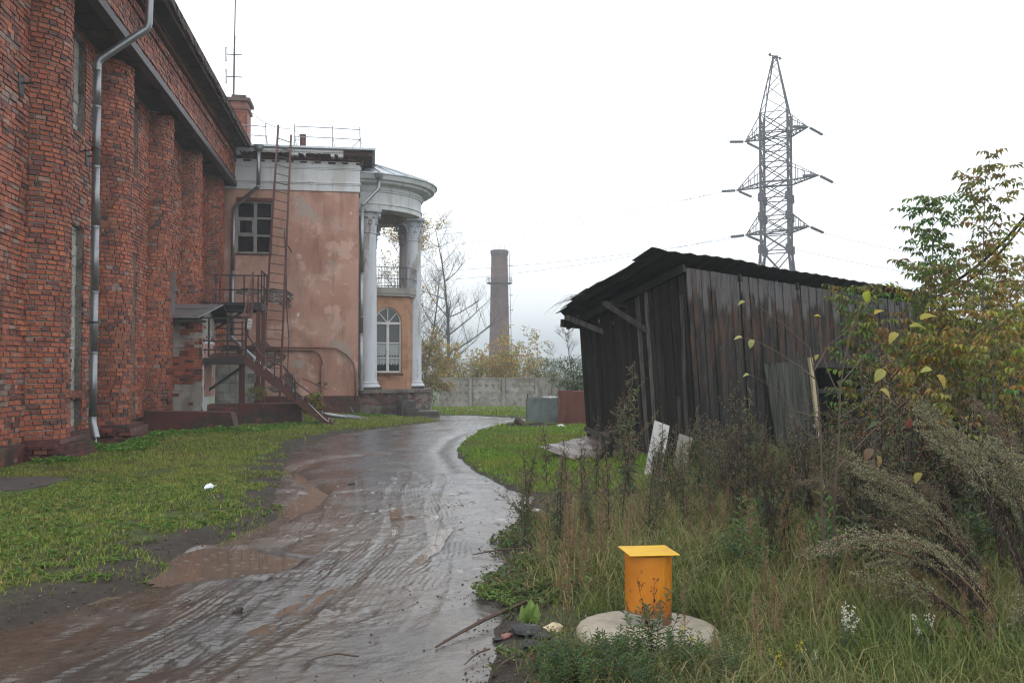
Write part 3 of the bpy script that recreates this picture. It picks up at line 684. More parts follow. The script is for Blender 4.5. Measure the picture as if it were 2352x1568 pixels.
# low walls of the yard
lw = G(); lw.mesh([(-5.55, 23.55, -.15), (-3.32, 23.5, -.15), (-3.48, 23.5, .50), (-5.55, 23.55, .54), (-5.55, 24.1, -.15), (-3.3, 24.1, -.15), (-3.44, 24.0, .50), (-5.55, 24.1, .54)], [(0, 1, 2, 3), (1, 5, 6, 2), (3, 2, 6, 7), (4, 7, 6, 5), (0, 3, 7, 4)])
tag(lw.build('low_wall', MT['red_plaster'], loc=(-4.4, 23.8, 0)), 'low dark red plastered wall with a slanted end before the brick annex', 'low wall')
t2 = thing('retaining_wall', 'low dark red and bare brick wall behind the foot of the iron stairs', 'low wall', (-3.6, 26.9, 0))
g = G(); g.box(-3.75, -2.0, 26.62, 27.4, -.25, .60, jit=.02); g.build('plastered_face', MT['red_plaster'], t2)
g = G(); g.box(-5.6, -3.755, 26.66, 27.4, -.25, .58, jit=.02); g.build('wall_core', MT['mortar'], t2)
for j in range(9):
    for q in range(8):
        x = -5.4+q*.205+(j % 2)*.1
        if x < -3.9 and rnd.random() < .8:
            g = G(); g.box(x, x+.19, 26.63+rnd.uniform(-.01, .015), 26.75, -.12+j*.078, -.055+j*.078, rnd.choice([(.12, .05, .04), (.08, .045, .04), (.2, .065, .045), (.06, .055, .05)]), jit=.006); g.build('brick', MT['brick'], t2)
# ---------------------------------------------------------------- brick annex with the pink door
ax = thing('brick_annex', 'small brick annex with grey metal gable roof and pink double door', 'shed', (-5.2, 26.9, 0))
AX, AY0, AY1 = -4.60, 25.9, 28.0
g = G(); g.box(-5.9, AX-.02, AY0+.015, AY1, -.2, 2.93); g.mesh([(AX-.02, AY0+.015, 2.93), (AX-.02, AY1, 2.93), (AX-.02, 26.95, 3.30)], [(0, 1, 2)])
g.build('wall', MT['concrete'], ax)
row = 0; z = .0
while z < 2.86:
    u = -5.82+(.12 if row % 2 else 0)
    while u < AX-.04:
        L = min(rnd.choice([.25, .25, .13]), AX-u)
        zone = fbm(np.array(u*1.5), np.array(z*1.3+7), 71)
        white = (.85 < z < 1.12) or (2.1 < z < 2.5)
        if not (z < .82 and u < -5.02-.25*rnd.random()) and zone < .66:
            c = rnd.choice([(.33, .29, .26), (.28, .24, .21), (.36, .32, .29)]) if (white and rnd.random() < .62) else (tuple(q*.8 for q in bcol(.2, .05)))
            g = G(); g.box(u+.005, u+L-.008, AY0-.008+rnd.uniform(-.006, .006), AY0+.08, z+.006, z+.078, c, jit=.004); g.build('brick', MT['brick'], ax)
        u += L
    z += .083; row += 1
for j in range(36):        # door-side corner bricks
    for (a, b) in ((AY0+.03, AY0+.14), (AY1-.12, AY1-.01)):
        if rnd.random() < .7:
            g = G(); g.box(AX-.1, AX+.004+rnd.uniform(-.006, .006), a, b, j*.083, j*.083+.07, rnd.choice([(.34, .3, .27), (.28, .1, .06), (.36, .33, .3)]), jit=.004); g.build('brick', MT['brick'], ax)
for k in range(16):
    y = AY0+.2+rnd.uniform(0, 1.7); z = 2.36+rnd.uniform(0, .5)
    if z < 3.2-.4*abs(y-26.95):
        g = G(); g.box(AX-.05, AX+.003+rnd.uniform(-.006, .004), y, y+.2, z, z+.07, rnd.choice([(.3, .1, .06), (.4, .37, .33), (.25, .09, .06)]), jit=.004); g.build('brick', MT['brick'], ax)
g = G(); g.box(AX-.03, AX+.02, AY0+.13, AY0+.2, .05, 2.28); g.box(AX-.03, AX+.02, AY1-.2, AY1-.13, .05, 2.28); g.box(AX-.03, AX+.022, AY0+.13, AY1-.13, 2.281, 2.35); g.build('door_frame', MT['white_plaster'], ax)
ym = (AY0+AY1)/2
for (a, b, c, nm) in ((AY0+.205, ym-.02, (.50, .56, .56), 'door_leaf'), (ym+.02, AY1-.205, (.44, .47, .34), 'door_leaf')):
    g = G(); g.box(AX-.02, AX+.025, a, b, .80, 2.275)
    dl = g.build(nm, MT['door_pink'], ax)
    g = G(); g.box(AX+.026, AX+.034, a+.1, b-.1, .95, 1.5); g.box(AX+.026, AX+.034, a+.1, b-.1, 1.6, 2.15); g.build('panel', MT['door_pink'], dl)
    g = G(); g.box(AX-.02, AX+.02, a, b, .08, .795, c); g.build('lower_board', MT['door_pale'], dl)
    g = G()
    for z in (1.0, 2.0): g.box(AX+.026, AX+.045, a+.01 if a < ym-.1 else b-.03, a+.03 if a < ym-.1 else b-.01, z, z+.14)
    g.build('hinge', MT['black_steel'], dl)
g = G(); g.box(AX+.036, AX+.040, ym+.30, ym+.52, 1.36, 1.66); nt_ = g.build('notice', MT['paper'], ax)
g = G()
for k in range(5): g.box(AX+.041, AX+.0415, ym+.33, ym+.49-(k % 2)*.04, 1.42+k*.05, 1.432+k*.05)
g.build('lettering', MT['print'], nt_)
RX0, RX1 = -5.95, -4.22; RZ, EZ = 3.42, 2.98
for (ye, s) in ((25.55, -1), (28.35, 1)):
    g = G(); g.mesh([(RX0, 26.95, RZ), (RX1, 26.95, RZ), (RX1-.42*(s < 0), ye, EZ), (RX0, ye, EZ)]+[(RX0, 26.95, RZ-.03), (RX1, 26.95, RZ-.03), (RX1-.42*(s < 0), ye, EZ-.03), (RX0, ye, EZ-.03)], [(0, 1, 2, 3), (4, 7, 6, 5), (1, 5, 6, 2), (2, 6, 7, 3)])
    rf = g.build('roof_slope', MT['galv'] if s < 0 else MT['black_steel'], ax)
    if s < 0:
        g = G(); g.tube([(RX0, 26.35, 3.24), (RX1-.15, 26.35, 3.245)], .012, 4); g.build('seam', MT['galv'], rf)
g = G(); g.bar((RX0, 25.62, 2.90), (-4.45, 25.62, 2.86), .07); g.build('eave_beam', MT['black_steel'], ax)
g = G(); g.box(-5.33, -5.22, 25.35, 25.37, 3.0, 4.15); tag(g.build('flue_strip', MT['galv'], ax))

# ---------------------------------------------------------------- stucco wing with the columned rotunda
YF, WXR = 35.0, -.54
wg = thing('stucco_wing', 'two-storey peeling pink stucco wing with white cornice and a round columned porch', 'building', (-3, 37, 0))
WN = (-5.05, -3.72, 5.88, 7.84)
g = G(); wallcells_y = []
ysr = [-9.0, WN[0], WN[1], WXR]; zsr = [.55, WN[2], WN[3], 8.30]
for a, b in zip(ysr, ysr[1:]):
    for c, d in zip(zsr, zsr[1:]):
        if a == WN[0] and c == WN[2]: continue
        g.poly([(a, YF, c), (b, YF, c), (b, YF, d), (a, YF, d)])
x0, x1, z0, z1 = WN
g.poly([(x0, YF, z0), (x0, YF+.22, z0), (x0, YF+.22, z1), (x0, YF, z1)]); g.poly([(x1, YF, z0), (x1, YF, z1), (x1, YF+.22, z1), (x1, YF+.22, z0)])
g.poly([(x0, YF, z0), (x1, YF, z0), (x1, YF+.22, z0), (x0, YF+.22, z0)]); g.poly([(x0, YF, z1), (x0, YF+.22, z1), (x1, YF+.22, z1), (x1, YF, z1)])
g.poly([(WXR, YF, .55), (WXR, 48, .55), (WXR, 48, 8.3), (WXR, YF, 8.3)])
g.poly([(-9, 48, -.6), (WXR, 48, -.6), (WXR, 48, 9.5), (-9, 48, 9.5)])
g.build('wall', MT['stucco'], wg)
g = G(); g.box(-9, WXR+.06, YF-.07, 48, -.7, .55, jit=.01); g.build('plinth', MT['red_plaster'], wg)
# bare patches where the render has dropped
for (x, z, w, h) in ((-3.55, 4.25, 1.3, .55), (-4.6, 4.45, .9, .25), (-4.1, 2.05, 1.6, .9), (-3.2, 3.95, .35, .3), (-1.85, 1.0, .35, .2), (-3.3, 1.0, 1.0, .7)):
    g = G()
    n = 14; g.poly([(x+w/2*(1+.25*rnd.uniform(-1, 1))*math.cos(2*PI*i/n), YF-.004, z+h/2*(1+.3*rnd.uniform(-1, 1))*math.sin(2*PI*i/n)) for i in range(n)])
    pt = g.build('bare_patch', MT['mortar'], wg)
    for j in range(int(h/.085)):
        for q in range(int(w/.26)+1):
            xx = x-w/2+q*.26+(j % 2)*.13; zz = z-h/2+.02+j*.085
            if ((xx+.12-x)/(w/2))**2+((zz+.035-z)/(h/2))**2 < .75:
                g = G(); g.box(xx, xx+.235, YF-.02, YF-.006, zz, zz+.068, rnd.choice([(.24, .16, .13), (.27, .2, .17), (.22, .1, .07), (.3, .27, .24)]), jit=.004); g.build('brick', MT['brick'], pt)
# entablature: white frieze with mouldings, broken cornice
def strip(name, prof, m, par=wg, xe=0, xs_=-9.0):
    """profile [(out, z)] run along the front and round the corner"""
    g = G()
    for (o1, z1), (o2, z2) in zip(prof, prof[1:]):
        g.poly([(xs_, YF-o1, z1), (WXR+o1, YF-o1, z1), (WXR+o2, YF-o2, z2), (xs_, YF-o2, z2)])
        g.poly([(WXR+o1, YF-o1, z1), (WXR+o1, 48, z1), (WXR+o2, 48, z2), (WXR+o2, YF-o2, z2)])
    return g.build(name, m, par)
strip('architrave', [(0, 8.29), (.05, 8.29), (.05, 8.52), (.075, 8.53), (.075, 8.575), (.1, 8.585), (.1, 8.62), (.05, 8.64)], MT['white_plaster'])
strip('frieze', [(.05, 8.64), (.05, 9.10), (.075, 9.11), (.075, 9.15), (.1, 9.16), (.1, 9.22), (.05, 9.24), (.05, 9.42)], MT['white_plaster'])
strip('cornice_core', [(.05, 9.42), (.16, 9.47), (.18, 9.56), (.5, 9.575), (.5, 9.76)], MT['dark_rot'])
g = G()
for i in range(60):                     # moulding still holding, lower edge broken
    xa = -5.0+i*.066
    if xa > -1.15: break
    zl = 9.48+.05*rnd.random()+(.09 if fbm(np.array(xa*1.3), np.array(3.), 81) > .55 else 0)
    g.box(xa, xa+.067, YF-.545, YF-.2, zl, 9.64); g.box(xa, xa+.067, YF-.585, YF-.2, 9.641, 9.73)
g.build('cornice_moulding', MT['white_plaster'], wg)
for i in range(9):
    xa = -4.8+i*.52; g = G(); g.box(xa, xa+.2+.1*rnd.random(), YF-.058, YF-.04, 9.30+.03*rnd.random(), 9.40); g.build('dark_spot', MT['dark_rot'], wg)
g = G()
def roofp(x, y, up=0): 
    return (x, y, 9.80+.40*(1-math.exp(-max(0, y-34.35)/2.2))+.06*max(0, y-34.35)*.5+up)
nx_ = 12; ysr = [34.33, 34.9, 35.6, 36.6, 38, 40, 43, 48]
for a, b in zip(ysr, ysr[1:]): g.poly([roofp(-9, a), roofp(WXR+.62, a), roofp(WXR+.62, b), roofp(-9, b)])
g.box(-9, WXR+.64, 34.31, 34.36, 9.765, 9.835)
g.poly([(WXR+.62, 34.33, 9.765), (WXR+.62, 48, 9.765), (WXR+.62, 48, 10.9), (WXR+.62, 34.33, 9.80)])
rf = g.build('roof', MT['zinc_roof'], wg)
for i in range(11):
    x = -5.4+i*.53; g = G(); pts = [roofp(x+rnd.uniform(-.02, .02), y, .02) for y in (34.34, 34.9, 35.6, 36.6, 38, 40)]
    g.tube(pts, .018, 4); g.build('standing_seam', MT['zinc_roof'], rf)
rr = thing('roof_railing', 'thin metal safety railing on the wing roof', 'railing', (-2.5, 36.6, 10.2))
for x in (-4.15, -3.05, -1.58, -.50):
    g = G(); g.tube([(x, 36.6, 10.15), (x-.03, 36.6, 11.22)], .022, 5); g.tube([(x+.12, 36.3, 10.12), (x-.02, 36.55, 10.85)], .016, 4); g.build('post', MT['galv'], rr)
for (a, b, z) in ((-5.6, -4.15, 11.12), (-5.6, -4.15, 10.74), (-3.05, -.50, 11.14), (-3.05, -.50, 10.74)):
    g = G(); g.tube([(a, 36.6, z), ((a+b)/2, 36.6, z-.012), (b, 36.6, z-.04)], .019, 5); g.build('rail', MT['galv'], rr)
g = G(); g.tube([(-1.0, 36.6, 10.2), (-.5, 36.6, 10.72)], .016, 4); g.build('brace', MT['galv'], rr)
g = G(); g.tube([(-2.85, 38, 10.2), (-2.85, 38, 11.15)], .125, 10); g.tube([(-2.85, 38, 11.12), (-2.85, 38, 11.17)], .135, 10)
g.build('roof_vent', MT['rust_paint'], wg)
cb = G(); cb.tube([Vector((-5.45, 41.3, 13.0)).lerp(Vector((-3.2, 37.5, 11.3)), t)+Vector((0, 0, -.45*4*t*(1-t)*.6)) for t in np.linspace(0, 1, 14)]+[(-2.95, 37.9, 11.05), (-2.95, 37.9, 10.7), (-3.1, 37.9, 10.6), (-3.25, 37.9, 10.75), (-3.1, 37.9, 10.95), (-2.9, 37.9, 10.9)], .012, 4)
tag(cb.build('cable', MT['wire_black'], loc=(-4, 39, 11)), 'slack dark cable sagging from the brick chimney to the roof vent', 'cable')
# six-pane window
fw_ = G(); xm = -4.36; y0 = YF+.10
for (a, b) in ((WN[0], WN[0]+.07), (xm-.06, xm+.06), (WN[1]-.07, WN[1])): fw_.box(a, b, y0, y0+.07, WN[2], WN[3])
for z in (WN[2], 6.53, 7.18, WN[3]-.07): fw_.box(WN[0], WN[1], y0+.004, y0+.066, z, z+.07)
wf = fw_.build('window', MT['frame_grey'], wg)
for (a, b) in ((WN[0]+.07, xm-.06), (xm+.06, WN[1]-.07)):
    for (c, d) in ((5.95, 6.53), (6.60, 7.18), (7.25, 7.77)):
        g = G(); g.poly([(a, y0+.05, c), (b, y0+.05, c), (b, y0+.05, d), (a, y0+.05, d)]); g.build('pane', MT['glass_dark'], wf)
g = G()
for (a, b, c, d) in ((WN[0]+.075, xm-.065, 6.605, 6.66), (WN[0]+.075, xm-.065, 7.12, 7.175), (WN[0]+.075, WN[0]+.13, 6.66, 7.12), (xm-.12, xm-.065, 6.66, 7.12)): g.box(a, b, y0-.02, y0+.03, c, d)
g.build('vent_sash', MT['frame_grey'], wf)
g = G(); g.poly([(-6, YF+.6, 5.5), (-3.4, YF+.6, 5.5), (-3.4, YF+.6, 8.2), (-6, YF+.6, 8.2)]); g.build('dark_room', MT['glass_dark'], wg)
g = G(); g.box(WN[0]-.03, WN[1]+.03, YF-.04, YF+.1, WN[2]-.06, WN[2]-.004); g.build('window_sill', MT['dark_rot'], wg)
g = G(); g.box(WN[0], WN[1], YF-.012, YF+.1, WN[3]+.002, WN[3]+.13, (.16, .05, .035)); g.build('window_lintel', MT['brick'], wg)
# conduits over the wall
for (r, pts) in ((.035, [(-5.5, 34.9, 2.42), (-3.0, 34.9, 2.36), (-1.9, 34.9, 2.37), (-1.35, 34.9, 2.34), (-.95, 34.9, 2.10), (-.70, 34.9, 1.80), (-.62, 34.9, 1.4), (-.61, 34.9, .4)]), (.035, [(-5.5, 34.9, 2.33), (-2.6, 34.9, 2.26), (-2.2, 34.9, 2.28), (-2.0, 34.9, 2.17), (-1.88, 34.9, 1.95), (-1.86, 34.9, 1.7)]), (.06, [(-1.86, 34.89, 1.72), (-1.87, 34.89, -.3)])):
    g = G(); g.tube(pts, r, 7); g.build('conduit', MT['conduit'], wg, smooth=True)

# rotunda
RC = (WXR, 38.7)
def arcpt(r, a, z): return (RC[0]+r*math.cos(a), RC[1]+r*math.sin(a), z)
A0, A1 = -PI/2, PI/2
g = G(); g.lathe([(3.02, -.8), (2.98, .2), (2.95, .60), (3.05, .62), (3.05, .74), (2.6, .75), (0, .75)], *RC, 40, A0, A1); g.build('podium', MT['rubble'], wg)
for k in range(5):
    for i in range(26):
        a = -1.5+i*.082+(k % 2)*.04
        if rnd.random() < (.5 if a < -.55 else .28):
            g = G(); T = Vector((-math.sin(a), math.cos(a), 0)); Nn = Vector((math.cos(a), math.sin(a), 0))
            g.obox(Vector(arcpt(2.97, a, .02+k*.085+(.2 if a < -.6 else 0))), T, Nn, Vector((0, 0, 1)), .22, .06, .07, rnd.choice([(.17, .06, .045), (.2, .08, .06), (.12, .06, .05)]), .006); g.build('brick', MT['brick'], wg)
for (a) in (-1.41, -.09, .45, 1.40):
    g = G()
    c = arcpt(2.23, a, 0); T = Vector((-math.sin(a), math.cos(a), 0)); Nn = Vector((math.cos(a), math.sin(a), 0))
    g.obox((c[0], c[1], .80), T, Nn, Vector((0, 0, 1)), 1.0, 1.0, .10, jit=.008); g.build('column_pad', MT['step'], wg)
def acanthus(g, c, z, r, n, L, w, ph, tip):
    for k in range(n):
        a = 2*PI*k/n+ph; o = Vector((math.cos(a), math.sin(a), 0)); t = Vector((-math.sin(a), math.cos(a), 0)); p = Vector((c[0], c[1], z))
        prof = [(r, 0, w), (r+.012, L*.4, w*1.1), (r+.04, L*.8, w*.9), (r+tip, L, w*.55), (r+tip+.03, L*.9, w*.2)]
        vs = []
        for (rr_, zz, ww) in prof: vs += [p+o*rr_+t*ww/2+Vector((0, 0, zz)), p+o*(rr_+.018)+Vector((0, 0, zz)), p+o*rr_-t*ww/2+Vector((0, 0, zz))]
        g.mesh(vs, [(i*3+j, i*3+j+1, i*3+j+4, i*3+j+3) for i in range(4) for j in (0, 1)])
for a in (-1.41, -.09, .45, 1.40):
    c = arcpt(2.23, a, 0)
    g = G(); g.lathe([(.375, 1.05), (.37, 2.5), (.352, 4.5), (.32, 6.93)], c[0], c[1], 24); sh = g.build('column', MT['column_paint'], wg, smooth=True)
    g = G(); g.lathe([(.50, .85), (.50, .90), (.47, .94), (.43, .955), (.415, .985), (.445, 1.01), (.445, 1.035), (.415, 1.05), (.38, 1.06)], c[0], c[1], 24); g.build('base', MT['column_paint'], sh, smooth=True)
    g = G(); g.lathe([(.32, 6.9), (.36, 6.92), (.36, 6.96), (.312, 6.98), (.305, 7.3), (.34, 7.6), (.38, 7.72)], c[0], c[1], 24, cap=True)
    acanthus(g, c, 6.98, .32, 8, .34, .20, .2, .13); acanthus(g, c, 7.1, .325, 8, .48, .20, .6, .17)
    for q in range(4):
        aa = a+PI/4+q*PI/2; o = Vector((math.cos(aa), math.sin(aa), 0)); p = Vector((c[0], c[1], 0))
        pts = [p+o*.33+Vector((0, 0, 7.35)), p+o*.40+Vector((0, 0, 7.56))]
        for s_ in range(9):
            th = -2.0+s_*.75; rr_ = .10-.009*s_; pts.append(p+o*(.53+rr_*math.cos(th+3.6))+Vector((0, 0, 7.63+rr_*math.sin(th+3.6))))
        g.tube(pts, .042, 5)
    T = Vector((-math.sin(a), math.cos(a), 0)); Nn = Vector((math.cos(a), math.sin(a), 0))
    vs = []
    for zz in (7.74, 7.80, 7.86):
        for q in range(16):
            th = 2*PI*q/16; k_ = .47+.14*abs(math.cos(2*(th)))**3 if True else 0
            k_ = k_*(1 if zz < 7.79 else 1.05); vs.append(Vector((c[0], c[1], zz))+T*math.cos(th+PI/4)*k_*1.0+Nn*math.sin(th+PI/4)*k_)
    g.mesh(vs, [(i*16+q, i*16+(q+1) % 16, (i+1)*16+(q+1) % 16, (i+1)*16+q) for i in (0, 1) for q in range(16)]+[tuple(range(32, 48)), tuple(reversed(range(16)))])
    g.build('capital', MT['column_paint'], sh)
g = G(); g.lathe([(1.9, 7.88), (2.58, 7.88), (2.58, 8.06), (2.62, 8.07), (2.62, 8.13), (2.56, 8.15), (2.56, 8.56), (2.61, 8.57), (2.61, 8.62), (2.66, 8.64), (2.66, 8.68), (2.60, 8.70), (2.60, 8.80), (2.80, 8.84)], *RC, 48, A0-.25, A1+.1); g.lathe([(1.9, 8.4), (1.9, 7.88)], *RC, 48, A0, A1)
g.build('entablature', MT['white_plaster'], wg)
g = G(); g.lathe([(2.80, 8.84), (2.95, 8.86), (2.98, 8.95), (3.12, 8.97), (3.17, 9.08), (3.2, 9.16)], *RC, 48, A0-.1, A1); g.build('cornice', MT['white_plaster'], wg)
g = G(); g.lathe([(1.9, 8.35), (0, 8.35)], *RC, 24, A0, A1); g.build('ceiling', MT['white_plaster'], wg)
g = G(); g.lathe([(3.18, 9.13), (3.25, 9.15), (3.25, 9.19), (1.2, 9.95), (0, 10.25)], *RC, 40, A0, A1); rf2 = g.build('cone_roof', MT['zinc_roof'], wg)
for k in range(17):
    a = A0+.06+k*(PI-.1)/16; g = G(); g.tube([arcpt(3.25, a, 9.2), arcpt(1.2, a, 9.97), arcpt(.05, a, 10.26)], .02, 4); g.build('standing_seam', MT['zinc_roof'], rf2)
# ground-floor room behind the columns
pts = [(WXR, 36.95), (1.42, 37.45), (1.85, 38.7), (1.42, 40.1), (WXR, 40.5)]
Aw = Vector((WXR, 36.95, 0)); Bw = Vector((1.42, 37.45, 0)); dW = (Bw-Aw).normalized(); nW = Vector((dW.y, -dW.x, 0))
wu0, wu1 = .66, 1.78; uc = (wu0+wu1)/2; rw = (wu1-wu0)/2; zb, zsp = 1.42, 3.42; ztop = 4.62; LW = (Bw-Aw).length
def P3(u, z, o=0): v = Aw+dW*u+nW*o; return (v.x, v.y, z)
g = G()
g.poly([P3(0, .7), P3(wu0, .7), P3(wu0, ztop), P3(0, ztop)]); g.poly([P3(wu1, .7), P3(LW, .7), P3(LW, ztop), P3(wu1, ztop)]); g.poly([P3(wu0, .7), P3(wu1, .7), P3(wu1, zb), P3(wu0, zb)])
arch = [(uc-rw*math.cos(t), zsp+rw*1.15*math.sin(t)) for t in np.linspace(0, PI, 17)]
for (a, b) in zip(arch, arch[1:]): g.poly([P3(*a), P3(*b), P3(b[0], ztop), P3(a[0], ztop)])
ol = [(wu0, zb)]+arch+[(wu1, zb)]
for (a, b) in zip(ol, ol[1:]+ol[:1]): g.poly([P3(a[0], a[1]), P3(b[0], b[1]), P3(b[0], b[1], -.2), P3(a[0], a[1], -.2)])
for (a, b) in zip(pts[1:], pts[2:]): g.poly([(*a, .7), (*b, .7), (*b, ztop), (*a, ztop)])
g.build('porch_wall', MT['stucco_ochre'], wg)
g = G(); pp = [(WXR, 36.80), (1.50, 37.30), (2.0, 38.7), (1.50, 40.25), (WXR, 40.65)]
for (z0, z1, k_) in ((4.52, 4.62, .985), (4.621, 4.86, 1.0)):
    q = [(WXR+(x-WXR)*k_, 38.7+(y-38.7)*k_) for x, y in pp]
    g.mesh([(*p, z0) for p in q]+[(*p, z1) for p in q], [(0, 4, 3, 2, 1)[::1], (5, 6, 7, 8, 9)]+[(i, i+1, i+6, i+5) for i in range(4)])
g.build('balcony_slab', MT['concrete'], wg)
fr = G()
o1 = -.12
def fbar(u0, z0, u1, z1, w, o=o1):
    fr.bar(P3(u0, z0, o), P3(u1, z1, o), w, .05, up=nW)
fbar(wu0+.03, zb, wu0+.03, zsp, .07); fbar(wu1-.03, zb, wu1-.03, zsp, .07); fbar(uc, zb, uc, zsp, .11, o1+.01); fbar(wu0, zsp, wu1, zsp, .09, o1+.02); fbar(wu0, zb+.03, wu1, zb+.03, .06)
for z in (2.62, 2.02):
    fbar(wu0+.03, z, uc, z, .045); fbar(uc, z, wu1-.03, z, .045)
for (a, b) in zip(arch, arch[1:]): fbar(uc+(a[0]-uc)*.95, zsp+(a[1]-zsp)*.95, uc+(b[0]-uc)*.95, zsp+(b[1]-zsp)*.95, .06)
for t in (PI/4, PI/2, 3*PI/4): fbar(uc, zsp, uc-rw*.93*math.cos(t), zsp+rw*1.07*math.sin(t), .035)
aw = fr.build('arched_window', MT['frame_white'], wg)
for (u0, u1) in ((wu0+.06, uc-.05), (uc+.05, wu1-.06)):
    for (z0, z1) in ((zb+.06, 2.0), (2.04, 2.6), (2.64, zsp-.04)):
        g = G(); g.poly([P3(u0, z0, o1-.02), P3(u1, z0, o1-.02), P3(u1, z1, o1-.02), P3(u0, z1, o1-.02)]); g.build('pane', MT['glass_day'], aw)
    for (z0, z1) in ((1.75, 2.0), (2.1, 2.58)):
        g = G(); m_ = 8; top = [P3(u0+(u1-u0)*i/m_, z1, o1-.016) for i in range(m_+1)]; bot = [P3(u0+(u1-u0)*i/m_, z0+.04*((i % 2)*2-1), o1-.016) for i in range(m_+1)]
        for i in range(m_): g.poly([bot[i], bot[i+1], top[i+1], top[i]])
        g.build('curtain', MT['curtain'], aw)
g = G(); g.poly([P3(uc, zsp+.02, o1-.02)]+[P3(uc+(p[0]-uc)*.94, zsp+(p[1]-zsp)*.94+.01, o1-.02) for p in arch]); g.build('fanlight_pane', MT['glass_day'], aw)
g = G(); g.box(*sorted((P3(wu0, 0)[0]-.05, P3(wu1, 0)[0]+.05)), P3(uc, 0)[1]-.22, P3(uc, 0)[1]-.05, zb-.10, zb-.02, jit=.02); g.build('window_sill', MT['dark_rot'], wg)
br = G()
edges = list(zip(pp, pp[1:]))
for (a, b) in edges:
    a = Vector((*a, 0)); b = Vector((*b, 0)); n = int((b-a).length/.13)
    for z in (5.22, 5.68): br.bar(a+Vector((0, 0, z)), b+Vector((0, 0, z)), .026)
    for i in range(n): p = a.lerp(b, i/n); br.bar(p+Vector((0, 0, 4.86)), p+Vector((0, 0, 5.66)), .010)
br.build('balcony_railing', MT['black_steel'], wg)
stp = G()
for i, (x0_, x1_, y0_, y1_, z0_, z1_) in enumerate(((1.02, 1.38, 35.5, 36.0, -.4, .52), (1.1, 1.62, 34.9, 36.2, -.6, .34), (1.25, 1.75, 34.7, 36.1, -.7, .10), (1.62, 2.5, 34.6, 36.4, -.7, -.05), (1.70, 2.55, 34.2, 35.0, -.8, -.20))):
    g = G(); g.box(x0_, x1_, y0_, y1_, z0_, z1_, jit=.03); g.build('step', MT['step'], wg)
# rainwater pipes
d2 = thing('drainpipe', 'grey drainpipe with funnel in the inner corner crossing the top of the six-pane window', 'drainpipe', (-5.1, 34.8, 0))
g = G(); g.tube([(-4.0-.16, 34.33, 9.80), (-4.16, 34.33, 9.66), (-4.16, 34.33, 9.55)], [.19, .16, .08], 12); g.build('funnel', MT['galv'], d2)
for pts in ([(-4.16, 34.33, 9.6), (-4.17, 34.35, 8.32)], [(-4.17, 34.35, 8.36), (-4.2, 34.4, 8.25), (-5.02, 34.8, 7.62), (-5.1, 34.82, 7.5)], [(-5.1, 34.82, 7.5), (-5.12, 34.82, 5.2)], [(-5.12, 34.82, 5.2), (-5.13, 34.82, 2.78)]):
    g = G(); g.tube(pts, .072, 12); g.build('pipe_length', MT['galv'], d2, smooth=True)
g = G(); g.tube([(-5.13, 34.82, 2.82), (-5.1, 34.75, 2.7), (-2.15, 31.0, .28)], .074, 12); g.build('pipe_length', MT['zinc_roof'], d2, smooth=True)
g = G(); g.tube([(-2.2, 31.05, .33), (-2.0, 30.8, .14), (-.75, 30.2, -.02)], .07, 12); g.build('lying_length', MT['galv'], d2, smooth=True)
g = G(); g.tube([(-.85, 30.25, .03), (-.6, 30.1, -.02), (-.35, 29.9, -.03)], [.05, .06, .055], 10); g.bar((-.75, 30.3, .08), (-.15, 29.8, -.02), .06, .03); g.build('broken_end', MT['zinc_roof'], d2)
d3 = thing('drainpipe', 'grey drainpipe with funnel beside the first white column of the rotunda', 'drainpipe', (-.40, 35.1, 0))
g = G(); g.tube([(.22, 35.35, 9.10), (.22, 35.35, 8.95), (.22, 35.35, 8.86)], [.19, .15, .08], 12); g.build('funnel', MT['galv'], d3)
for pts in ([(.22, 35.35, 8.88), (.22, 35.35, 8.55), (.18, 35.33, 8.48), (-.36, 35.12, 7.86), (-.40, 35.1, 7.78)], [(-.40, 35.1, 7.78), (-.41, 35.1, 5.2)], [(-.41, 35.1, 5.2), (-.42, 35.1, 2.9)], [(-.42, 35.1, 2.9), (-.42, 35.1, .75)]):
    g = G(); g.tube(pts, .07, 12); g.build('pipe_length', MT['galv'], d3, smooth=True)
for z in (5.2, 3.55, 2.9): g = G(); g.tube([(-.415, 35.1, z-.02), (-.415, 35.1, z+.02)], .08, 12); g.build('collar', MT['galv'], d3)
g = G(); g.tube([(-.41, 35.1, 1.75), (-.41, 35.1, .75)], .085, 12); g.build('lower_sleeve', MT['galv'], d3)

# grey block lean-to behind the stairs
bw = thing('block_shed', 'low grey concrete block lean-to under the iron stairs', 'shed', (-4.5, 32, 0))
g = G(); g.box(-5.75, -3.86, 31.54, 33.5, -.3, 1.66); g.build('wall', MT['mortar'], bw)
for j in range(6):
    for q in range(5):
        x0_ = -5.7+q*.40-(j % 2)*.2; x1_ = min(x0_+.385, -3.84)
        if x1_-x0_ > .1:
            g = G(); g.box(x0_, x1_, 31.5+rnd.uniform(-.012, .008), 31.7, -.1+j*.30, .19+j*.30, jit=.006); g.build('block', MT['grey_block'], bw)
    for q in range(4):
        g = G(); g.box(-4.0, -3.835+rnd.uniform(-.01, .01), 31.71+q*.42, 32.1+q*.42, -.1+j*.30, .19+j*.30, jit=.006); g.build('block', MT['grey_block'], bw)

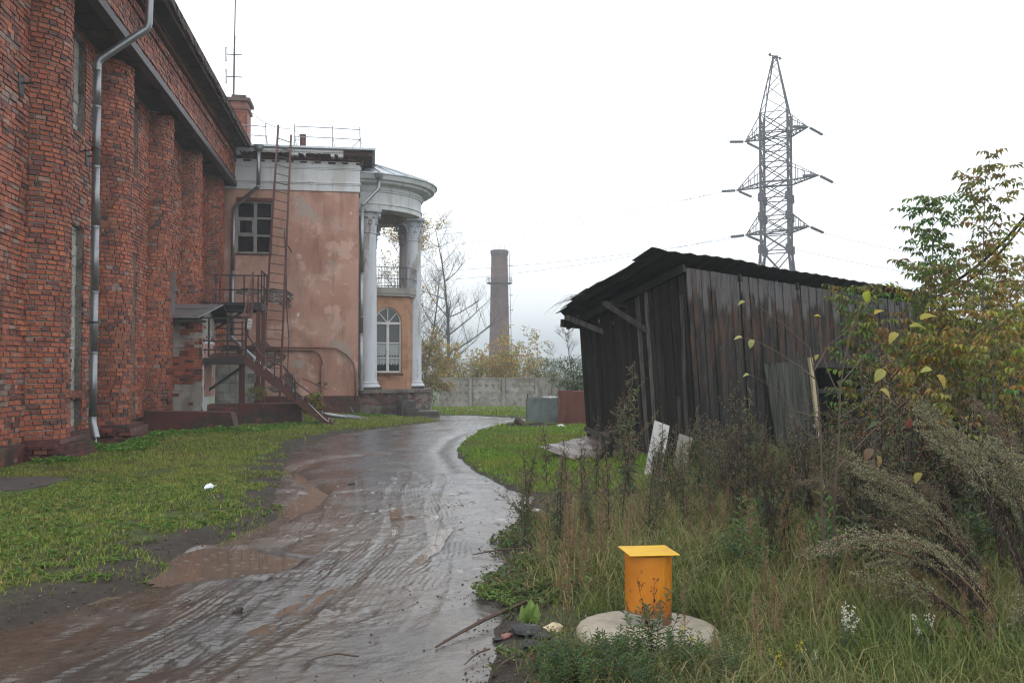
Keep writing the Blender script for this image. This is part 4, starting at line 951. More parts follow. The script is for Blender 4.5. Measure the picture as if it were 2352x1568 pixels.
# iron staircase
stc = thing('iron_staircase', 'rusty dark red iron staircase with two flights, landing and broken handrails', 'staircase', (-3.5, 28, 0))
RP, BS = MT['rust_paint'], MT['black_steel']
def part(nm, g, m=BS, par=None): return g.build(nm, m, par or stc)
L0, L1 = Vector((-3.52, 0, 1.86)), Vector((-1.0, 0, -.12))
for y in (26.05, 26.95):
    g = G(); g.bar(L0+Vector((0, y, 0)), L1+Vector((0, y, 0)), .045, .20); g.bar(L0+Vector((-.02, y, .0)), L0+Vector((-.9, y, 0)), .045, .20); part('stringer', g, RP)
for i in range(9):
    t = (i+.6)/9.4; p = L0.lerp(L1, t); g = G(); g.box(p.x-.10, p.x+.12, 26.08, 26.92, p.z+.05, p.z+.075); part('tread', g)
    g = G(); g.box(p.x+.10, p.x+.125, 26.06, 26.14, p.z+.02, p.z+.15); part('tread_bracket', g, MT['concrete'])
g = G(); g.box(-4.6, -3.5, 26.0, 27.2, 1.84, 1.88); g.box(-4.6, -3.5, 26.0, 26.06, 1.70, 1.839); g.box(-4.6, -3.5, 27.14, 27.2, 1.70, 1.839); part('landing', g)
for (x, y) in ((-3.68, 26.75), (-3.68, 27.1)):
    g = G(); g.bar((x, y, -.1), (x, y, 1.70), .11); part('post', g, RP)
g = G(); g.bar((-4.62, 26.9, .95), (-3.72, 26.9, 1.6), .07); part('brace', g)
# landing guard facing the yard
for x in (-4.45, -3.95, -3.46):
    g = G(); g.bar((x, 26.03, 1.9), (x, 26.03, 3.0), .05); part('guard_post', g)
for z in (2.1, 2.35, 2.98):
    g = G(); g.bar((-4.6, 26.03, z), (-3.46, 26.03, z), .04); part('guard_rail', g)
# upper flight going back to the top platform
U0, U1 = Vector((0, 27.15, 1.86)), Vector((0, 29.55, 3.62))
for x in (-4.72, -3.72):
    g = G(); g.bar(U0+Vector((x, 0, 0)), U1+Vector((x, 0, 0)), .05, .2); part('stringer', g, RP)
for i in range(9):
    p = U0.lerp(U1, (i+.5)/9); g = G(); g.box(-4.70, -3.74, p.y-.12, p.y+.12, p.z+.03, p.z+.06); part('tread', g)
for x in (-4.72, -3.72):
    g = G(); g.bar(U0+Vector((x, 0, 1.05)), U1+Vector((x, 0, 1.0)), .045); part('handrail', g, RP)
    g = G(); g.bar(U0+Vector((x, 0, .5)), U1+Vector((x, 0, .5)), .03); part('midrail', g, RP)
    for t in (.02, .5, .98): p = U0.lerp(U1, t)+Vector((x, 0, 0)); g = G(); g.bar(p, p+Vector((0, 0, 1.02)), .04); part('baluster', g, RP)
g = G(); g.box(-5.3, -3.45, 29.5, 31.1, 3.62, 3.66); g.box(-5.3, -3.45, 29.5, 29.56, 3.42, 3.619); g.box(-5.3, -3.45, 31.04, 31.1, 3.42, 3.619); g.box(-3.51, -3.45, 29.561, 31.039, 3.42, 3.619); part('platform', g)
g = G(); g.mesh([(-3.46, 29.5, 3.66), (-3.36, 29.5, 3.62), (-3.46, 29.5, 3.85), (-3.46, 29.56, 3.66), (-3.36, 29.56, 3.62), (-3.46, 29.56, 3.85)], [(0, 1, 2), (3, 5, 4), (1, 4, 5, 2)]); part('gusset', g)
for (x, y) in ((-3.56, 29.6), (-3.42, 29.75), (-3.56, 31.0)):
    g = G(); g.bar((x, y, -.2), (x, y, 3.42), .12); part('post', g, RP)
g = G(); g.bar((-5.2, 29.6, 2.6), (-4.0, 29.6, 3.4), .07); part('brace', g)
for x in (-5.1, -4.65, -4.2, -3.75, -3.47):
    g = G(); g.bar((x, 31.05, 3.66), (x, 31.05, 4.66), .04); part('guard_post', g)
for z in (4.18, 4.66):
    g = G(); g.bar((-5.2, 31.05, z), (-3.47, 31.05, z), .04); part('guard_rail', g)
    g = G(); g.bar((-3.47, 29.55, z), (-3.47, 31.05, z), .04); part('guard_rail', g)
for y in (29.6, 30.3): g = G(); g.bar((-3.47, y, 3.66), (-3.47, y, 4.66), .04); part('guard_post', g)
# lower handrail, torn loose
g = G(); g.tube([(-3.45, 26.0, 2.95), (-3.40, 26.0, 2.5), (-3.05, 26.0, 1.95), (-2.65, 26.0, 1.72), (-2.45, 26.0, 1.66), (-2.2, 26.0, 1.30)], .026, 6); part('handrail', g, RP)
g = G(); g.tube([(-2.42, 26.0, 1.64), (-2.13, 26.0, 1.28), (-2.1, 26.0, .72)], .026, 6); part('handrail', g)
g = G(); g.tube([(-2.15, 26.0, 1.24), (-1.1, 26.0, .45)], .022, 6); part('handrail', g, RP)
g = G(); g.bar((-2.0, 27.0, 1.3), (-1.3, 27.0, .98), .03); part('loose_rail', g, RP)
for (t, h) in ((.33, .8), (.52, .62)): p = L0.lerp(L1, t); g = G(); g.bar((p.x, 26.02, p.z), (p.x+.02, 26.02, p.z+h), .035); part('baluster', g)
g = G(); g.tube([(-1.75, 26.0, .62), (-1.35, 25.98, .22), (-1.2, 25.95, .1), (-1.18, 25.95, .22)], .014, 5); part('conduit', g, MT['frame_white'])
pn = G(); pn.obox((-3.36, 25.98, 2.82), Vector((1, 0, -.12)).normalized(), Vector((0, 1, 0)), Vector((.12, 0, 1)).normalized(), .11, .006, .28); nt2 = part('notice', pn, MT['paper'])
g = G()
for k in range(6): g.obox((-3.36+.0, 25.975, 2.71+k*.04), Vector((1, 0, -.12)).normalized(), Vector((0, 1, 0)), Vector((.12, 0, 1)).normalized(), .08-.02*(k % 2), .003, .012)
g.build('lettering', MT['print'], nt2)

# fire ladder
fl = thing('fire_ladder', 'tall rusty red iron ladder leaning from the ground to the roof of the wing', 'ladder', (-3.5, 32.2, 0))
A_, B_ = Vector((-3.80, 32.1, -.15)), Vector((-3.46, 34.25, 10.55)); C_, D_ = Vector((-3.15, 32.1, -.15)), Vector((-3.00, 34.25, 10.2))
for (p, q) in ((A_, B_), (C_, D_)): g = G(); g.bar(p, q, .07, .05); g.build('rail', RP, fl)
for i in range(29):
    t = .07+i*.0315; g = G(); g.bar(A_.lerp(B_, t), C_.lerp(D_, t*1.02), .028); g.build('rung', RP if i < 9 else BS, fl)
for t in (.93, .6, .42): p = C_.lerp(D_, t); g = G(); g.bar(p, (p.x+.05, 35.0, p.z-.1), .03); g.build('wall_tie', BS, fl)
g = G(); g.tube([(-3.12, 33.2, 6.5), (-3.05, 33.3, 5.0), (-3.02, 33.2, 3.8), (-2.92, 33.1, 2.6), (-2.95, 33.0, 1.5), (-3.05, 33, 1.0)], .018, 5)
tag(g.build('cable', MT['wire_black'], loc=(-3, 33.1, 3)), 'dark loose cable hanging beside the iron ladder', 'cable')
# ---------------------------------------------------------------- concrete fence
cf = thing('concrete_fence', 'long precast concrete panel fence at the end of the yard', 'fence', (3, 70, -1.6))
FD = RT.copy(); FN = -FW
f0 = cp(1180, 70); PW = 2.55
def fz(p): return float(base_z(p.x, p.y))
for i in range(-3, 3):
    a = f0+FD*(PW*i+PW*.72); b = a+FD*(PW-.14); mid = (a+b)/2; z0 = -1.52
    g = G(); UZ = Vector((0, 0, 1))
    g.obox(mid+UZ*(z0+1.28), FD, FW, UZ, PW-.36, .10, 2.2)
    g.obox(mid+UZ*(z0+2.33)+FN*.03, FD, FW, UZ, PW-.36, .16, .10); g.obox(mid+UZ*(z0+.24)+FN*.03, FD, FW, UZ, PW-.36, .16, .12)
    pn = g.build('panel', MT['fence_panel'], cf)
    for r in range(3):
        for q in range(5):
            c = mid+FD*(-.5*(PW-.6)+(PW-.6)*q/4)+UZ*(z0+.72+r*.56)+FN*.051; ds = [FD*-.22, UZ*-.2, FD*.22, UZ*.2]
            g = G(); g.v = [tuple(d_) for d_ in ds]+[tuple(FN*.035)]; g.f = [(0, 1, 4), (1, 2, 4), (2, 3, 4), (3, 0, 4)]; g.c = [(1, 1, 1)]*4
            if i == -3 and r == 0 and q == 0: stud = g.build('raised_stud', MT['fence_panel'], local=True); sm = stud.data; bpy.data.objects.remove(stud)
            o = bpy.data.objects.new('raised_stud', sm); COL.objects.link(o); o.parent = pn; o.location = c-WL[cf.name]
    g = G(); g.obox(b+FD*.07+UZ*(z0+1.05), FD, FW, UZ, .24, .50, 2.62); g.build('post', MT['concrete'], cf)

# ---------------------------------------------------------------- factory chimney in the fog
CHD = 160; cc = cp(1147, CHD)
fc = thing('factory_chimney', 'tall round brick factory chimney fading into fog', 'chimney', (cc.x, cc.y, -4))
zt = EYE+270/FPX*CHD
def chr_(z): return 1.42+(zt-z)*.0215
for i in range(16):
    z0 = -4+(zt+4)*i/16; z1 = -4+(zt+4)*(i+1)/16; k = rnd.uniform(.8, 1.1); g = G()
    g.lathe([(chr_(z0), z0), (chr_(z1), z1-.10), (chr_(z1)+.05, z1-.10), (chr_(z1)+.05, z1)], cc.x, cc.y, 28, col=(.105*k, .048*k, .040*k)); g.build('brick_band', MT['chimney'], fc, smooth=False)
g = G(); g.lathe([(chr_(zt)+.05, zt-1.0), (chr_(zt)+.18, zt-.5), (chr_(zt)+.18, zt+.02), (.9, zt+.02)], cc.x, cc.y, 28, col=(.07, .045, .042)); g.build('crown_ring', MT['chimney'], fc)
zp = EYE+195/FPX*CHD; g = G(); r_ = chr_(zp)
g.lathe([(r_, zp-.3), (r_+.75, zp-.05), (r_+.75, zp+.03), (r_, zp+.03)], cc.x, cc.y, 24)
for q in range(16):
    a = 2*PI*q/16; g.bar((cc.x+(r_+.7)*math.cos(a), cc.y+(r_+.7)*math.sin(a), zp), (cc.x+(r_+.7)*math.cos(a), cc.y+(r_+.7)*math.sin(a), zp+1.1), .06)
for z in (zp+.6, zp+1.1): g.tube([(cc.x+(r_+.7)*math.cos(a), cc.y+(r_+.7)*math.sin(a), z) for a in np.linspace(0, 2*PI, 25)], .03, 4)
g.build('gallery', MT['pylon'], fc)
lad = G()
for s in (-.25, .25):
    p0 = cc+RT*(chr_(-4)+.35)+FW*s; p1 = cc+RT*(chr_(zt)+.30)+FW*s; lad.bar(Vector((p0.x, p0.y, -4)), Vector((p1.x, p1.y, zt)), .09)
for i in range(40):
    z = -4+(zt+4)*i/40; p = cc+RT*(chr_(z)+.33); lad.bar(Vector((p.x, p.y, z))-FW*.25, Vector((p.x, p.y, z))+FW*.25, .05)
    if i % 4 == 0: lad.bar(Vector((p.x, p.y, z)), Vector((p.x, p.y, z))-RT*.3, .07); lad.tube([Vector((p.x, p.y, z))+RT*(.5*math.sin(t))+FW*(.35*math.cos(t)) for t in np.linspace(0, PI, 8)], .03, 4)
lad.build('ladder', MT['pylon'], fc)
g = G()
for s in (-.9, 0, .9): p = cc+RT*s; g.tube([(p.x, p.y, zt), (p.x, p.y, zt+1.0)], .03, 4)
g.build('lightning_rod', MT['pylon'], fc)

# ---------------------------------------------------------------- power pylon
PD = 100; pc = cp(1785.5, PD)
py = thing('power_pylon', 'dark steel lattice power pylon with three pairs of cross-arms', 'pylon', (pc.x, pc.y, -3))
TH = [math.radians(21+90*k) for k in range(4)]
def leg(k, z):
    if z > 29.6: R = 2.06-(z-29.6)/(36.0-29.6)*1.80
    elif z > 14.4: R = 2.06
    else: R = 2.06+(14.4-z)*.15
    return pc+RT*(R*math.cos(TH[k]))+FW*(R*math.sin(TH[k]))+Vector((0, 0, z))
lev = [-3, 2, 6.5, 10.6, 14.4, 16.4, 18.2, 20.2, 22.0, 24.1, 25.9, 27.5, 29.6, 31.4, 33.0, 34.3, 35.3, 36.0]
for k in range(4):
    g = G()
    for a, b in zip(lev, lev[1:]): g.bar(leg(k, a), leg(k, b), .20 if a < 29 else .11)
    g.build('leg', MT['pylon'], py)
for k in range(4):
    g = G(); k2 = (k+1) % 4
    for a, b in zip(lev, lev[1:]):
        w = .10 if a < 29 else .065
        if a < 29: g.bar(leg(k, a), leg(k2, b), w); g.bar(leg(k2, a), leg(k, b), w)
        else: g.bar(leg(k, a), leg(k2, b), w) if (lev.index(a) % 2) else g.bar(leg(k2, a), leg(k, b), w)
        if a > 14 and a < 30 or a in (2, 10.6): g.bar(leg(k, a), leg(k2, a), w)
    g.build('bracing', MT['pylon'], py)
for z in (14.6, 18.2, 20.3):
    for k in range(4): g = G(); g.obox(leg(k, z), RT, FW, Vector((0, 0, 1)), .5, .5, .9); g.build('gusset_plate', MT['pylon'], py)
AD = (RT*3.4-FW*4.3).normalized(); LD = (RT*4.3+FW*3.4).normalized(); tips = []
for (z, hl) in ((27.4, 4.1), (22.0, 5.3), (16.7, 4.1)):
    for s in (1, -1):
        tip = pc+AD*(hl*s)+Vector((0, 0, z)); tips.append((tip, s)); g = G()
        near = sorted(range(4), key=lambda k: -((leg(k, z)-pc).dot(AD)*s))[:2]
        for k in near:
            lo = leg(k, z-.1); hi = leg(k, z+2.0)
            g.bar(lo, tip, .14); g.bar(hi, tip, .07)
            for t in (.25, .5, .75): g.bar(lo.lerp(tip, t), hi.lerp(tip, t), .06)
        for t in (0, .2, .4, .6, .8): g.bar(leg(near[0], z-.1).lerp(tip, t), leg(near[1], z-.1).lerp(tip, t), .08); 
        for t in (0, .2, .4, .6): g.bar(leg(near[0], z-.1).lerp(tip, t), leg(near[1], z-.1).lerp(tip, t+.2), .06)
        for q in range(4):
            if q not in near: g.bar(leg(q, z-.1), leg(near[0], z-.1), .1)
        g.build('cross_arm', MT['pylon'], py)
        for d in (LD, -LD):
            dd = (d+Vector((0, 0, -.16))).normalized(); g = G()
            for q in range(9): g.tube([tip+dd*(.5+q*.26), tip+dd*(.5+q*.26+.13)], [.17, .08], 7)
            g.bar(tip, tip+dd*3.2, .04); g.build('insulator_string', MT['insulator'], py)
g = G(); g.obox(pc+Vector((0, 0, 36.05)), RT, FW, Vector((0, 0, 1)), .55, .55, .16); g.bar(pc+LD*1.2+Vector((0, 0, 36.1)), pc-LD*1.2+Vector((0, 0, 36.1)), .09)
for s in (-1, 1): g.tube([pc+LD*s*.9+Vector((0, 0, 35.95)), pc+LD*s*.9+Vector((0, 0, 36.25))], .12, 6)
g.build('top_plate', MT['pylon'], py)
for (tip, s) in tips:
    for d in (LD, -LD):
        a = tip+(d+Vector((0, 0, -.16))).normalized()*3.2
        lv_ = 0 if abs(tip.z-27.4) < 1 else 1 if abs(tip.z-22) < 1 else 2
        if d is LD: b = cp(2600, 135, EYE+(845-((448, 494), (545, 590), (645, 690))[lv_][s < 0])/FPX*135)
        else: b = cp(860, 128, EYE+(845-((440, 475), (548, 580), (625, 650))[lv_][s < 0])/FPX*128)
        g = G()
        g.tube([a.lerp(b, t)+Vector((0, 0, -1.1*4*t*(1-t))) for t in np.linspace(0, 1, 26)], .019, 4, cap=False)
        hgt = 'top' if abs(tip.z-27.4) < 1 else 'middle' if abs(tip.z-22) < 1 else 'lowest'
        tag(g.build('power_line', MT['wire'], loc=tuple(a)), 'thin power line running %s from the tip of the %s %s cross-arm' % ('left' if d is not LD else 'right', hgt, 'right' if s > 0 else 'left'), 'power line', 'power lines on the pylon')
    g = G(); a = tip+LD*3.2+Vector((0, 0, -.5)); b = tip-LD*3.2+Vector((0, 0, -.5))
    g.tube([a.lerp(b, t)+Vector((0, 0, -2.2*4*t*(1-t))) for t in np.linspace(0, 1, 12)], .010, 4, cap=False); g.build('jumper_wire', MT['wire'], py)
# service cable at the right edge
sa = cp(2352+70, 9.0, EYE+430/FPX*9); sb = cp(2110, 10.5, EYE+165/FPX*10.5)
g = G(); g.tube([sa.lerp(sb, t)+Vector((0, 0, -.22*4*t*(1-t))) for t in np.linspace(0, 1, 14)], .017, 5); g.tube([sa.lerp(sb, t)+Vector((0, 0, -.30*4*t*(1-t)-.02*t)) for t in np.linspace(0, 1, 14)], .011, 5)
tag(g.build('service_cable', MT['wire_black'], loc=tuple((sa+sb)/2)), 'black service cable slanting down through the yellowing saplings', 'cable')

# ---------------------------------------------------------------- leaning wooden shed
yc = math.radians(24.3); SF = Vector((math.cos(yc), math.sin(yc), 0)); SL = Vector((-math.sin(yc), math.cos(yc), 0)); UZ = Vector((0, 0, 1))
C0 = cp(2790*.5742, 14.3)
LEAN = -.085
def sp(u, v, z):                   # u along the front, v along the gable side, z up, the whole shed leans
    return C0 + SF*(u+LEAN*z) + SL*v + UZ*z
SW, SD = 6.4, 2.75
sh = thing('wooden_shed', 'old black plank shed leaning to the left with a ragged sheet roof', 'shed', tuple(C0))
def plank(a, b, w, th, out_, m, col, nm='plank', par=None):
    """a board from point a up to b, w wide along direction out_[0], thickness along out_[1]"""
    g = G(); d = (b-a); L = d.length; d.normalize(); g.obox((a+b)/2, out_[0], out_[1], d, w, th, L, col, .004); return g.build(nm, m, par or sh)
def woodcol():
    k = rnd.uniform(.6, 1.25); return rnd.choice([(.020*k, .017*k, .015*k), (.028*k, .020*k, .017*k), (.016*k, .015*k, .015*k), (.036*k, .030*k, .027*k)])
def rooftop(v): return 3.20-.275*v
# gable side, narrow boards; pale split boards here and there
v = .03; i = 0
while v < SD:
    w = rnd.uniform(.075, .13)
    o = -.012*(i % 2)-rnd.uniform(0, .018); zt_ = rooftop(v)+.02; zb_ = -.1+rnd.uniform(0, .12)
    col = (.15, .14, .13) if rnd.random() < .08 else woodcol()
    plank(sp(o+rnd.uniform(-.01, .01), v+w/2, zb_), sp(o, v+w/2+rnd.uniform(-.012, .012), zt_), w-.006, .022, (SL, SF), MT['wood'], col)
    v += w; i += 1
# two pale battens near the corner
plank(sp(-.05, .16, .25), sp(-.05, .06, 2.75), .05, .03, (SL, SF), MT['wood'], (.07, .065, .062), 'batten'); plank(sp(-.05, .3, -.1), sp(-.05, .27, 1.15), .06, .03, (SL, SF), MT['wood'], (.075, .07, .066), 'batten')
plank(sp(-.045, 1.2, -.1), sp(-.045, 1.28, 1.7), .06, .03, (SL, SF), MT['wood'], (.055, .05, .048), 'batten')
g = G(); [g.bar(sp(.06, v_, z_), sp(.06, v2, z2), .1) for (v_, z_, v2, z2) in ((0.1, .1, .1, 3.1), (SD-.08, .1, SD-.08, 2.4), (.1, .3, SD, .3), (.1, 2.2, SD, 2.2))]; g.c = [(.03, .028, .026)]*len(g.f); g.build('frame', MT['wood'], sh)
# front: boards down to mid height, door opening, second layer below
DO0, DO1 = 2.72, 5.6          # dark door opening
u = .02; i = 0
def fronttop(u): return 3.16-.055*u
while u < SW:
    w = rnd.uniform(.085, .135); o = -.014*(i % 2)-rnd.uniform(0, .016)
    kk_ = rnd.uniform(.6, 1.3); over = DO0-.95 < u+w/2 < DO1
    zb_ = (1.62+rnd.uniform(-.03, .03)) if over and u > DO0-.2 else (-.1+rnd.uniform(0, .1))
    plank(sp(u+w/2, o, zb_), sp(u+w/2+rnd.uniform(-.01, .01), o, fronttop(u)), w-.006, .022, (SF, SL), MT['front_board'], tuple(q_*kk_ for q_ in (.028, .026, .024)))
    u += w; i += 1
for k in range(8):             # the big plank door, slightly fallen open
    kd = rnd.uniform(.65, 1.2); u0 = 1.62+k*.135; g = G(); a = sp(u0+.18+.02, -.09-.02*k*.1, .12); b = sp(u0+.02, -.07, 1.66+.012*k); plank(a, b, .13, .025, (SF, SL), MT['wood'], tuple(q_*kd for q_ in (.055, .056, .046)), 'door_board')
plank(sp(2.78, -.12, .0), sp(2.70, -.10, 1.78), .075, .06, (SF, SL), MT['pale_wood'], (1, 1, 1), 'door_post')
g = G(); g.bar(sp(DO0, .0, 1.66), sp(DO1, .0, 1.62), .09); g.bar(sp(DO0+.2, .3, 1.2), sp(DO1, .3, 1.15), .08); g.bar(sp(DO0, .02, .35), sp(DO1, .02, .38), .10); g.c = [(.03, .028, .026)]*len(g.f); g.build('door_beam', MT['wood'], sh)
g = G(); g.obox(sp(2.64, -.14, .62), SF, SL, UZ, .05, .03, .06); g.build('door_latch', MT['galv'], sh)
g = G(); g.poly([sp(0, 2.7, -.2), sp(SW, 2.7, -.2), sp(SW, 2.7, 2.4), sp(0, 2.7, 2.4)]); g.poly([sp(SW, 0, -.2), sp(SW, 2.7, -.2), sp(SW, 2.7, 2.4), sp(SW, 0, 3.0)]); g.c = [(.02, .018, .017)]*len(g.f); g.build('back_wall', MT['wood'], sh)
# rafters, eave struts and roof sheets
def rp(u, v, z=0): return sp(0, 0, 0)*0 + C0 + SF*(u+LEAN*3.2) + SL*v + UZ*(3.25-.255*v-.055*max(u, 0)+z)
for u in (-.05, 1.2, 2.6, 4.0, 5.4, 6.3):
    g = G(); g.bar(rp(u, -.05, -.12), rp(u, SD+.25, -.12), .06, .12); g.c = [(.025, .022, .02)]*len(g.f); g.build('rafter', MT['wood'], sh)
for (v0, z0, v1, z1, o1) in ((.96, 2.2, 1.40, 2.68, -.52), (2.08, 2.22, 2.60, 2.50, -.42)):
    g = G(); g.bar(sp(.02, v0, z0), sp(o1, v1, z1), .07, .09); g.c = [(.07, .064, .06)]*len(g.f); g.build('eave_strut', MT['wood'], sh)
    g = G(); g.bar(sp(.02, v1+.06, z1-.02), sp(o1, v1+.02, z1-.01), .08, .08); g.c = [(.045, .04, .036)]*len(g.f); g.build('eave_strut', MT['wood'], sh)
g = G(); g.bar(rp(-.32, SD+.05, -.13), rp(SW, SD+.05, -.13), .08, .14); g.c = [(.02, .018, .017)]*len(g.f); g.build('eave_plate', MT['wood'], sh)
rows_ = 8
for r in range(rows_):
    v0 = -.18+r*.37; v1 = v0+.45
    for q in range(7):
        u0 = -.66+q*1.05+rnd.uniform(-.03, .03)*(q > 0)+(rnd.uniform(-.06, .06)-.20+.055*r if q == 0 else 0); u1 = -.66+(q+1)*1.05+.04
        g = G(); n = 8; lift = .028+rnd.uniform(0, .02); sag = rnd.uniform(-.012, .02)
        vs = []
        for (vv, zz) in ((v0, lift+.012), (v1, 0.0+.012)):
            for i in range(n+1):
                t = i/n; vs.append(rp(u0+(u1-u0)*t, vv+(rnd.uniform(-.015, .015) if q == 0 else 0), zz+.018*(i % 2)+sag*math.sin(PI*t)+(rnd.uniform(-.02, .06) if (q == 0 and i < 2) else 0)))
        top = [v_+UZ*.012 for v_ in vs]; N_ = len(vs)
        fs = [(i, i+1, n+2+i, n+1+i) for i in range(n)]
        g.mesh(vs+top, [tuple(reversed(f)) for f in fs]+[tuple(x+N_ for x in f) for f in fs]+[(i, N_+i, N_+i+1, i+1) for i in range(n)]+[(n+1+i, n+2+i, N_+n+2+i, N_+n+1+i) for i in range(n)]+[(0, n+1, N_+n+1, N_), (n, N_+n, N_+2*n+1, 2*n+1)])
        g.build('roof_sheet', MT['slate'], sh)
# second, lower shed further along
C1 = sp(SW+.05, .12, 0)
s2 = thing('wooden_lean_to', 'lower dark plank lean-to behind the autumn saplings', 'shed', tuple(C1))
u = 0; i = 0
while u < 3.9:
    w = rnd.uniform(.11, .16); a = C1+SF*(u+w/2)+SL*(-.012*(i % 2)); plank(a+UZ*-.1, a+UZ*(2.48-.1*u), w-.006, .022, (SF, SL), MT['wood'], woodcol(), par=s2); u += w; i += 1
for r in range(4):
    for q in range(4):
        g = G(); a = C1+SF*(-.1+q*1.05)+SL*(-.3+r*.6); g.mesh([a+UZ*(2.60-.105*q-.12*r+.03), a+SF*1.1+UZ*(2.50-.105*q-.12*r+.03), a+SF*1.1+SL*.66+UZ*(2.36-.105*q-.12*r), a+SL*.66+UZ*(2.46-.105*q-.12*r)]+[a+UZ*(2.62-.105*q-.12*r+.03), a+SF*1.1+UZ*(2.52-.105*q-.12*r+.03), a+SF*1.1+SL*.66+UZ*(2.38-.105*q-.12*r), a+SL*.66+UZ*(2.48-.105*q-.12*r)], [(3, 2, 1, 0), (4, 5, 6, 7), (0, 1, 5, 4), (1, 2, 6, 5), (2, 3, 7, 6), (3, 0, 4, 7)]); g.build('roof_sheet', MT['slate'], s2)
# dry twigs lying on the roof edge
g = G()
for s in range(7):
    p = rp(-.5, 1.9+rnd.uniform(-.3, .3), .05); d = (-SF+UZ*rnd.uniform(-.1, .7)+SL*rnd.uniform(.1, 1.2)).normalized(); L = rnd.uniform(.3, .95); pts = [p]
    for q in range(8): p = p+d*L/8; d = (d+Vector((rnd.uniform(-.1, .1), rnd.uniform(-.1, .1), -.14))).normalized(); pts.append(p)
    g.tube(pts, [.006*(1-i/10) for i in range(9)], 4, (.12, .09, .08))
tag(g.build('dry_vine', MT['bark'], loc=tuple(rp(-.5, 1.9))), 'bare dry vine curling off the ragged edge of the shed roof', 'vine')

# things lying against the shed
def at(u, v, z=0): # ground point under source pixel (u, v) of the 4096 px photo
    q = (v-1471.6)/3640.; d = (EYE-z)/q; return cp(u*.5742, d, z)
bp_ = at(2600, 1925); a = bp_+Vector((0, 0, -.05)); b = cp(2625*.5742, 13.0, EYE-.95)
b = bp_+RT*.22+FW*.35+UZ*.80
wb = G(); d = (b-a).normalized(); wx = (RT*.96+FW*.28).normalized(); wx = (wx-d*wx.dot(d)).normalized(); wb.obox((a+b)/2, wx, d.cross(wx), d, .235, .03, (b-a).length, jit=.006)
tag(wb.build('white_board', MT['white_board'], loc=tuple((a+b)/2)), 'pale white board leaning against the shed', 'board')
wb = G(); a = bp_+RT*.42+FW*.3; b = a+RT*.16+UZ*.62+FW*.1; d = (b-a).normalized(); wx = (RT*.9+FW*.4).normalized(); wx = (wx-d*wx.dot(d)).normalized()
wb.obox((a+b)/2, wx, d.cross(wx), d, .24, .015, (b-a).length)
tag(wb.build('grey_board', MT['concrete'], loc=tuple((a+b)/2)), 'small grey sheet leaning at the shed behind the white board', 'board')
db = at(2440, 1850)
for k, (off, rz, tilt, sx, sy) in enumerate((((-.15, .25, .17), .5, (.17, .12), 1.5, 1.5), ((.35, .55, .34), .9, (.30, .10), 1.0, .9), ((.30, -.45, .10), .2, (.10, .05), 1.1, .8))):
    g = G(); n = 14; vs = []
    for j in range(n+1):
        for i in range(n+1):
            x = (i/n-.5)*sx; y = (j/n-.5)*sy; vs.append((x, y, .05*(fbm(np.array(x*3+k*5), np.array(y*3), 91)-.5)+.02*math.sin(x*22)*(1 if k == 0 else .3)))
    g.mesh(vs, [(j*(n+1)+i, j*(n+1)+i+1, (j+1)*(n+1)+i+1, (j+1)*(n+1)+i) for j in range(n) for i in range(n)])
    o = g.build('roofing_sheet', MT['felt'], local=True); p = db+RT*off[0]+FW*off[1]; o.location = (p.x, p.y, off[2]+.03); o.rotation_euler = (tilt[0], -tilt[1], rz)
    sol = o.modifiers.new('thickness', 'SOLIDIFY'); sol.thickness = .008
    tag(o, ['rumpled brown roofing sheet lying on the grass, largest of the heap by the shed', 'brown sheet propped highest on the heap at the shed corner', 'flat wet sheet at the grass edge of the heap by the shed'][k], 'sheet')
for k, (a, b, w, lab) in enumerate((((2350, 1740, .62), (2545, 1850, .22), .085, 'long dark beam sloping down over the roofing sheets'), ((2395, 1840, .0), (2440, 1765, .42), .07, 'black short post stuck upright beside the roofing sheets'), ((2440, 1850, .0), (2460, 1745, .60), .085, 'taller grey post stuck up through the roofing sheets'), ((2455, 1800, .30), (2520, 1793, .34), .06, 'short dark crosspiece between the posts'))):
    pa = cp(a[0]*.5742-6, 14.9, a[2]); pb = cp(b[0]*.5742-6, 14.5, b[2]); g = G(); g.bar(pa, pb, w, w*.8, (.07, .06, .055) if k else (.045, .042, .04))
    tag(g.build('old_beam', MT['wood'], loc=tuple((pa+pb)/2)), lab, 'beam')

# ---------------------------------------------------------------- bins, rubble, well, stones
gb = thing('sheet_metal_bin', 'dented grey-green sheet metal bin on the far lawn', 'bin', tuple(at(2175, 1699)))
def binbox(th, p, rz, sx, sy, h, m, nm, thick=.015):
    R_ = Matrix.Rotation(rz, 3, 'Z'); ax_ = R_ @ Vector((1, 0, 0)); ay_ = R_ @ Vector((0, 1, 0))
    for (c, a, b, l) in ((p+ay_*(-sy/2), ax_, ay_, sx), (p+ay_*(sy/2), ax_, ay_, sx), (p+ax_*(-sx/2), ay_, ax_, sy), (p+ax_*(sx/2), ay_, ax_, sy)):
        n = 6; vs = []
        for t in (0, 1):
            for j in range(4):
                for i in range(n+1): vs.append(c+a*((i/n-.5)*l)+b*(thick*t+.012*rnd.uniform(-1, 1)*(0 < i < n))+Vector((0, 0, -.08+(h+.08)*j/3+(.008*rnd.uniform(-1, 1) if j == 3 else 0))))
        g = G(); N_ = 4*(n+1)
        fs = [(j*(n+1)+i, j*(n+1)+i+1, (j+1)*(n+1)+i+1, (j+1)*(n+1)+i) for j in range(3) for i in range(n)]
        g.mesh(vs, fs+[tuple(x+N_ for x in reversed(f)) for f in fs]+[(3*(n+1)+i, 3*(n+1)+i+1, N_+3*(n+1)+i+1, N_+3*(n+1)+i) for i in range(n)]); g.build(nm, m, th)
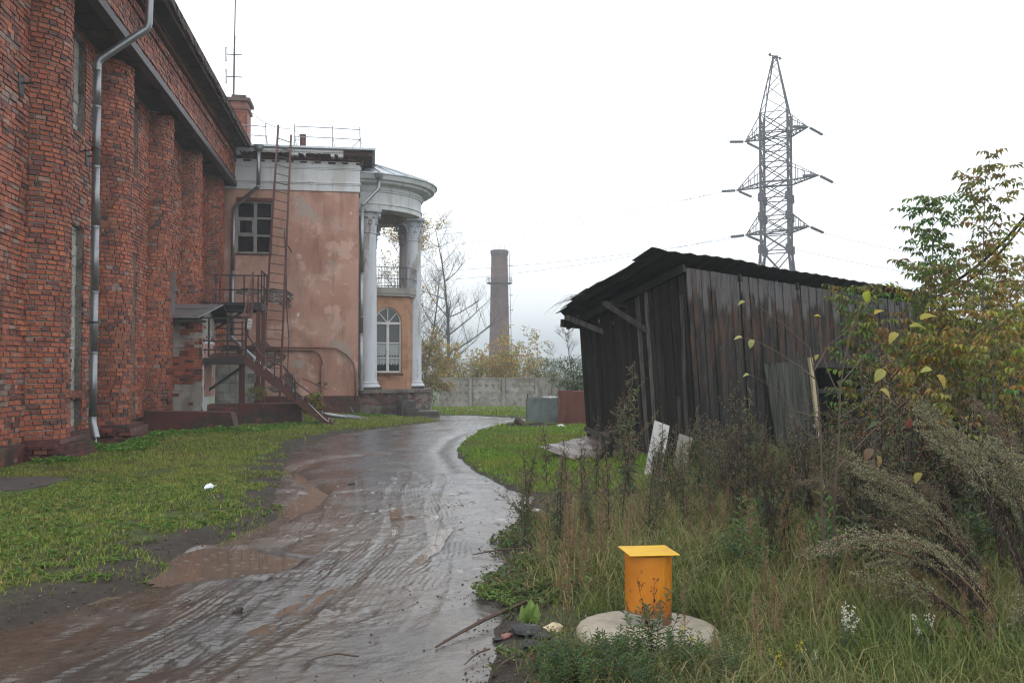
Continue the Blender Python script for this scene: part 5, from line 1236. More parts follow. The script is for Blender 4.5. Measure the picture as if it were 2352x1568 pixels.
pb_ = at(2176, 1690)+FW*.3; binbox(gb, pb_, -.12, 1.02, .8, .72, MT['bin_grey'], 'side_panel')
for s in (-.48, .48): g = G(); q = pb_+RT*s-FW*.38; g.bar(q+UZ*.5, q+UZ*.86, .03); g.build('corner_post', MT['black_steel'], gb)
g = G(); q = pb_-FW*.43; g.obox(q+UZ*.36-RT*.12, RT, FW, UZ, .03, .02, .7); g.build('lap_seam', MT['bin_grey'], gb)
g = G(); q = pb_+UZ*.72
for i in range(7): g.obox(q+RT*(.1+.08*i)+FW*rnd.uniform(-.2, .2)+UZ*rnd.uniform(-.02, .06), (RT+FW*rnd.uniform(-.6, .6)).normalized(), (FW+RT*0).normalized(), UZ, .3, .25, .03, (.5, .5, .5), .02)
tag(g.build('scrap_sheets', MT['white_board'], loc=tuple(q)), 'pale scrap sheets piled on top of the grey-green bin', 'scrap')
rb = thing('rusty_bin', 'rusty red-brown sheet metal container beside the shed corner', 'bin', tuple(at(2310, 1700)))
pr_ = at(2318, 1700)+FW*.5; binbox(rb, pr_, -.35, 1.05, .9, .95, MT['bin_rust'], 'side_panel')
g = G()
for i in range(22): q = pr_+Matrix.Rotation(-.35, 3, 'Z') @ Vector((-.02, -.47, .0))+UZ*(.03+i*.042); g.obox(q, RT, FW, UZ, .014, .014, .014)
g.build('rivet_row', MT['bin_rust'], rb)
def rock(nm, p, s, col, m, lab, cat, seed, sq=(1, 1, .7), group=None, jag=.28):
    import bmesh
    r = random.Random(seed); bm = bmesh.new(); bmesh.ops.create_icosphere(bm, subdivisions=2, radius=1)
    ax = [Vector((r.uniform(-1, 1), r.uniform(-1, 1), r.uniform(-1, 1))).normalized() for _ in range(9)]
    for v in bm.verts:
        k = 1.0
        for a in ax:
            dd = v.co.normalized().dot(a)
            if dd > .55: k *= 1-jag*min(1, (dd-.55)/.2)
        v.co = Vector((v.co.x*sq[0], v.co.y*sq[1], v.co.z*sq[2]))*k*s*r.uniform(.93, 1.07)
    me = bpy.data.meshes.new(nm); bm.to_mesh(me); bm.free(); at_ = me.attributes.new('col', 'FLOAT_COLOR', 'FACE'); c = np.ones((len(me.polygons), 4), np.float32); c[:, :3] = col; at_.data.foreach_set('color', c.ravel())
    me.materials.append(m); o = bpy.data.objects.new(nm, me); COL.objects.link(o); o.location = p; o.rotation_euler = (0, 0, r.uniform(0, 6)); return tag(o, lab, cat, group)
def gat(u, v, dz=0): p = at(u, v); return Vector((p.x, p.y, max(gz(p.x, p.y), float(road_z(np.array(p.x), np.array(p.y))) if 2.6 < p.y < 37 else -9)+dz))
rb0 = at(2130, 1712)
for k, (dx, dy, s, c, lab) in enumerate(((-.55, 0, .16, (.05, .045, .04), 'black charred lump at the end of the rubble heap'), (.35, -.1, .14, (.09, .085, .08), 'grey stone in the middle of the rubble heap before the bin'), (.75, .05, .13, (.65, .65, .62), 'white chunk at the edge of the rubble heap'))):
    p = rb0+RT*dx+FW*dy; rock('rubble_stone', (p.x, p.y, .05), s, c, MT['stone'], lab, 'stone', 300+k)
for k, (dx, L, ang, c, lab) in enumerate(((-.25, .5, 1.9, (.07, .05, .035), 'thick mossy log end standing out of the rubble heap'), (.25, .75, .5, (.10, .08, .07), 'flat grey plank lying over the rubble heap'), (-.1, .8, .1, (.05, .04, .035), 'dark log lying along the front of the rubble heap'))):
    p = rb0+RT*dx; g = G(); d = Vector((math.cos(ang)*.9, math.sin(ang)*.4-.2, .25 if k == 0 else .08)).normalized(); pp_ = Vector((p.x, p.y, .09))
    if k == 1: g.bar(pp_-d*L/2, pp_+d*L/2, .16, .05, c)
    else: g.tube([pp_-d*L/2, pp_, pp_+d*L/2], [.10, .095, .09] if k == 0 else [.06, .055, .05], 9, c)
    tag(g.build('log', MT['bark'], loc=tuple(pp_)), lab, 'log' if k != 1 else 'plank')

# well with the orange vent pipe
wc = cp(2583*.5742, 5.46)
GZW = .055
lidm = thing('well_cover', 'round pale concrete well cover sunk in the weeds', 'well cover', (wc.x, wc.y, GZW))
g = G(); g.lathe([(.42, -.12), (.425, .03), (.41, .055), (.37, .065), (.0, .07)], wc.x, wc.y, 48); 
g.v = [(x+.004*rnd.uniform(-1, 1), y+.004*rnd.uniform(-1, 1), z) for x, y, z in g.v]
g.build('slab', MT['well_concrete'], lidm, smooth=True)
pcn = wc+RT*.025+FW*.11
vp = thing('vent_pipe', 'orange-yellow steel vent pipe with a square tilted lid on the concrete well cover', 'vent pipe', (pcn.x, pcn.y, .07))
g = G(); g.lathe([(.140, .062), (.141, .25), (.143, .48)], pcn.x, pcn.y, 40); g.build('pipe', MT['yellow'], vp, smooth=True)
g = G(); g.lathe([(.1405, .064), (.1425, .10), (.1428, .13+.0), (.1408, .135)], pcn.x, pcn.y, 40, PI*.9, PI*1.35); g.lathe([(.1405, .064), (.1428, .07), (.1428, .115), (.1408, .12)], pcn.x, pcn.y, 40, PI*1.42, PI*1.6); g.build('mortar_collar', MT['concrete'], vp)
g = G(); g.obox(pcn+Vector((0, 0, .491)), Matrix.Rotation(-.10, 3, 'Z') @ Vector((1, 0, .01)), Matrix.Rotation(-.06, 3, 'Z') @ Vector((0, 1, -.03)), UZ, .30, .34, .008)
ld = g.build('lid', MT['yellow_lid'], vp)
bv = ld.modifiers.new('edge', 'BEVEL'); bv.width = .01; bv.segments = 2; bv.affect = 'EDGES'
for k, (u, v, s, c, m, lab, cat, sq) in enumerate((
    (2215, 2532, .085, (.50, .41, .27), 'stone', 'cream limestone lump beside the concrete well cover', 'stone', (1.25, .8, .62)),
    (2110, 2545, .11, 0, 'asphalt_chunk', 'largest black asphalt chunk below the dock leaves', 'asphalt chunk', (1.3, .9, .5)),
    (2130, 2602, .085, 0, 'asphalt_chunk', 'black asphalt chunk with a pale flat top at the verge', 'asphalt chunk', (1.2, .9, .6)),
    (2218, 2600, .085, 0, 'asphalt_chunk', 'black asphalt chunk half hidden under the herbs by the cream stone', 'asphalt chunk', (1.2, 1, .6)),
    (2190, 2560, .07, 0, 'asphalt_chunk', 'small black asphalt chunk right below the cream stone', 'asphalt chunk', (1.2, 1, .6)),
    (1990, 2540, .05, 0, 'asphalt_chunk', 'flat black asphalt piece nearest the mud', 'asphalt chunk', (1.6, .9, .35)),
    (2630, 2620, .06, (.15, .14, .13), 'stone', 'small grey stone in the herbs before the well cover', 'stone', (1, 1, .7)),
    (2030, 2545, .045, (.22, .10, .085), 'stone', 'reddish pebble between mud and asphalt chunks', 'stone', (1.1, 1, .6)),
    (2378, 2362, .075, (.20, .105, .09), 'stone', 'pinkish brown stone in the grass behind the well', 'stone', (.9, .8, .9)),
    (960, 2424, .042, (.075, .055, .045), 'stone', 'lone brown stone on the rutted mud', 'stone', (1, .9, .8)),
    (2350, 2090, .10, (.33, .29, .22), 'stone', 'pale stone in the dry stalks at the road edge', 'stone', (1.3, .9, .5)),
    (2145, 2058, .09, (.35, .33, .3), 'stone', 'flat pale slab at the verge beside the glossy mud', 'stone', (1.4, .9, .3)),
    (1405, 1935, .07, 0, 'asphalt_chunk', 'black broken asphalt lump on the worn road surface', 'asphalt chunk', (1.6, .9, .4)))):
    p = gat(u, v, s*sq[2]*.35); rock('stone' if m == 'stone' else 'asphalt_chunk', p, s, c or (1, 1, 1), MT[m], lab, cat, 500+k, sq)
p = at(857, 1965)
o = rock('plastic_scrap', (p.x, p.y, gz(p.x, p.y)+.05), .115, (.7, .72, .78), MT['litter'], 'crumpled white plastic scrap on the lawn beside the puddle', 'litter', 71, (1, .7, .55), jag=.75)
p = at(1598, 1663); o2 = o.copy(); COL.objects.link(o2); o2.location = (p.x, p.y, gz(p.x, p.y)+.03); o2.rotation_euler = (0, 0, 2); o2.scale = (1.2, 1.2, .8); o2['label'] = 'white plastic scrap on the grass below the rotunda'
for (a, b, r_, lab) in (((1745, 2570), (2105, 2425), .013, 'long bent brown stick lying from the mud to the weeds'), ((1890, 2212), (2110, 2208), .009, 'thin dark stick lying across the glossy mud'), ((1860, 2640), (1960, 2590), .006, 'short thin stick near the asphalt chunks'), ((1260, 2625), (1440, 2618), .006, 'straw-coloured stick on the rutted mud'), ((1960, 2700), (2060, 2655), .008, 'broken twig at the lower verge')):
    pa, pb = gat(*a, .012), gat(*b, .03); mid = (pa+pb)/2+Vector((.01, .03, .012)); g = G(); g.tube([pa, pa.lerp(mid, .5)+Vector((0, .01, 0)), mid, mid.lerp(pb, .6), pb], [r_*.5, r_*.8, r_, r_, r_*.9], 5, (.09, .06, .045))
    tag(g.build('stick', MT['bark'], loc=tuple(mid)), lab, 'stick')
pth = G(); q = [(-5.4, 12.2), (-4.45, 12.6), (-4.15, 13.6), (-4.6, 14.0), (-5.5, 13.9)]
pth.mesh([(x, y, .0) for x, y in q]+[(x, y, .03+.006*i) for i, (x, y) in enumerate(q)], [(5, 6, 7, 8, 9)]+[(i, (i+1) % 5, 5+(i+1) % 5, 5+i) for i in range(5)])
tag(pth.build('concrete_slab', MT['step'], loc=(-4.8, 13.1, 0)), 'broken flat concrete slab in the lawn below the hall', 'slab')
# ---------------------------------------------------------------- trees and shrubs beyond the fence
def V(x, y, z): return Vector((x, y, z))
def rv(r, s=1): return Vector((r.uniform(-s, s), r.uniform(-s, s), r.uniform(-s, s)))
def bare_tree(name, label, base, H, seed, lean=V(0, 0, 0), col=(.07, .06, .055), spread=.55, r0=.17, leaves=0, depth=4, lcol=None):
    r = random.Random(seed); T = thing(name, label, 'tree', tuple(base)); gt = G(); gb_ = G(); gl = G()
    def grow(p, d, L, rad, lv, g):
        n = 5; pts = [p]; rs = [rad]
        for i in range(n):
            d = (d+rv(r, .13)+V(0, 0, .05)).normalized(); p = p+d*L/n; pts.append(p); rs.append(rad*(1-.55*(i+1)/n))
        g.tube(pts, rs, 5 if lv < 2 else 3, col, cap=False)
        if lv < depth:
            k = r.randint(5, 7) if lv < 2 else r.randint(4, 5)
            for j in range(k):
                t = r.uniform(.3, 1); i = min(n, max(1, int(t*n+.5)))
                a = r.uniform(0, 2*PI); sd = V(math.cos(a), math.sin(a), r.uniform(-.1, .5)).normalized()
                dd = (d*(1-spread)+sd*spread+V(0, 0, .15)).normalized()
                grow(pts[i], dd, L*r.uniform(.42, .68), rs[i]*.6, lv+1, gb_)
        elif leaves:
            for q in range(leaves):
                gl.leaf(pts[r.randint(1, n)]+rv(r, .12), rv(r), V(0, 0, 1), r.uniform(.10, .2), r.uniform(.08, .13), tuple(x*r.uniform(.7, 1.2) for x in r.choice(lcol)))
    d0 = (V(0, 0, 1)+lean).normalized(); p = base.copy(); n = 10; pts = [p]; rs = [r0]
    for i in range(n):
        d0 = (d0+rv(r, .06)).normalized(); p = p+d0*H*.9/n; pts.append(p); rs.append(r0*(1-.88*(i+1)/n))
    gt.tube(pts, rs, 7, col, cap=False)
    for i in range(2, n+1):
        for j in range(2 if i < 9 else 4):
            a = r.uniform(0, 2*PI); sd = V(math.cos(a), math.sin(a), r.uniform(.25, .9)).normalized(); grow(pts[i], sd, H*(.36-.022*i)*r.uniform(.7, 1.1), max(rs[i]*.55, .02), 1, gb_)
    gt.build('trunk', MT['bark'], T); tag(gb_.build('crown', MT['bark'], T), kind='stuff')
    if leaves: tag(gl.build('leaves', MT['leaf'], T), kind='stuff')
    return T
YEL = [(.48, .34, .04), (.38, .30, .05), (.52, .34, .04), (.28, .26, .05)]
def fb(u, depth, dz=0): p = cp(u, depth); p.z = gz(p.x, p.y)+dz; return p
bare_tree('bare_tree', 'tallest bare tree, between the rotunda and the factory chimney', fb(1030, 80), 17.5, 11, V(.02, 0, 0), r0=.20)
bare_tree('bare_tree', 'bare leaning tree close behind the right column of the rotunda', fb(962, 74), 12.5, 12, V(.25, 0, 0), r0=.15)
bare_tree('bare_tree', 'half-bare tree with yellow leaves seen through the rotunda columns', fb(880, 62), 12.5, 15, V(.05, 0, 0), r0=.15, leaves=1, lcol=YEL, depth=4)
bare_tree('bare_tree', 'small bare tree right of the chimney beside the black shed', fb(1330, 62), 5.6, 18, V(-.12, 0, 0), r0=.07, depth=3)
bare_tree('bare_tree', 'thin twiggy tree at the end of the concrete fence', fb(1275, 90), 6.0, 19, V(0, 0, 0), r0=.06, depth=3)
bare_tree('pale_tree', 'pale hazy tree behind the pylon foot over the shed roof', fb(1745, 118), 13.5, 22, V(0, 0, 0), r0=.15, leaves=2, lcol=YEL, depth=3)
def shrub(name, label, base, H, Wd, seed, cols, n_st=9, n_leaf=900, ls=(.10, .18), group=None, cat='shrub', bot=.15):
    r = random.Random(seed); T = thing(name, label, cat, tuple(base), group); gs = G(); gl = G(); tips = []
    for i in range(n_st):
        a = r.uniform(0, 2*PI); rr = Wd*.5*math.sqrt(r.random()); top = base+V(rr*math.cos(a), rr*math.sin(a), H*r.uniform(.6, 1.0)*(1-.35*(rr/(Wd*.5))**2)); p0 = base+V(.15*rr*math.cos(a), .15*rr*math.sin(a), 0)
        pts = [p0.lerp(top, t)+rv(r, .05*H*.3) for t in np.linspace(0, 1, 6)]; gs.tube(pts, [.025*(1-t*.8) for t in np.linspace(0, 1, 6)], 4, (.09, .075, .06), cap=False); tips.append(pts)
        for q in range(7):
            b = pts[r.randint(2, 5)]; e = b+V(r.uniform(-1, 1), r.uniform(-1, 1), r.uniform(.1, 1)).normalized()*H*r.uniform(.1, .25); gs.tube([b, b.lerp(e, .5)+rv(r, .04), e], [.01, .007, .003], 3, (.09, .075, .06), cap=False); tips.append([b.lerp(e, t) for t in (.2, .4, .6, .8, .9, 1)])
    for i in range(n_leaf):
        ps = r.choice(tips); p = ps[r.randint(1, 5)]+rv(r, .16*H*.35)
        if p.z < base.z+bot*H*r.random(): continue
        gl.leaf(p, V(r.uniform(-1, 1), r.uniform(-1, 1), r.uniform(-1, .4)), V(0, 0, 1)+rv(r, .4), r.uniform(*ls), r.uniform(*ls)*.6, tuple(x*r.uniform(.65, 1.2) for x in r.choice(cols)))
    tag(gs.build('branches', MT['bark'], T), kind='stuff'); tag(gl.build('leaves', MT['leaf'], T), kind='stuff'); return T
OCH = [(.36, .27, .06), (.28, .24, .06), (.42, .27, .05), (.20, .20, .06)]
GRY = [(.12, .16, .05), (.16, .18, .05), (.24, .21, .05)]
for k, (u, dep, H, Wd, cols, nl, lab) in enumerate((
    (985, 64, 3.9, 3.4, OCH, 1500, 'large olive yellow shrub beside the right rotunda column'),
    (1040, 73, 3.6, 3.0, YEL, 900, 'yellow shrub in front of the tallest bare tree'),
    (1085, 74, 3.1, 2.6, OCH, 700, 'thin dull yellow bush left of the factory chimney'),
    (1135, 73, 4.6, 2.2, YEL, 1200, 'bright yellow upright shrub at the foot of the chimney'),
    (1175, 75, 3.6, 2.6, OCH, 900, 'orange-tinted shrub right in front of the chimney'),
    (1212, 73, 4.2, 2.8, YEL, 700, 'airy yellow shrub with bare tips right of the chimney'),
    (1245, 74, 3.0, 2.2, GRY, 500, 'low greenish yellow bush near the fence end'),
    (1290, 72, 2.6, 2.4, GRY, 350, 'grey thinning bush behind the end of the fence'),
    (905, 60, 3.2, 2.4, YEL, 400, 'yellow bush half hidden behind the rotunda room'))):
    shrub('autumn_shrub', lab, fb(u, dep), H*1.38, Wd*1.25, 40+k, cols, n_leaf=int(nl*1.9), ls=(.16, .30),  group='yellowing shrubs behind the concrete fence')
DKG = [(.08, .14, .04), (.10, .18, .05), (.06, .10, .035)]
shrub('green_bush', 'round dark green bush behind the rusty container', fb(1322, 27.5), 2.05, 1.7, 71, DKG, 14, 2600, (.05, .09), bot=.1)
shrub('grey_shrub', 'leafless grey shrub between the bin and the fence', fb(1262, 38), 1.7, 1.6, 72, [(.1, .09, .07)], 12, 60, (.04, .06))

# ---------------------------------------------------------------- grass
def blades(name, P, H, Wd, lean, cols, kind_label=None, seg2=True, az=None, mat_='grass', rs=1):
    """P: N x 3 roots; H, Wd: heights and widths; curved three-point blades"""
    R = np.random.RandomState(rs); n = len(P)
    a = R.uniform(0, 2*PI, n) if az is None else az
    la = R.uniform(0, 2*PI, n); ln = lean*R.uniform(.3, 1.4, n)*H
    side = np.stack([np.cos(a), np.sin(a), 0*a], 1)*(Wd/2)[:, None]; ld = np.stack([np.cos(la), np.sin(la), 0*la], 1)
    mid = P + ld*(ln*.35)[:, None]; mid[:, 2] += H*.6
    tip = P + ld*ln[:, None]; tip[:, 2] += H*np.clip(1.0-.35*(ln/np.maximum(H, 1e-3))**2, .25, 1)
    v = np.stack([P-side, P+side, mid+side*.75, mid-side*.75, tip], 1).reshape(-1, 3)
    b = np.arange(n)*5
    q = np.stack([b, b+1, b+2, b+3], 1); t = np.stack([b+3, b+2, b+4], 1)
    return tag(npmesh(name, v, q, t, MT[mat_], cq=cols, ct=cols), kind='stuff')
def colmix(n, pal, R, lo=.7, hi=1.25):
    pal = np.array(pal); return pal[R.randint(0, len(pal), n)]*R.uniform(lo, hi, n)[:, None]
R = np.random.RandomState(4)
LAWN = [(.155, .235, .026), (.185, .265, .03), (.13, .20, .026), (.23, .27, .04), (.2, .185, .05)]
def patchy(x, y, c):
    k = sstep(.48, .66, fbm(x*.9, y*.9, 91))[:, None]; m = sstep(.55, .7, fbm(x*2.3, y*2.3, 92))[:, None]
    c = c*(1-.6*k)+np.array([.25, .25, .05])*.6*k*(.7+.6*R.rand(len(x)))[:, None]
    return c*(1-.55*m)+np.array([.165, .135, .06])*.55*m
def scatter(n, x0, x1, y0, y1, keep):
    x = R.uniform(x0, x1, n); y = R.uniform(y0, y1, n); k = keep(x, y); return x[k], y[k]
def lawn_keep(thr, sc=1.3):
    def f(x, y):
        d = xl(y)-x + .25*(fbm(x*3, y*3, 8)-.5)
        dens = fbm(x*sc, y*sc, 9)*.6+fbm(x*5, y*5, 10)*.4
        wall = np.where(y < 16.2, x > -5.68, x > -5.0+.5*(fbm(x*4, y*4, 12)-.5))
        slab = ~((x < -4.2) & (y > 12.2) & (y < 14.0))
        return (dens > thr-.14*sstep(.3, 1.4, d)+.02*(1-sstep(0, .5, d))) & (d > -.20) & wall & slab & (R.rand(len(x)) < .35+.65*sstep(.0, .45, d))
    return f
parts_ = []
for (n, y0, y1, x0, h0, w0, thr) in ((70000, 5.6, 10, -7.5, .042, .0085, .49), (76000, 10, 16, -6, .045, .011, .52), (46000, 16, 24.5, -5.2, .055, .016, .50), (30000, 24.5, 35.3, -3.6, .07, .022, .40)):
    x, y = scatter(n, x0, 2.6, y0, y1, lawn_keep(thr)); parts_.append((x, y, np.full(len(x), h0), np.full(len(x), w0)))
x, y, h, w = (np.concatenate([p[i] for p in parts_]) for i in range(4))
h = h*R.uniform(.5, 1.5, len(x))*(.7+.7*fbm(x*1.5, y*1.5, 13))
blades('grass', np.stack([x, y, ground_z(x, y)-.004], 1), h, w*R.uniform(.6, 1.3, len(x)), .95, patchy(x, y, colmix(len(x), LAWN, R)))
def band(x, y):
    d = xl(y)-x; return (d > -.12) & (d < .9) & (R.rand(len(x)) < .9*sstep(-.15, .7, d)) & (fbm(x*5, y*5, 63) > .5)
x, y = scatter(26000, -6.5, 0, 5.4, 18, band)
def band2(x, y):
    d = x-xr(y); return (d > -.15) & (d < 1.1) & (R.rand(len(x)) < .9*sstep(-.2, .6, d)) & (fbm(x*5, y*5, 63) > .42)
x2, y2 = scatter(26000, .4, 3.4, 5.0, 16, band2); x = np.concatenate([x, x2]); y = np.concatenate([y, y2])
blades('sparse_grass', np.stack([x, y, np.maximum(ground_z(x, y), base_z(x, y)-.03)-.004], 1), R.uniform(.02, .06, len(x)), R.uniform(.005, .010, len(x)), 1.2, colmix(len(x), LAWN+[(.10, .08, .05)], R), rs=8)
# broad-leaved weeds and clover over the near lawn, herb clumps along the hall wall
def rosettes(name, xs_, ys_, zs_, n_leaf, L, pal, seed, wid=.38, up=.5):
    r = random.Random(seed); g = G()
    for x, y, z in zip(xs_, ys_, zs_):
        for k in range(n_leaf):
            a = r.uniform(0, 2*PI); d = V(math.cos(a), math.sin(a), r.uniform(.1, up*2)); l = L*r.uniform(.6, 1.3)
            g.leaf(V(x+r.uniform(-.02, .02), y+r.uniform(-.02, .02), z+r.uniform(0, L*.5)), d, V(0, 0, 1), l, l*wid, tuple(q*r.uniform(.7, 1.25) for q in r.choice(pal)), droop=.25)
    return tag(g.build(name, MT['leaf']), kind='stuff')
x, y = scatter(2600, -6, -.8, 5.8, 14, lawn_keep(.5)); rosettes('lawn_weeds', x, y, ground_z(x, y), 6, .055, [(.11, .19, .035), (.13, .22, .04), (.09, .16, .03)], 5)
HERB = [(.13, .27, .035), (.16, .31, .045), (.11, .22, .035), (.18, .31, .06)]
cl = [(-5.05, 18.6, .6), (-4.75, 19.3, .5), (-5.2, 16.1, .4), (-4.6, 18.0, .4), (-4.9, 21.8, .6), (-4.6, 22.8, .6), (-3.6, 23.2, .7), (-3.0, 23.4, .6), (-2.6, 24.4, .5), (-2.2, 25.6, .5), (-1.6, 26.2, .5), (-4.8, 20.4, .4), (-3.9, 23.3, .5), (-.2, 34.4, .5), (.4, 34.2, .5)]
X_ = []; Y_ = []; Z_ = []
for (cx_, cy_, rr) in cl:
    for k in range(int(120*rr)): a = R.uniform(0, 2*PI); q = rr*math.sqrt(R.rand()); X_.append(cx_+q*math.cos(a)); Y_.append(cy_+q*math.sin(a)*.8); Z_.append(gz(X_[-1], Y_[-1])+.14*rr*(1-(q/rr)**2)*R.rand())
rosettes('wall_herbs', X_, Y_, Z_, 7, .085, HERB, 6, .55)
# lawn beyond the bend and round the bins
def rk(thr):
    def f(x, y):
        d = x-xr(y)+.2*(fbm(x*3, y*3, 8)-.5); u = (x*math.cos(YAW)-y*math.sin(YAW))/(x*math.sin(YAW)+y*math.cos(YAW))
        return (d > .03) & (fbm(x*1.2, y*1.2, 14) > thr) & (u < .20) & (R.rand(len(x)) < .3+.7*sstep(0, .5, d))
    return f
parts_ = []
for (n, x0, x1, y0, y1, h0, w0) in ((56000, 1.2, 6.5, 11.3, 19, .065, .012), (34000, 1.2, 8.5, 19, 30, .08, .02)):
    x, y = scatter(n, x0, x1, y0, y1, rk(.25)); parts_.append((x, y, np.full(len(x), h0), np.full(len(x), w0)))
x = R.uniform(-6, 34, 26000); y = 33+R.rand(26000)**1.2*42; k = (np.where(y < 37.6, x > xr(np.minimum(y, 37.5))+.1, True)) & ~((x < 3.2) & (y < 42)); x, y = x[k], y[k]
parts_.append((x, y, np.full(len(x), .14), np.full(len(x), .06)))
x, y, h, w = (np.concatenate([p[i] for p in parts_]) for i in range(4))
BRI = [(.15, .28, .026), (.175, .31, .03), (.125, .235, .025), (.21, .30, .04)]
blades('far_grass', np.stack([x, y, ground_z(x, y)-.004], 1), h*R.uniform(.5, 1.5, len(x)), w*R.uniform(.6, 1.3, len(x)), .6, patchy(x*.6, y*.6, colmix(len(x), BRI, R)), rs=3)
x, y = scatter(900, 1.5, 6, 13, 24, rk(.45)); rosettes('lawn_clover', x, y, ground_z(x, y), 6, .07, HERB, 8, .5)

# tall rank grass on the weedy side
def weedy(x, y):
    d = x-xr(y)+.3*(fbm(x*2, y*2, 15)-.5); u = (x*math.cos(YAW)-y*math.sin(YAW))/(x*math.sin(YAW)+y*math.cos(YAW))
    well = np.hypot((x-wc.x), (y-wc.y)) > .43
    shed = ((x-C0.x)*SL.x+(y-C0.y)*SL.y) < -.1
    return (d > .05) & (u < .66) & well & shed & (R.rand(len(x)) < .12+.88*sstep(.05, .8, d))
TALL = [(.135, .175, .045), (.165, .20, .05), (.105, .14, .04), (.27, .235, .095), (.32, .24, .115), (.2, .2, .07), (.24, .2, .09)]
parts_ = []
for (n, x0, x1, y0, y1, h0, w0) in ((19000, .5, 4.5, 3.4, 6.2, .26, .006), (30000, .8, 7, 6.2, 9.5, .30, .008), (26000, 1, 9, 9.5, 15, .28, .011)):
    x, y = scatter(n, x0, x1, y0, y1, lambda x, y: weedy(x, y) & (fbm(x*1.6, y*1.6, 16) > .24)); parts_.append((x, y, np.full(len(x), h0), np.full(len(x), w0)))
x, y, h, w = (np.concatenate([p[i] for p in parts_]) for i in range(4))
edge = sstep(.0, 1.1, x-xr(y)); nearwell = 1-.55*np.exp(-((x-wc.x+.0)**2+(y-wc.y+.35)**2)/.35)
lawnish = sstep(8.6, 10.5, y)*(1-sstep(4.2, 6.0, x))
h = h*R.uniform(.4, 1.35, len(x))*(.35+.65*edge)*nearwell*(1-.62*lawnish)
cb = np.where((fbm(x*1.4, y*1.4, 17) > .58)[:, None], colmix(len(x), TALL[:3], R), colmix(len(x), TALL, R))
blades('tall_grass', np.stack([x, y, ground_z(x, y)-.005], 1), h, w*R.uniform(.6, 1.3, len(x)), .95, cb, rs=5)
# low herbs at the verge
x, y = scatter(4200, .5, 4, 3.6, 9.5, lambda x, y: (np.hypot(x-.95, y-5.38) > .42) & (x-xr(y) > -.08+.25*(fbm(x*4, y*4, 66)-.5)) & (np.hypot(x-wc.x, y-wc.y) > .43) & (fbm(x*2.2, y*2.2, 18) > .42) & (R.rand(len(x)) < .8-.5*sstep(.5, 2, x-xr(y)))); rosettes('verge_herbs', x, y, ground_z(x, y)+.02, 7, .05, [(.11, .16, .05), (.14, .18, .055), (.085, .125, .045), (.16, .15, .06)], 9, .38, .8)
x, y = scatter(260, .7, 1.3, 6.0, 6.7, lambda x, y: (x > xr(y)-.12)); rosettes('verge_clover', x, y, ground_z(np.maximum(x, xr(y)+.1), y)+.005, 6, .03, [(.10, .16, .035), (.12, .18, .04)], 10, .7, .5)
# clods, grit and pebbles on the mud and along its edges
def grit(name, n, keep, smin, smax, pal, seed, x0, x1, y0, y1, zf):
    RR = np.random.RandomState(seed); x = RR.uniform(x0, x1, n*4); y = y0*(y1/y0)**RR.rand(n*4); k = keep(x, y); x, y = x[k][:n], y[k][:n]; n = len(x)
    sz = smin*(smax/smin)**(RR.rand(n)**2.2); z = zf(x, y); a = RR.uniform(0, 6.28, n); c, s_ = np.cos(a), np.sin(a)
    base = np.array([(1, 0, 0), (-.2, .8, 0), (-1, .1, 0), (.1, -.9, 0), (.1, .1, .75), (0, 0, -.6)]); v = base[None]*sz[:, None, None]*RR.uniform(.6, 1.4, (n, 6, 3))
    v = np.stack([v[..., 0]*c[:, None]-v[..., 1]*s_[:, None]+x[:, None], v[..., 0]*s_[:, None]+v[..., 1]*c[:, None]+y[:, None], v[..., 2]+z[:, None]], -1).reshape(-1, 3)
    f = np.array([(0, 1, 4), (1, 2, 4), (2, 3, 4), (3, 0, 4), (1, 0, 5), (2, 1, 5), (3, 2, 5), (0, 3, 5)]); t = (np.arange(n)[:, None, None]*6+f[None]).reshape(-1, 3)
    col = np.repeat(colmix(n, pal, RR, .6, 1.3), 8, 0); return tag(npmesh(name, v, None, t, MT['stone'], ct=col), kind='stuff')
surf = lambda x, y: np.maximum(ground_z(x, y), road_z(x, y))
SOIL = [(.045, .035, .028), (.06, .048, .04), (.035, .03, .027), (.08, .07, .06)]
grit('mud_clods', 1100, lambda x, y: (road_d(x, y) > -.1) & (fbm(x*3, y*3, 101) > .50), .002, .013, SOIL, 5, -3, 2.3, 4.4, 13, surf)
grit('gravel', 5200, lambda x, y: (x-xr(y) > -.22+.3*(fbm(x*2, y*2, 103)-.5)) & (x-xr(y) < .6) & (fbm(x*3, y*3, 102) > .40), .002, .015, SOIL+[(.16, .14, .12), (.12, .07, .05), (.25, .23, .2)], 6, .1, 3, 4.2, 13, surf)
grit('gravel', 3000, lambda x, y: (xl(y)-x > -.4) & (xl(y)-x < .8), .003, .016, SOIL+[(.14, .12, .1)], 7, -6, .2, 5.6, 18, surf)
# fallen leaves
g = G(); r = random.Random(12)
for k in range(260):
    side = r.random()
    if side < .55: x_ = r.uniform(.8, 3.6); y_ = r.uniform(4.2, 9)
    else: x_ = r.uniform(-5.5, -1.2); y_ = r.uniform(6, 16)
    if -.1 < x_-float(xl(y_)) and x_ < float(xr(y_))-.1: continue
    a = r.uniform(0, 2*PI); L = r.uniform(.03, .07)
    g.leaf(V(x_, y_, gz(x_, y_)+r.uniform(.02, .06)), V(math.cos(a), math.sin(a), r.uniform(-.2, .3)), V(0, 0, 1), L, L*.7, r.choice([(.25, .13, .05), (.16, .07, .03), (.35, .24, .06), (.10, .05, .03)]))
tag(g.build('fallen_leaves', MT['leaf']), kind='stuff')

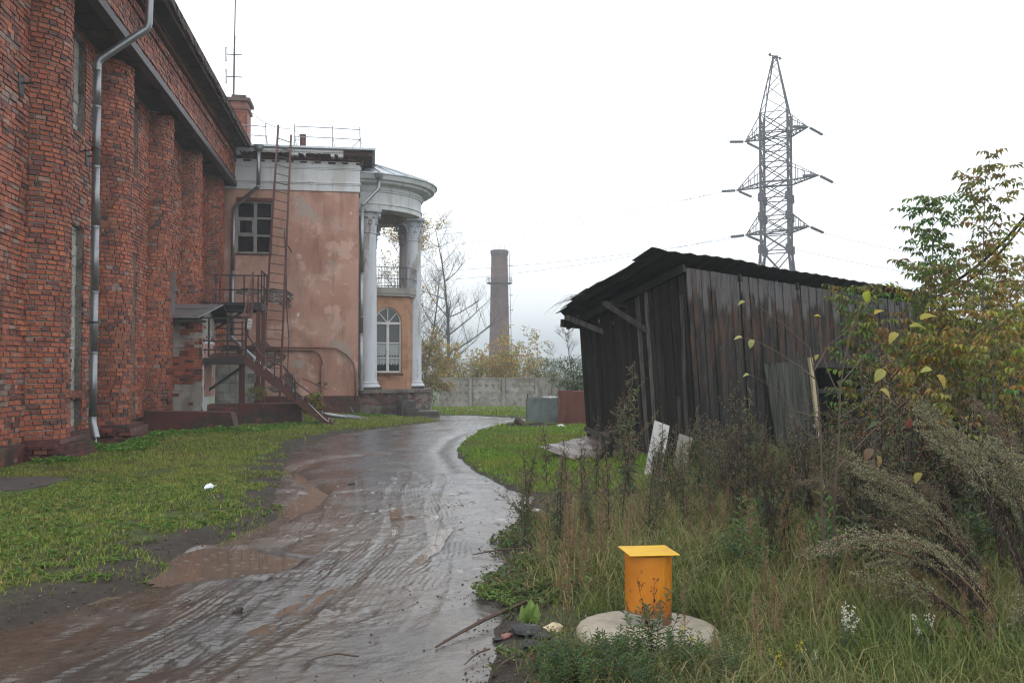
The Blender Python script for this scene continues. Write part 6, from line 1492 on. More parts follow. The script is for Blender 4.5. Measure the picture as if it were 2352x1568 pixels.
# ---------------------------------------------------------------- weeds: one of each kind, then copies
def proto_thing(name): o = bpy.data.objects.new(name, None); COL.objects.link(o); o.empty_display_size = .2; WL[o.name] = Vector((0, 0, 0)); return o
def mugwort(seed, H, cols, stem=(.045, .028, .022), bushy=1.0, leafc=[(.13, .135, .08), (.15, .145, .09), (.085, .07, .055)], leafn=26):
    r = random.Random(seed); T = proto_thing('dry_mugwort'); gs = G(); gh = G(); gl = G()
    for sidx in range(r.randint(1, 3)):
        h = H*(1 if sidx == 0 else r.uniform(.6, .85)); d = (V(r.uniform(-.12, .12), r.uniform(-.12, .12), 1)); p = V(r.uniform(-.03, .03), r.uniform(-.03, .03), -.03); pts = [p]
        for i in range(9): d = (d+rv(r, .05)).normalized(); p = p+d*h/9; pts.append(p)
        gs.tube(pts, [.0065*(1-.75*i/9)*math.sqrt(H) for i in range(10)], 4, stem, cap=False)
        nb = int(15*bushy)
        for k in range(nb):
            t = .32+.68*k/nb; f = t*9; i = min(8, int(f)); b = pts[i].lerp(pts[i+1], f-i); a = k*2.4+r.uniform(-.4, .4)
            L = H*(.40*(1-t)+.04)*r.uniform(.4, 1.3); e = V(math.cos(a), math.sin(a), .75).normalized(); q = b; bp2 = [b]
            for s in range(4): e = (e+V(0, 0, .12)+rv(r, .08)).normalized(); q = q+e*L/4; bp2.append(q)
            gs.tube(bp2, [.0028, .0024, .002, .0016, .001], 3, stem, cap=False)
            m = max(6, int(L*95))
            for s in range(m):
                tt = r.uniform(.15, 1); ii = min(3, int(tt*4)); c = bp2[ii].lerp(bp2[ii+1], tt*4-ii)+rv(r, .009)
                gh.leaf(c, rv(r)+V(0, 0, .3), rv(r), r.uniform(.010, .02), .009, tuple(x*r.uniform(.6, 1.3) for x in r.choice(cols)))
            for s in range(2):
                c = bp2[r.randint(0, 2)]; gl.leaf(c, rv(r)+V(0, 0, -.5), rv(r), r.uniform(.03, .06), .009, tuple(x*r.uniform(.7, 1.2) for x in r.choice(leafc)))
        for k in range(leafn):
            t = r.uniform(.08, .9); f = t*9; i = min(8, int(f)); b = pts[i].lerp(pts[i+1], f-i); a = r.uniform(0, 2*PI)
            gl.leaf(b, V(math.cos(a), math.sin(a), r.uniform(-1.1, .5)), V(0, 0, 1)+rv(r, .3), r.uniform(.05, .10)*(1.2-.5*t), .014, tuple(x*r.uniform(.7, 1.2) for x in r.choice(leafc)), droop=.4)
    tag(gs.build('stem', MT['dry'], T), kind='stuff'); tag(gh.build('seed_heads', MT['dry'], T), kind='stuff'); tag(gl.build('leaves', MT['dry'], T), kind='stuff')
    return T
def fleabane(seed, H, col):
    r = random.Random(seed); T = proto_thing('dry_fleabane'); gs = G(); gh = G()
    for sidx in range(r.randint(2, 4)):
        p0 = V(r.uniform(-.05, .05), r.uniform(-.05, .05), -.02); top = p0+V(r.uniform(-.06, .06), r.uniform(-.06, .06), H*r.uniform(.75, 1)); gs.tube([p0, p0.lerp(top, .5)+rv(r, .01), top], [.004, .003, .0015], 3, (.13, .08, .045), cap=False)
        for k in range(46):
            t = r.uniform(.25, 1); b = p0.lerp(top, t); a = r.uniform(0, 2*PI); L = H*r.uniform(.05, .16)*(1.15-t*.7); e = b+V(math.cos(a), math.sin(a), 1.1).normalized()*L; gs.tube([b, e], [.0012, .0007], 3, (.15, .09, .05), cap=False)
            for s in range(7): gh.leaf(b.lerp(e, r.uniform(.3, 1))+rv(r, .012), rv(r)+V(0, 0, .4), rv(r), r.uniform(.010, .018), .006, tuple(x*r.uniform(.6, 1.3) for x in col))
    tag(gs.build('stem', MT['dry'], T), kind='stuff'); tag(gh.build('seed_fluff', MT['dry'], T), kind='stuff'); return T
def herb(seed, H, pal, n_st=7, L=.055, w=.016, name='leafy_herb', nl=26):
    r = random.Random(seed); T = proto_thing(name); gs = G(); gl = G()
    for s in range(n_st):
        p = V(r.uniform(-.06, .06), r.uniform(-.06, .06), -.02); d = V(r.uniform(-.35, .35), r.uniform(-.35, .35), 1).normalized(); pts = [p]; h = H*r.uniform(.6, 1.05)
        for i in range(5): d = (d+rv(r, .07)).normalized(); p = p+d*h/5; pts.append(p)
        gs.tube(pts, [.0035, .003, .0026, .002, .0015, .001], 3, (.07, .06, .035), cap=False)
        for k in range(nl):
            t = .12+.88*k/nl; f = t*5; i = min(4, int(f)); b = pts[i].lerp(pts[i+1], f-i); a = k*2.4
            gl.leaf(b, V(math.cos(a), math.sin(a), .45+.6*t), V(0, 0, 1), L*r.uniform(.7, 1.2), w*r.uniform(.8, 1.2), tuple(x*r.uniform(.7, 1.25) for x in r.choice(pal)), droop=.3)
    tag(gs.build('stem', MT['dry'], T), kind='stuff'); tag(gl.build('leaves', MT['leaf'], T), kind='stuff'); return T
def tansy(seed, H):
    r = random.Random(seed); T = proto_thing('dead_tansy'); gs = G(); gh = G()
    for s in range(r.randint(2, 5)):
        p = V(r.uniform(-.05, .05), r.uniform(-.05, .05), -.02); d = V(r.uniform(-.2, .2), r.uniform(-.2, .2), 1).normalized(); pts = [p]; h = H*r.uniform(.7, 1)
        for i in range(6): d = (d+rv(r, .06)).normalized(); p = p+d*h/6; pts.append(p)
        gs.tube(pts, [.0042-.0005*i for i in range(7)], 3, (.05, .026, .02), cap=False)
        for k in range(9):
            b = pts[r.randint(4, 6)]; e = b+V(r.uniform(-.6, .6), r.uniform(-.6, .6), 1).normalized()*r.uniform(.05, .12); gs.tube([b, e], [.0016, .001], 3, (.05, .03, .022), cap=False)
            for q in range(3):
                c = e+rv(r, .014); s_ = .0075; gh.mesh([c+V(s_, 0, 0), c+V(0, s_, 0), c+V(-s_, 0, 0), c+V(0, -s_, 0), c+V(0, 0, s_), c+V(0, 0, -s_)], [(0, 1, 4), (1, 2, 4), (2, 3, 4), (3, 0, 4), (1, 0, 5), (2, 1, 5), (3, 2, 5), (0, 3, 5)], (.035, .028, .024))
        for k in range(12):
            b = pts[r.randint(1, 5)]; gh.leaf(b, V(r.uniform(-1, 1), r.uniform(-1, 1), -1.4), V(0, 0, 1), r.uniform(.04, .09), .014, (.04, .032, .026), droop=.3)
    tag(gs.build('stem', MT['dry'], T), kind='stuff'); tag(gh.build('seed_heads', MT['dry'], T), kind='stuff'); return T
BRN = [(.20, .14, .095), (.16, .115, .085), (.25, .185, .115)]; OLV = [(.19, .165, .09), (.23, .20, .11), (.14, .12, .07)]
protos = {
 'mug': [mugwort(201, 1.0, BRN), mugwort(202, 1.0, OLV), mugwort(203, 1.0, BRN, bushy=1.2, leafn=34), mugwort(204, 1.0, OLV, bushy=.8)],
 'mugg': [mugwort(211, 1.0, [(.18, .17, .075), (.15, .13, .07), (.2, .13, .08)], stem=(.10, .07, .045), bushy=1.15, leafc=[(.13, .17, .085), (.16, .19, .10), (.10, .13, .07)], leafn=48), mugwort(212, 1.0, BRN, bushy=1.2, leafc=[(.12, .15, .08), (.10, .125, .07)], leafn=48)],
 'flea': [fleabane(221, 1.0, (.32, .22, .13)), fleabane(222, 1.0, (.28, .17, .10))],
 'herb': [herb(231, .5, [(.10, .145, .06), (.12, .17, .065), (.08, .12, .05)]), herb(232, .5, [(.14, .20, .08), (.16, .225, .085)]), herb(233, .5, [(.085, .14, .07), (.10, .16, .085), (.14, .165, .065)], 9)],
 'tansy': [tansy(241, 1.0), tansy(242, 1.0)],
}
used = set()
MARKS = [('the orange pipe', 1490, 5.6), ('the leaning white board', 1500, 12.6), ('the shed corner', 1600, 13.6), ('the fallen plank door', 1780, 13), ('the dark shed opening', 1950, 14), ('the gable of the shed', 1430, 15), ('the road edge', 1230, 9), ('the thin sapling', 1895, 6), ('the green maple sapling', 2122, 9.8), ('the tallest maple sapling', 2262, 9), ('the golden maple sapling', 2375, 8.6), ('the big arching mugwort', 2200, 5.4), ('the well cover', 1420, 5.2), ('the asphalt chunks', 1225, 5.2), ('the white melilot', 1945, 4.8), ('the picture edge', 2400, 6)]
def where(u, dep):
    q = cp(u, dep); m = min(MARKS, key=lambda m: (cp(m[1], m[2])-q).length); du = u-m[1]; dd = dep-m[2]
    return (('just ' if abs(du) < 60 else 'well ' if abs(du) > 130 else '')+('left of ' if du < 0 else 'right of ') if abs(du) > 25*6/dep*1.2 else ('before ' if dd < 0 else 'behind '))+m[0]
HWORD = lambda v, a, b: 'low' if v < a else 'tall' if v > b else 'mid-height'
def put(key, u, dep, sc, label, group=None, dz=0, rz=None, tilt=(0, 0), k=None):
    lst = protos[key]; p = lst[k if k is not None else rnd.randrange(len(lst))]; q = cp(u, dep); z = gz(q.x, q.y)+dz
    rz = rnd.uniform(0, 6.28) if rz is None else rz
    if p.name not in used:
        used.add(p.name); p.location = (q.x, q.y, z); p.rotation_euler = (tilt[0], tilt[1], rz); p.scale = (sc, sc, sc); tag(p, label, 'plant', group); return p
    return tag(dup(p, (q.x, q.y, z), rz, sc, label, group, tilt), None, 'plant')
# the single ones that catch the eye
put('mugg', 1437, 10.6, 1.72, 'tallest dry mugwort, standing before the gable of the shed', k=0)
put('mug', 1372, 10.9, 1.05, 'dry mugwort left of the tallest one, before the shed beams', k=1)
put('mug', 1680, 10.4, 1.42, 'tall thin mugwort with a pointed plume before the shed front', k=1)
put('mugg', 1600, 10.6, 1.15, 'bushy mugwort just right of the leaning white board', k=0)
put('mugg', 1640, 10.0, 1.05, 'mugwort with curling grey-green leaves below the shed corner', k=1)
put('mug', 1262, 8.9, 1.05, 'dark dry mugwort at the road edge, tallest by the glossy mud', k=0)
put('mug', 1300, 8.6, .95, 'black-leaved dry mugwort second from the road edge', k=2)
put('mug', 1235, 8.9, .62, 'mugwort leaning far out over the glossy mud', k=1, tilt=(.15, -.85), rz=0)
put('mug', 1335, 8.9, 1.0, 'dry mugwort with hanging shrivelled leaves above the pinkish stone', k=3)
put('mug', 1213, 9.6, .85, 'thin upright mugwort by the lawn corner at the road', k=3)
put('mugg', 1730, 9.8, 1.35, 'branching mugwort below the fallen plank door', k=0)
put('flea', 1757, 5.7, .52, 'fluffy brown fleabane column to the right of the orange pipe', k=0)
put('flea', 1770, 5.3, .42, 'shorter fluffy fleabane before the brown column', k=1)
put('flea', 1307, 5.5, .55, 'slim brown fleabane standing left of the well cover', k=1)
put('flea', 1287, 6.0, .50, 'slender fleabane behind the cream stone', k=0)
put('flea', 1655, 7.6, .62, 'tall reddish fleabane behind the orange pipe', k=1)
put('flea', 1700, 7.9, .66, 'pale seeded fleabane between two dark mugworts', k=0)
put('tansy', 1495, 5.0, .50, 'dead stalk with black buttons right before the orange pipe', k=0)
put('tansy', 1760, 7.0, .80, 'dead tansy with black button heads before the thicket', k=1)
put('herb', 1450, 4.75, .62, 'leafy green herb before the front edge of the well cover', k=1)
put('herb', 1490, 5.02, .8, 'taller leafy herb against the foot of the orange pipe', k=0)
put('herb', 1905, 6.3, 1.5, 'large pale green leafy herb under the thin sapling', k=1)
put('herb', 1770, 7.4, 1.35, 'dense green leafy bush left of the thin sapling', k=2)
put('herb', 1330, 4.6, .4, 'low green herb just below the asphalt chunks', k=0)
# the many that no one could name apart
for i in range(52):
    u = rnd.uniform(1190, 1900); dep = rnd.uniform(7.6, 12.4)
    q = cp(u, dep)
    if q.x-float(xr(q.y)) < .15 or (q-C0).dot(SL) > -.35: continue
    if 1380 < u < 1680 and dep < 9.4 and rnd.random() < .4: continue
    if 1290 < u < 1500 and dep > 8.8: continue
    kk = 'mug' if rnd.random() < .6 else 'mugg'; sc_ = rnd.uniform(.5, 1.0); put(kk, u, dep, sc_, '%s %s mugwort stalk %s' % (HWORD(sc_, .65, .85), 'dry brown' if kk == 'mug' else 'grey-green leaved', where(u, dep)), 'dry mugworts in the weeds before the shed')
for i in range(70):
    u = rnd.uniform(1850, 2420); dep = rnd.uniform(6.6, 11.5); kk = 'mug' if rnd.random() < .45 else 'mugg'; sc_ = rnd.uniform(1.1, 1.75)*(.75 if u < 2000 else 1); put(kk, u, dep, sc_, '%s %s mugwort in the thicket %s' % (HWORD(sc_, 1.15, 1.5), 'dry brown' if kk == 'mug' else 'grey-green leaved', where(u, dep)), 'mugworts of the thicket beneath the saplings')
for i in range(40):
    u = rnd.uniform(1250, 2350); dep = rnd.uniform(5.6, 9.5); q = cp(u, dep)
    if q.x-float(xr(q.y)) < .3 or (1390 < u < 1680 and dep < 6.6): continue
    sc_ = rnd.uniform(.35, .65); put('flea', u, dep, sc_, '%s fluffy brown fleabane in the grass %s' % (HWORD(sc_, .44, .56), where(u, dep)), 'fleabanes scattered in the tall grass')
for i in range(118):
    if i < 26: continue
    u = rnd.uniform(1640, 2380) if i < 62 else rnd.uniform(1225, 1720); dep = rnd.uniform(5.2, 9.5) if i < 62 else rnd.uniform(4.3, 4.98); q = cp(u, dep)
    if q.x-float(xr(q.y)) < .12 or math.hypot(q.x-.95, q.y-5.38) < .36: continue
    sc_ = rnd.uniform(.6, 1.3) if i < 62 else rnd.uniform(.3, .55); put('herb', u, dep, sc_, ('%s leafy green herb among the grasses %s' if i < 62 else '%s leafy herb of the lower verge %s') % (HWORD(sc_, .8, 1.1) if i < 62 else HWORD(sc_, .38, .47), where(u, dep)), 'leafy herbs among the grasses' if i < 62 else 'low herbs along the verge')
for i in range(30):
    u = rnd.uniform(1480, 1920); dep = rnd.uniform(7.8, 11); sc_ = rnd.uniform(.5, .95); put('mugg', u, dep, sc_, '%s pale-leaved mugwort tangled in the grass %s' % (HWORD(sc_, .62, .82), where(u, dep)), 'pale mugworts tangled in the grass')
for i in range(26):
    u = rnd.uniform(1250, 1950); dep = rnd.uniform(6.6, 10); q = cp(u, dep)
    if q.x-float(xr(q.y)) < .3: continue
    sc_ = rnd.uniform(.45, .8); put('flea', u, dep, sc_, '%s straw-coloured fleabane rising from the grass %s' % (HWORD(sc_, .55, .7), where(u, dep)), 'straw-coloured fleabanes in the grass')
for i in range(24):
    u = rnd.uniform(1560, 2330); dep = rnd.uniform(4.5, 5.8); sc_ = rnd.uniform(.28, .5); put('flea', u, dep, sc_, '%s tawny fleabane in the foreground grass %s' % (HWORD(sc_, .35, .43), where(u, dep)), 'tawny fleabanes in the foreground grass')
for i in range(34):
    u = rnd.uniform(1690, 2300); dep = rnd.uniform(6.2, 9.5); sc_ = rnd.uniform(.6, 1.15); put('tansy', u, dep, sc_, '%s dead stalk with black button heads %s' % (HWORD(sc_, .75, .95), where(u, dep)), 'dead button-headed stalks at the thicket edge')

# great arching mugworts at the right
PALEG = [(.27, .26, .155), (.33, .315, .19), (.19, .18, .11)]
def fb2(u, dep): q = cp(u, dep); q.z = gz(q.x, q.y); return q
def catmull(P, n):
    P = [P[0]*2-P[1]]+P+[P[-1]*2-P[-2]]; out_ = []
    for i in range(1, len(P)-2):
        for k in range(n):
            t = k/n; p0, p1, p2, p3 = P[i-1:i+3]; out_.append(.5*((2*p1)+(p2-p0)*t+(2*p0-5*p1+4*p2-p3)*t*t+(3*p1-p0-3*p2+p3)*t**3))
    return out_+[P[-2]]
def wpt(u, v, dep): q = cp(u, dep); q.z = EYE+(845-v)/FPX*dep; return q
def plume(label, dep, curves, seed, cols, dens=1.0, start=.34):
    r = random.Random(seed); base = cp(curves[0][0][0], dep); base.z = gz(base.x, base.y); T = thing('arching_mugwort', label, 'plant', tuple(base)); gs = G(); gh = G(); gl = G()
    for cv, cnt in [(c[:-1], c[-1]) for c in curves]:
        for m in range(cnt):
            dd_ = dep+r.uniform(-.45, .45)*(m > 0); off = rv(r, .05)*(m > 0)*(1+m*.35)
            K = [wpt(u, v, dd_)+off*(.3+.7*i/len(cv))+rv(r, .025)*(m > 0) for i, (u, v) in enumerate(cv)]
            K[0].z = min(K[0].z, gz(K[0].x, K[0].y)+.25); pts = catmull(K, 6); n = len(pts)-1; Ltot = sum((pts[i+1]-pts[i]).length for i in range(n))
            gs.tube(pts, [.0062*(1-.85*i/n) for i in range(n+1)], 4, r.choice([(.11, .06, .045), (.19, .12, .065), (.085, .05, .04)]), cap=False)
            nb = int(Ltot*44*dens)
            for k in range(nb):
                t = start+(1-start)*(k+r.random())/nb; f = t*n; i = min(n-1, int(f)); b = pts[i].lerp(pts[i+1], f-i); d = (pts[i+1]-pts[i]).normalized()
                sdv = d.cross(rv(r)).normalized(); l = (.15*(1-t)+.035)*r.uniform(.6, 1.3); e = (d*1.25+sdv*.65+V(0, 0, .12)).normalized(); q = b; bb = [b]
                for s_ in range(3): e = (e+V(0, 0, -.10)).normalized(); q = q+e*l/3; bb.append(q)
                gs.tube(bb, [.0018, .0014, .001, .0007], 3, (.10, .07, .045), cap=False)
                for s_ in range(max(7, int(l*230))):
                    tt = r.uniform(.05, 1)*3; ii = min(2, int(tt)); c = bb[ii].lerp(bb[ii+1], tt-ii)+rv(r, .0045)
                    gh.leaf(c, rv(r)+V(0, 0, -.3), rv(r), r.uniform(.008, .013), .008, tuple(x*r.uniform(.72, 1.15) for x in r.choice(cols)))
            for k in range(int(70*Ltot)):
                t = r.uniform(.02, .5); f = t*n; i = min(n-1, int(f)); b = pts[i].lerp(pts[i+1], f-i)
                gl.leaf(b, V(r.uniform(-.6, .6), r.uniform(-.6, .6), -1), rv(r), r.uniform(.03, .07), .011, r.choice([(.035, .028, .024), (.055, .042, .034), (.075, .055, .04)]))
    tag(gs.build('stems', MT['dry'], T), kind='stuff'); tag(gh.build('seed_heads', MT['dry'], T), kind='stuff'); tag(gl.build('withered_leaves', MT['dry'], T), kind='stuff'); return T
BRP = [(.20, .16, .11), (.25, .21, .14), (.14, .105, .075)]
plume('low pale mugwort plumes sweeping left over the grass', 5.2, [((2310, 1500), (2215, 1350), (2110, 1265), (1985, 1240), (1865, 1270), 5), ((2300, 1490), (2190, 1400), (2080, 1345), (1975, 1330), 3), ((2330, 1490), (2260, 1370), (2190, 1290), (2120, 1255), 3)], 601, PALEG)
plume('long mugwort plumes arching to the middle of the thicket', 5.7, [((2345, 1500), (2230, 1310), (2120, 1180), (2030, 1110), (1955, 1078), 5), ((2320, 1480), (2180, 1290), (2070, 1190), (1975, 1130), 3), ((2350, 1490), (2250, 1290), (2160, 1190), (2090, 1140), 3), ((2300, 1470), (2190, 1330), (2090, 1290), (1985, 1290), 2)], 602, PALEG)
plume('tall pale mugwort plumes rising along the picture edge', 5.5, [((2400, 1480), (2310, 1210), (2235, 1060), (2160, 985), (2105, 940), 5), ((2420, 1470), (2340, 1230), (2270, 1100), (2190, 1030), 4), ((2430, 1440), (2370, 1180), (2310, 1060), (2250, 1010), 4), ((2450, 1420), (2400, 1190), (2345, 1090), (2300, 1050), 3)], 603, PALEG)
plume('low mugwort plume drooping in the lower corner', 4.75, [((2470, 1520), (2420, 1400), (2350, 1405), (2285, 1440), (2235, 1465), 4), ((2480, 1500), (2440, 1380), (2390, 1370), (2340, 1390), 3)], 604, PALEG)
plume('dark brown mugwort plumes filling the thicket behind the pale ones', 6.4, [((2250, 1380), (2180, 1200), (2110, 1120), (2040, 1090), 4), ((2320, 1350), (2270, 1150), (2210, 1050), (2150, 1010), 4), ((2380, 1350), (2340, 1100), (2290, 980), (2230, 930), 4), ((2180, 1390), (2110, 1240), (2040, 1190), (1960, 1180), 3)], 605, BRP)
plume('short dusky mugwort plumes beside the button-headed stalks', 6.9, [((2010, 1290), (1960, 1180), (1900, 1120), (1840, 1110), 3), ((2060, 1290), (2040, 1160), (1995, 1090), (1940, 1070), 3)], 606, BRP)

# box-elder saplings with drooping compound leaves
def sapling(label, base, H, seed, cols, lean=V(0, 0, 0), n_br=11, name='maple_sapling', lsz=.075, start=.25, spread=.30, r0=.018, stemc=(.16, .155, .14)):
    r = random.Random(seed); T = thing(name, label, 'tree', tuple(base)); gt = G(); gl = G(); gb_ = G()
    d = (V(0, 0, 1)+lean).normalized(); p = base.copy(); pts = [p]; n = 12
    for i in range(n): d = (d+rv(r, .03)+V(0, 0, .02)).normalized(); p = p+d*H/n; pts.append(p)
    gt.tube(pts, [r0*(1-.85*i/n) for i in range(n+1)], 6, stemc, cap=False)
    def compound(b, d, L):
        e = (d+V(0, 0, -.25)).normalized(); tip = b+e*L; gb_.tube([b, b.lerp(tip, .5)+V(0, 0, .012), tip], [.0016, .0014, .001], 3, (.16, .12, .06), cap=False)
        sd = e.cross(V(0, 0, 1)).normalized(); c = tuple(x*r.uniform(.7, 1.2) for x in r.choice(cols))
        for (t, s) in ((1, 0), (.72, 1), (.72, -1), (.42, 1), (.42, -1)):
            q = b.lerp(tip, t); dr = (e*(1 if s == 0 else .35)+sd*s*.8+V(0, 0, -r.uniform(.35, 1.0))).normalized()
            gl.leaf(q, dr, V(0, 0, 1)+rv(r, .3), lsz*r.uniform(.7, 1.25), lsz*.42, tuple(x*r.uniform(.85, 1.15) for x in c), fold=.3, droop=.2)
    for k in range(n_br):
        t = start+(1-start)*k/n_br; f = t*n; i = min(n-1, int(f)); b = pts[i].lerp(pts[i+1], f-i); a0 = r.uniform(0, PI)
        for s in (0, PI):
            a = a0+s+r.uniform(-.3, .3); L = H*spread*(1.05-.8*t)*r.uniform(.6, 1.15)+.08; e = V(math.cos(a), math.sin(a), .75).normalized(); q = b; bb = [b]
            for m in range(5): e = (e+rv(r, .1)+V(0, 0, .03)).normalized(); q = q+e*L/5; bb.append(q)
            gb_.tube(bb, [.005, .004, .0034, .0028, .002, .0014], 4, stemc, cap=False)
            for m in range(1, 6):
                for w in range(2):
                    a2 = r.uniform(0, 2*PI); compound(bb[m], V(math.cos(a2), math.sin(a2), .15)+e*.4, r.uniform(.09, .17))
    for w in range(5): a2 = w*1.26; compound(pts[-1], V(math.cos(a2), math.sin(a2), .4), .12)
    gt.build('trunk', MT['bark'], T); tag(gb_.build('branches', MT['bark'], T), kind='stuff'); tag(gl.build('crown', MT['leaf'], T), kind='stuff'); return T
GRN = [(.10, .18, .045), (.12, .21, .05), (.14, .21, .05)]
MIX = [(.19, .20, .05), (.25, .22, .055), (.19, .14, .05), (.15, .18, .05), (.28, .25, .06), (.22, .22, .055)]
GLD = [(.33, .28, .065), (.24, .18, .055), (.21, .21, .06), (.29, .26, .07)]
sapling('green maple sapling rising above the shed roof left of the yellowing ones', fb2(2122, 9.8), 3.30, 401, GRN, V(-.02, 0, 0), 13, start=.42, spread=.22)
sapling('tallest yellow-brown maple sapling with a bare tip against the sky', fb2(2262, 9.0), 3.45, 402, MIX, V(-.01, 0, 0), 14, start=.28, spread=.30)
sapling('golden maple sapling cut by the picture edge', fb2(2375, 8.6), 2.55, 403, GLD, V(-.02, 0, 0), 10, start=.25, spread=.42)
sapling('yellowing maple sapling between the green and the tallest one', fb2(2190, 9.3), 2.5, 404, MIX, V(-.06, 0, 0), 13, start=.25, spread=.40)
sapling('small green maple sapling before the dark shed opening', fb2(2005, 9.2), 2.3, 405, [(.11, .17, .05), (.14, .19, .05), (.2, .2, .045)], V(-.10, 0, 0), 10, start=.3, spread=.26)
sapling('low olive maple sapling before the lean-to', fb2(2095, 9.0), 1.75, 406, [(.26, .23, .045), (.2, .2, .045), (.3, .17, .045)], V(.05, 0, 0), 11, start=.3, spread=.5)
sapling('short rusty maple sapling against the lean-to roof', fb2(2300, 8.4), 1.9, 407, GLD+MIX, V(.04, 0, 0), 8, start=.25, spread=.45)
sapling('pale yellow maple sapling far right behind the cable', fb2(2330, 12.5), 2.6, 408, [(.30, .24, .07), (.24, .2, .07)], V(0, 0, 0), 12, start=.2, spread=.42)
sapling('leafy ochre maple sapling filling the gap under the cable', fb2(2285, 7.6), 1.95, 411, MIX+GLD, V(.0, 0, 0), 9, start=.3, spread=.45)
sapling('olive maple sapling standing before the lean-to door', fb2(2150, 8.2), 1.75, 413, [(.22, .2, .045), (.3, .22, .05), (.17, .17, .045)], V(.02, 0, 0), 12, start=.25, spread=.48)
sapling('second pale yellow maple sapling behind the golden one', fb2(2265, 13), 3.1, 414, [(.42, .34, .10), (.34, .28, .09)], V(0, 0, 0), 14, start=.25, spread=.40)
sapling('pale amber maple sapling behind the tallest one', fb2(2215, 13.5), 2.7, 415, [(.42, .32, .09), (.36, .26, .08)], V(0, 0, 0), 13, start=.25, spread=.42)
sapling('small yellow-leaved seedling at the foot of the iron stairs', cp(712, 25.6, -.05), .95, 409, [(.26, .23, .06), (.2, .2, .05), (.3, .22, .05)], V(.15, 0, 0), 4, lsz=.11, start=.35, spread=.5, r0=.01)
sapling('tiny yellow-green seedling on the wall beneath the iron stairs', cp(590, 26.9, .55), .5, 410, [(.24, .24, .06), (.18, .2, .05)], V(0, 0, 0), 2, lsz=.08, start=.2, spread=.6, r0=.008)
# the thin foreground sapling with its few large yellow leaves
ts = thing('thin_sapling', 'thin dark sapling with a few large yellow leaves before the shed door', 'tree', tuple(fb2(1893, 6.0)))
def wp(u, v, dep): q = cp(u, dep); q.z = EYE+(845-v)/FPX*dep; return q
def twig(path, r0, nm='branch', par=ts): g = G(); k = len(path); g.tube(path, [r0*(1-.75*i/(k-1)) for i in range(k)], 5, (.105, .075, .06), cap=False); return g.build(nm, MT['bark'], par)
twig([fb2(1893, 6.0)]+[wp(u, v, 6.0) for u, v in ((1884, 1150), (1884, 1050), (1880, 950), (1876, 890), (1868, 850))], .010, 'trunk')
twig([fb2(1903, 6.2)]+[wp(u, v, 6.1) for u, v in ((1915, 1120), (1925, 1000), (1928, 900), (1940, 820), (1965, 735), (1985, 690))], .010, 'trunk')
for path in ([(1868, 850), (1860, 800), (1800, 745), (1745, 705), (1712, 693)], [(1872, 870), (1840, 845), (1780, 805), (1738, 783), (1706, 776)], [(1885, 1010), (1850, 995), (1790, 900), (1740, 868), (1720, 860)], [(1870, 850), (1905, 790), (1965, 745), (2010, 720)], [(1930, 880), (1965, 840), (2000, 800), (2060, 770)], [(1922, 960), (1975, 930), (2020, 880), (2030, 850)], [(1926, 910), (1900, 850), (1880, 780), (1885, 730)], [(1884, 960), (1830, 945), (1790, 930)], [(1915, 1080), (1990, 1000), (2100, 900), (2150, 865)]):
    twig([wp(u, v, 6.0+.03*i) for i, (u, v) in enumerate(path)], .0052)
r = random.Random(77)
def bigleaf(p, d, n, L, col, par, nm='leaf'):
    g = G(); d = d.normalized(); s = d.cross(n).normalized(); nn = s.cross(d); prof = [(0, .04), (.10, .27), (.16, .25), (.28, .41), (.34, .37), (.48, .43), (.54, .37), (.68, .34), (.74, .27), (.88, .15), (1, .01)]
    vs = []
    for (t, w) in prof: c = p+d*L*t-nn*L*.42*t*t; vs += [c+s*w*L*.9+nn*L*(.45*w+.02*r.uniform(-1, 1)), c, c-s*w*L*.9+nn*L*(.45*w+.02*r.uniform(-1, 1))]
    g.mesh(vs, [(i*3+j, i*3+j+1, i*3+j+4, i*3+j+3) for i in range(10) for j in (0, 1)], col); return g.build(nm, MT['leaf'], par)
for (u, v, L, a, col) in ((1712, 693, .06, 3.3, (.34, .34, .10)), (1706, 776, .07, 3.0, (.38, .38, .14)), (1730, 780, .07, 4.2, (.36, .36, .13)), (1720, 860, .05, 3.2, (.36, .36, .12)), (1885, 728, .05, 2.6, (.45, .36, .06)), (2010, 722, .07, .8, (.45, .36, .05)), (1995, 668, .09, 4.4, (.36, .36, .05)), (2090, 752, .13, .2, (.34, .28, .06)), (2062, 765, .10, 3.8, (.38, .31, .08)), (2115, 735, .12, .6, (.33, .29, .05)), (2150, 862, .12, 5.4, (.36, .31, .06)), (2140, 850, .09, 3.0, (.38, .34, .1)), (2030, 850, .11, 3.9, (.40, .33, .10)), (2020, 895, .10, 5.8, (.36, .28, .08)), (2086, 962, .07, 4.6, (.22, .06, .05)), (2130, 1010, .10, 5.9, (.30, .26, .12)), (1880, 815, .05, 3.9, (.30, .31, .05)), (2000, 1030, .10, 4.0, (.20, .12, .08)), (2010, 1045, .10, 5.0, (.28, .24, .09)), (2112, 1085, .09, 3.9, (.34, .26, .07))):
    bigleaf(wp(u, v, 6.05), RT*math.cos(a)+V(0, 0, 1)*math.sin(a)*.9-FW*.25, FW*-.40+V(0, 0, 1)*.85+RT*r.uniform(-.5, .5), L*.85, tuple(x*r.uniform(.75, 1.0) for x in col), ts)
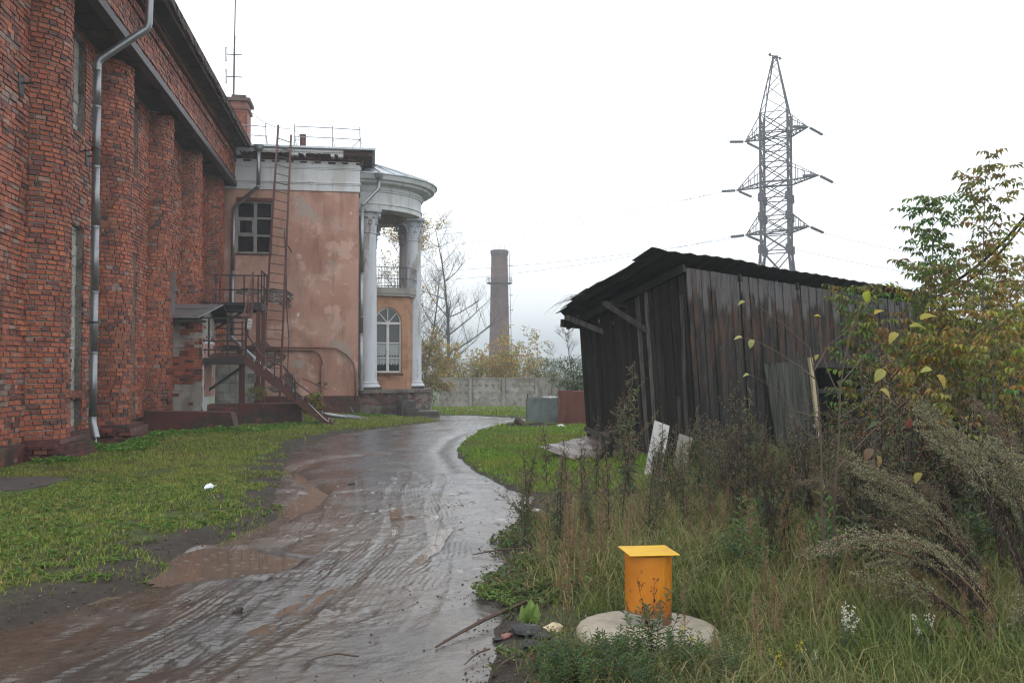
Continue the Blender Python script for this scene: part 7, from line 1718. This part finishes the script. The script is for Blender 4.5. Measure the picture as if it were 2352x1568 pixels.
# dock leaves, butterbur leaves, flowers low down
dk = thing('dock_plant', 'upright pale green dock leaves at the edge of the mud', 'plant', tuple(gat(2115, 2500)))
p0 = gat(2115, 2500)
for (dx, dz, L) in ((-.05, .8, .17), (.03, 1.6, .21), (.07, 1.0, .19), (-.09, .5, .10), (.0, .4, .09)):
    bigleaf(p0, RT*dx*9+V(0, 0, dz)-FW*.3, -FW+V(0, 0, .2)+RT*dx*8, L*.62, (.16, .25, .06), dk); ch = dk.children[-1]
    me = ch.data
for k, (u, dep, L, lab) in enumerate(((2140, 5.0, .11, 'pair of broad pale green leaves under the arching mugwort'), (2190, 5.1, .09, 'broad round green leaf right of the leaf pair'), (1320, 6.6, .08, 'broad-leaved seedling left of the tall grass'))):
    q = fb2(u, dep); bl = thing('broad_leaf_plant', lab, 'plant', tuple(q))
    for a in ((.4, 2.6) if k == 0 else (1.0,) if k == 1 else (.3, 2.0, 4.0)):
        g = G(); b = q+V(0, 0, .10 if k < 2 else .05)+RT*.03*math.cos(a); g.tube([q, b], .003, 4, (.1, .14, .05)); g.build('stalk', MT['leaf'], bl); bigleaf(b, RT*math.cos(a)-FW*.6+V(0, 0, .2), V(0, 0, 1)-FW*.3, L*1.3, (.15, .24, .05), bl)
def flowers(label, u, dep, H, col, seed, n=5, leafc=[(.09, .14, .09), (.11, .15, .10)]):
    q = fb2(u, dep); T = thing('flowering_weed', label, 'plant', tuple(q)); r = random.Random(seed); gs = G(); gf = G(); gl = G()
    for s in range(n):
        p = q+V(r.uniform(-.06, .06), r.uniform(-.06, .06), 0); t = p+V(r.uniform(-.08, .08), r.uniform(-.08, .08), H*r.uniform(.7, 1)); gs.tube([p, p.lerp(t, .5), t], [.002, .0016, .001], 3, (.07, .08, .04), cap=False)
        for k in range(16): c = p.lerp(t, r.uniform(.72, 1))+rv(r, .009); gf.leaf(c, rv(r), rv(r), .013, .011, col)
        for k in range(18): c = p.lerp(t, r.uniform(.15, .8)); gl.leaf(c, rv(r)+V(0, 0, .3), V(0, 0, 1), r.uniform(.02, .035), .013, r.choice(leafc))
    tag(gs.build('stem', MT['dry'], T), kind='stuff'); tag(gf.build('petals', MT['leaf'], T), kind='stuff'); tag(gl.build('leaves', MT['leaf'], T), kind='stuff')
flowers('white-flowered melilot at the lower edge, fullest of the white ones', 1945, 4.75, .30, (.62, .62, .50), 1, 9)
flowers('white-flowered melilot with two spikes at the lower right', 2125, 4.8, .24, (.6, .6, .48), 2, 4)
flowers('small white-flowered melilot between the yellow flowers', 1868, 4.6, .14, (.6, .6, .5), 3, 3)
flowers('yellow-flowered weed at the very bottom edge', 1785, 4.62, .16, (.65, .50, .02), 4, 3)
flowers('yellow-flowered weed on the edge of the well cover', 1553, 5.0, .15, (.6, .48, .03), 5, 2)
flowers('single yellow flower low beneath the melilot', 1815, 4.7, .18, (.65, .52, .02), 6, 2)

# ---------------------------------------------------------------- the foggy air
hz = bpy.data.materials.new('haze'); hz.use_nodes = True; t = hz.node_tree; t.nodes.clear()
pv = t.nodes.new('ShaderNodeVolumePrincipled'); pv.inputs['Color'].default_value = (.69, .745, .795, 1); pv.inputs['Density'].default_value = .0019; pv.inputs['Anisotropy'].default_value = .15
oo = t.nodes.new('ShaderNodeOutputMaterial'); t.links.new(pv.outputs[0], oo.inputs['Volume'])
zlow = float(min(np.min(Z), -6))-1.0
g = G(); g.box(-950, 950, -70, 1550, zlow, 46); o = g.build('haze', hz); tag(o, kind='stuff')
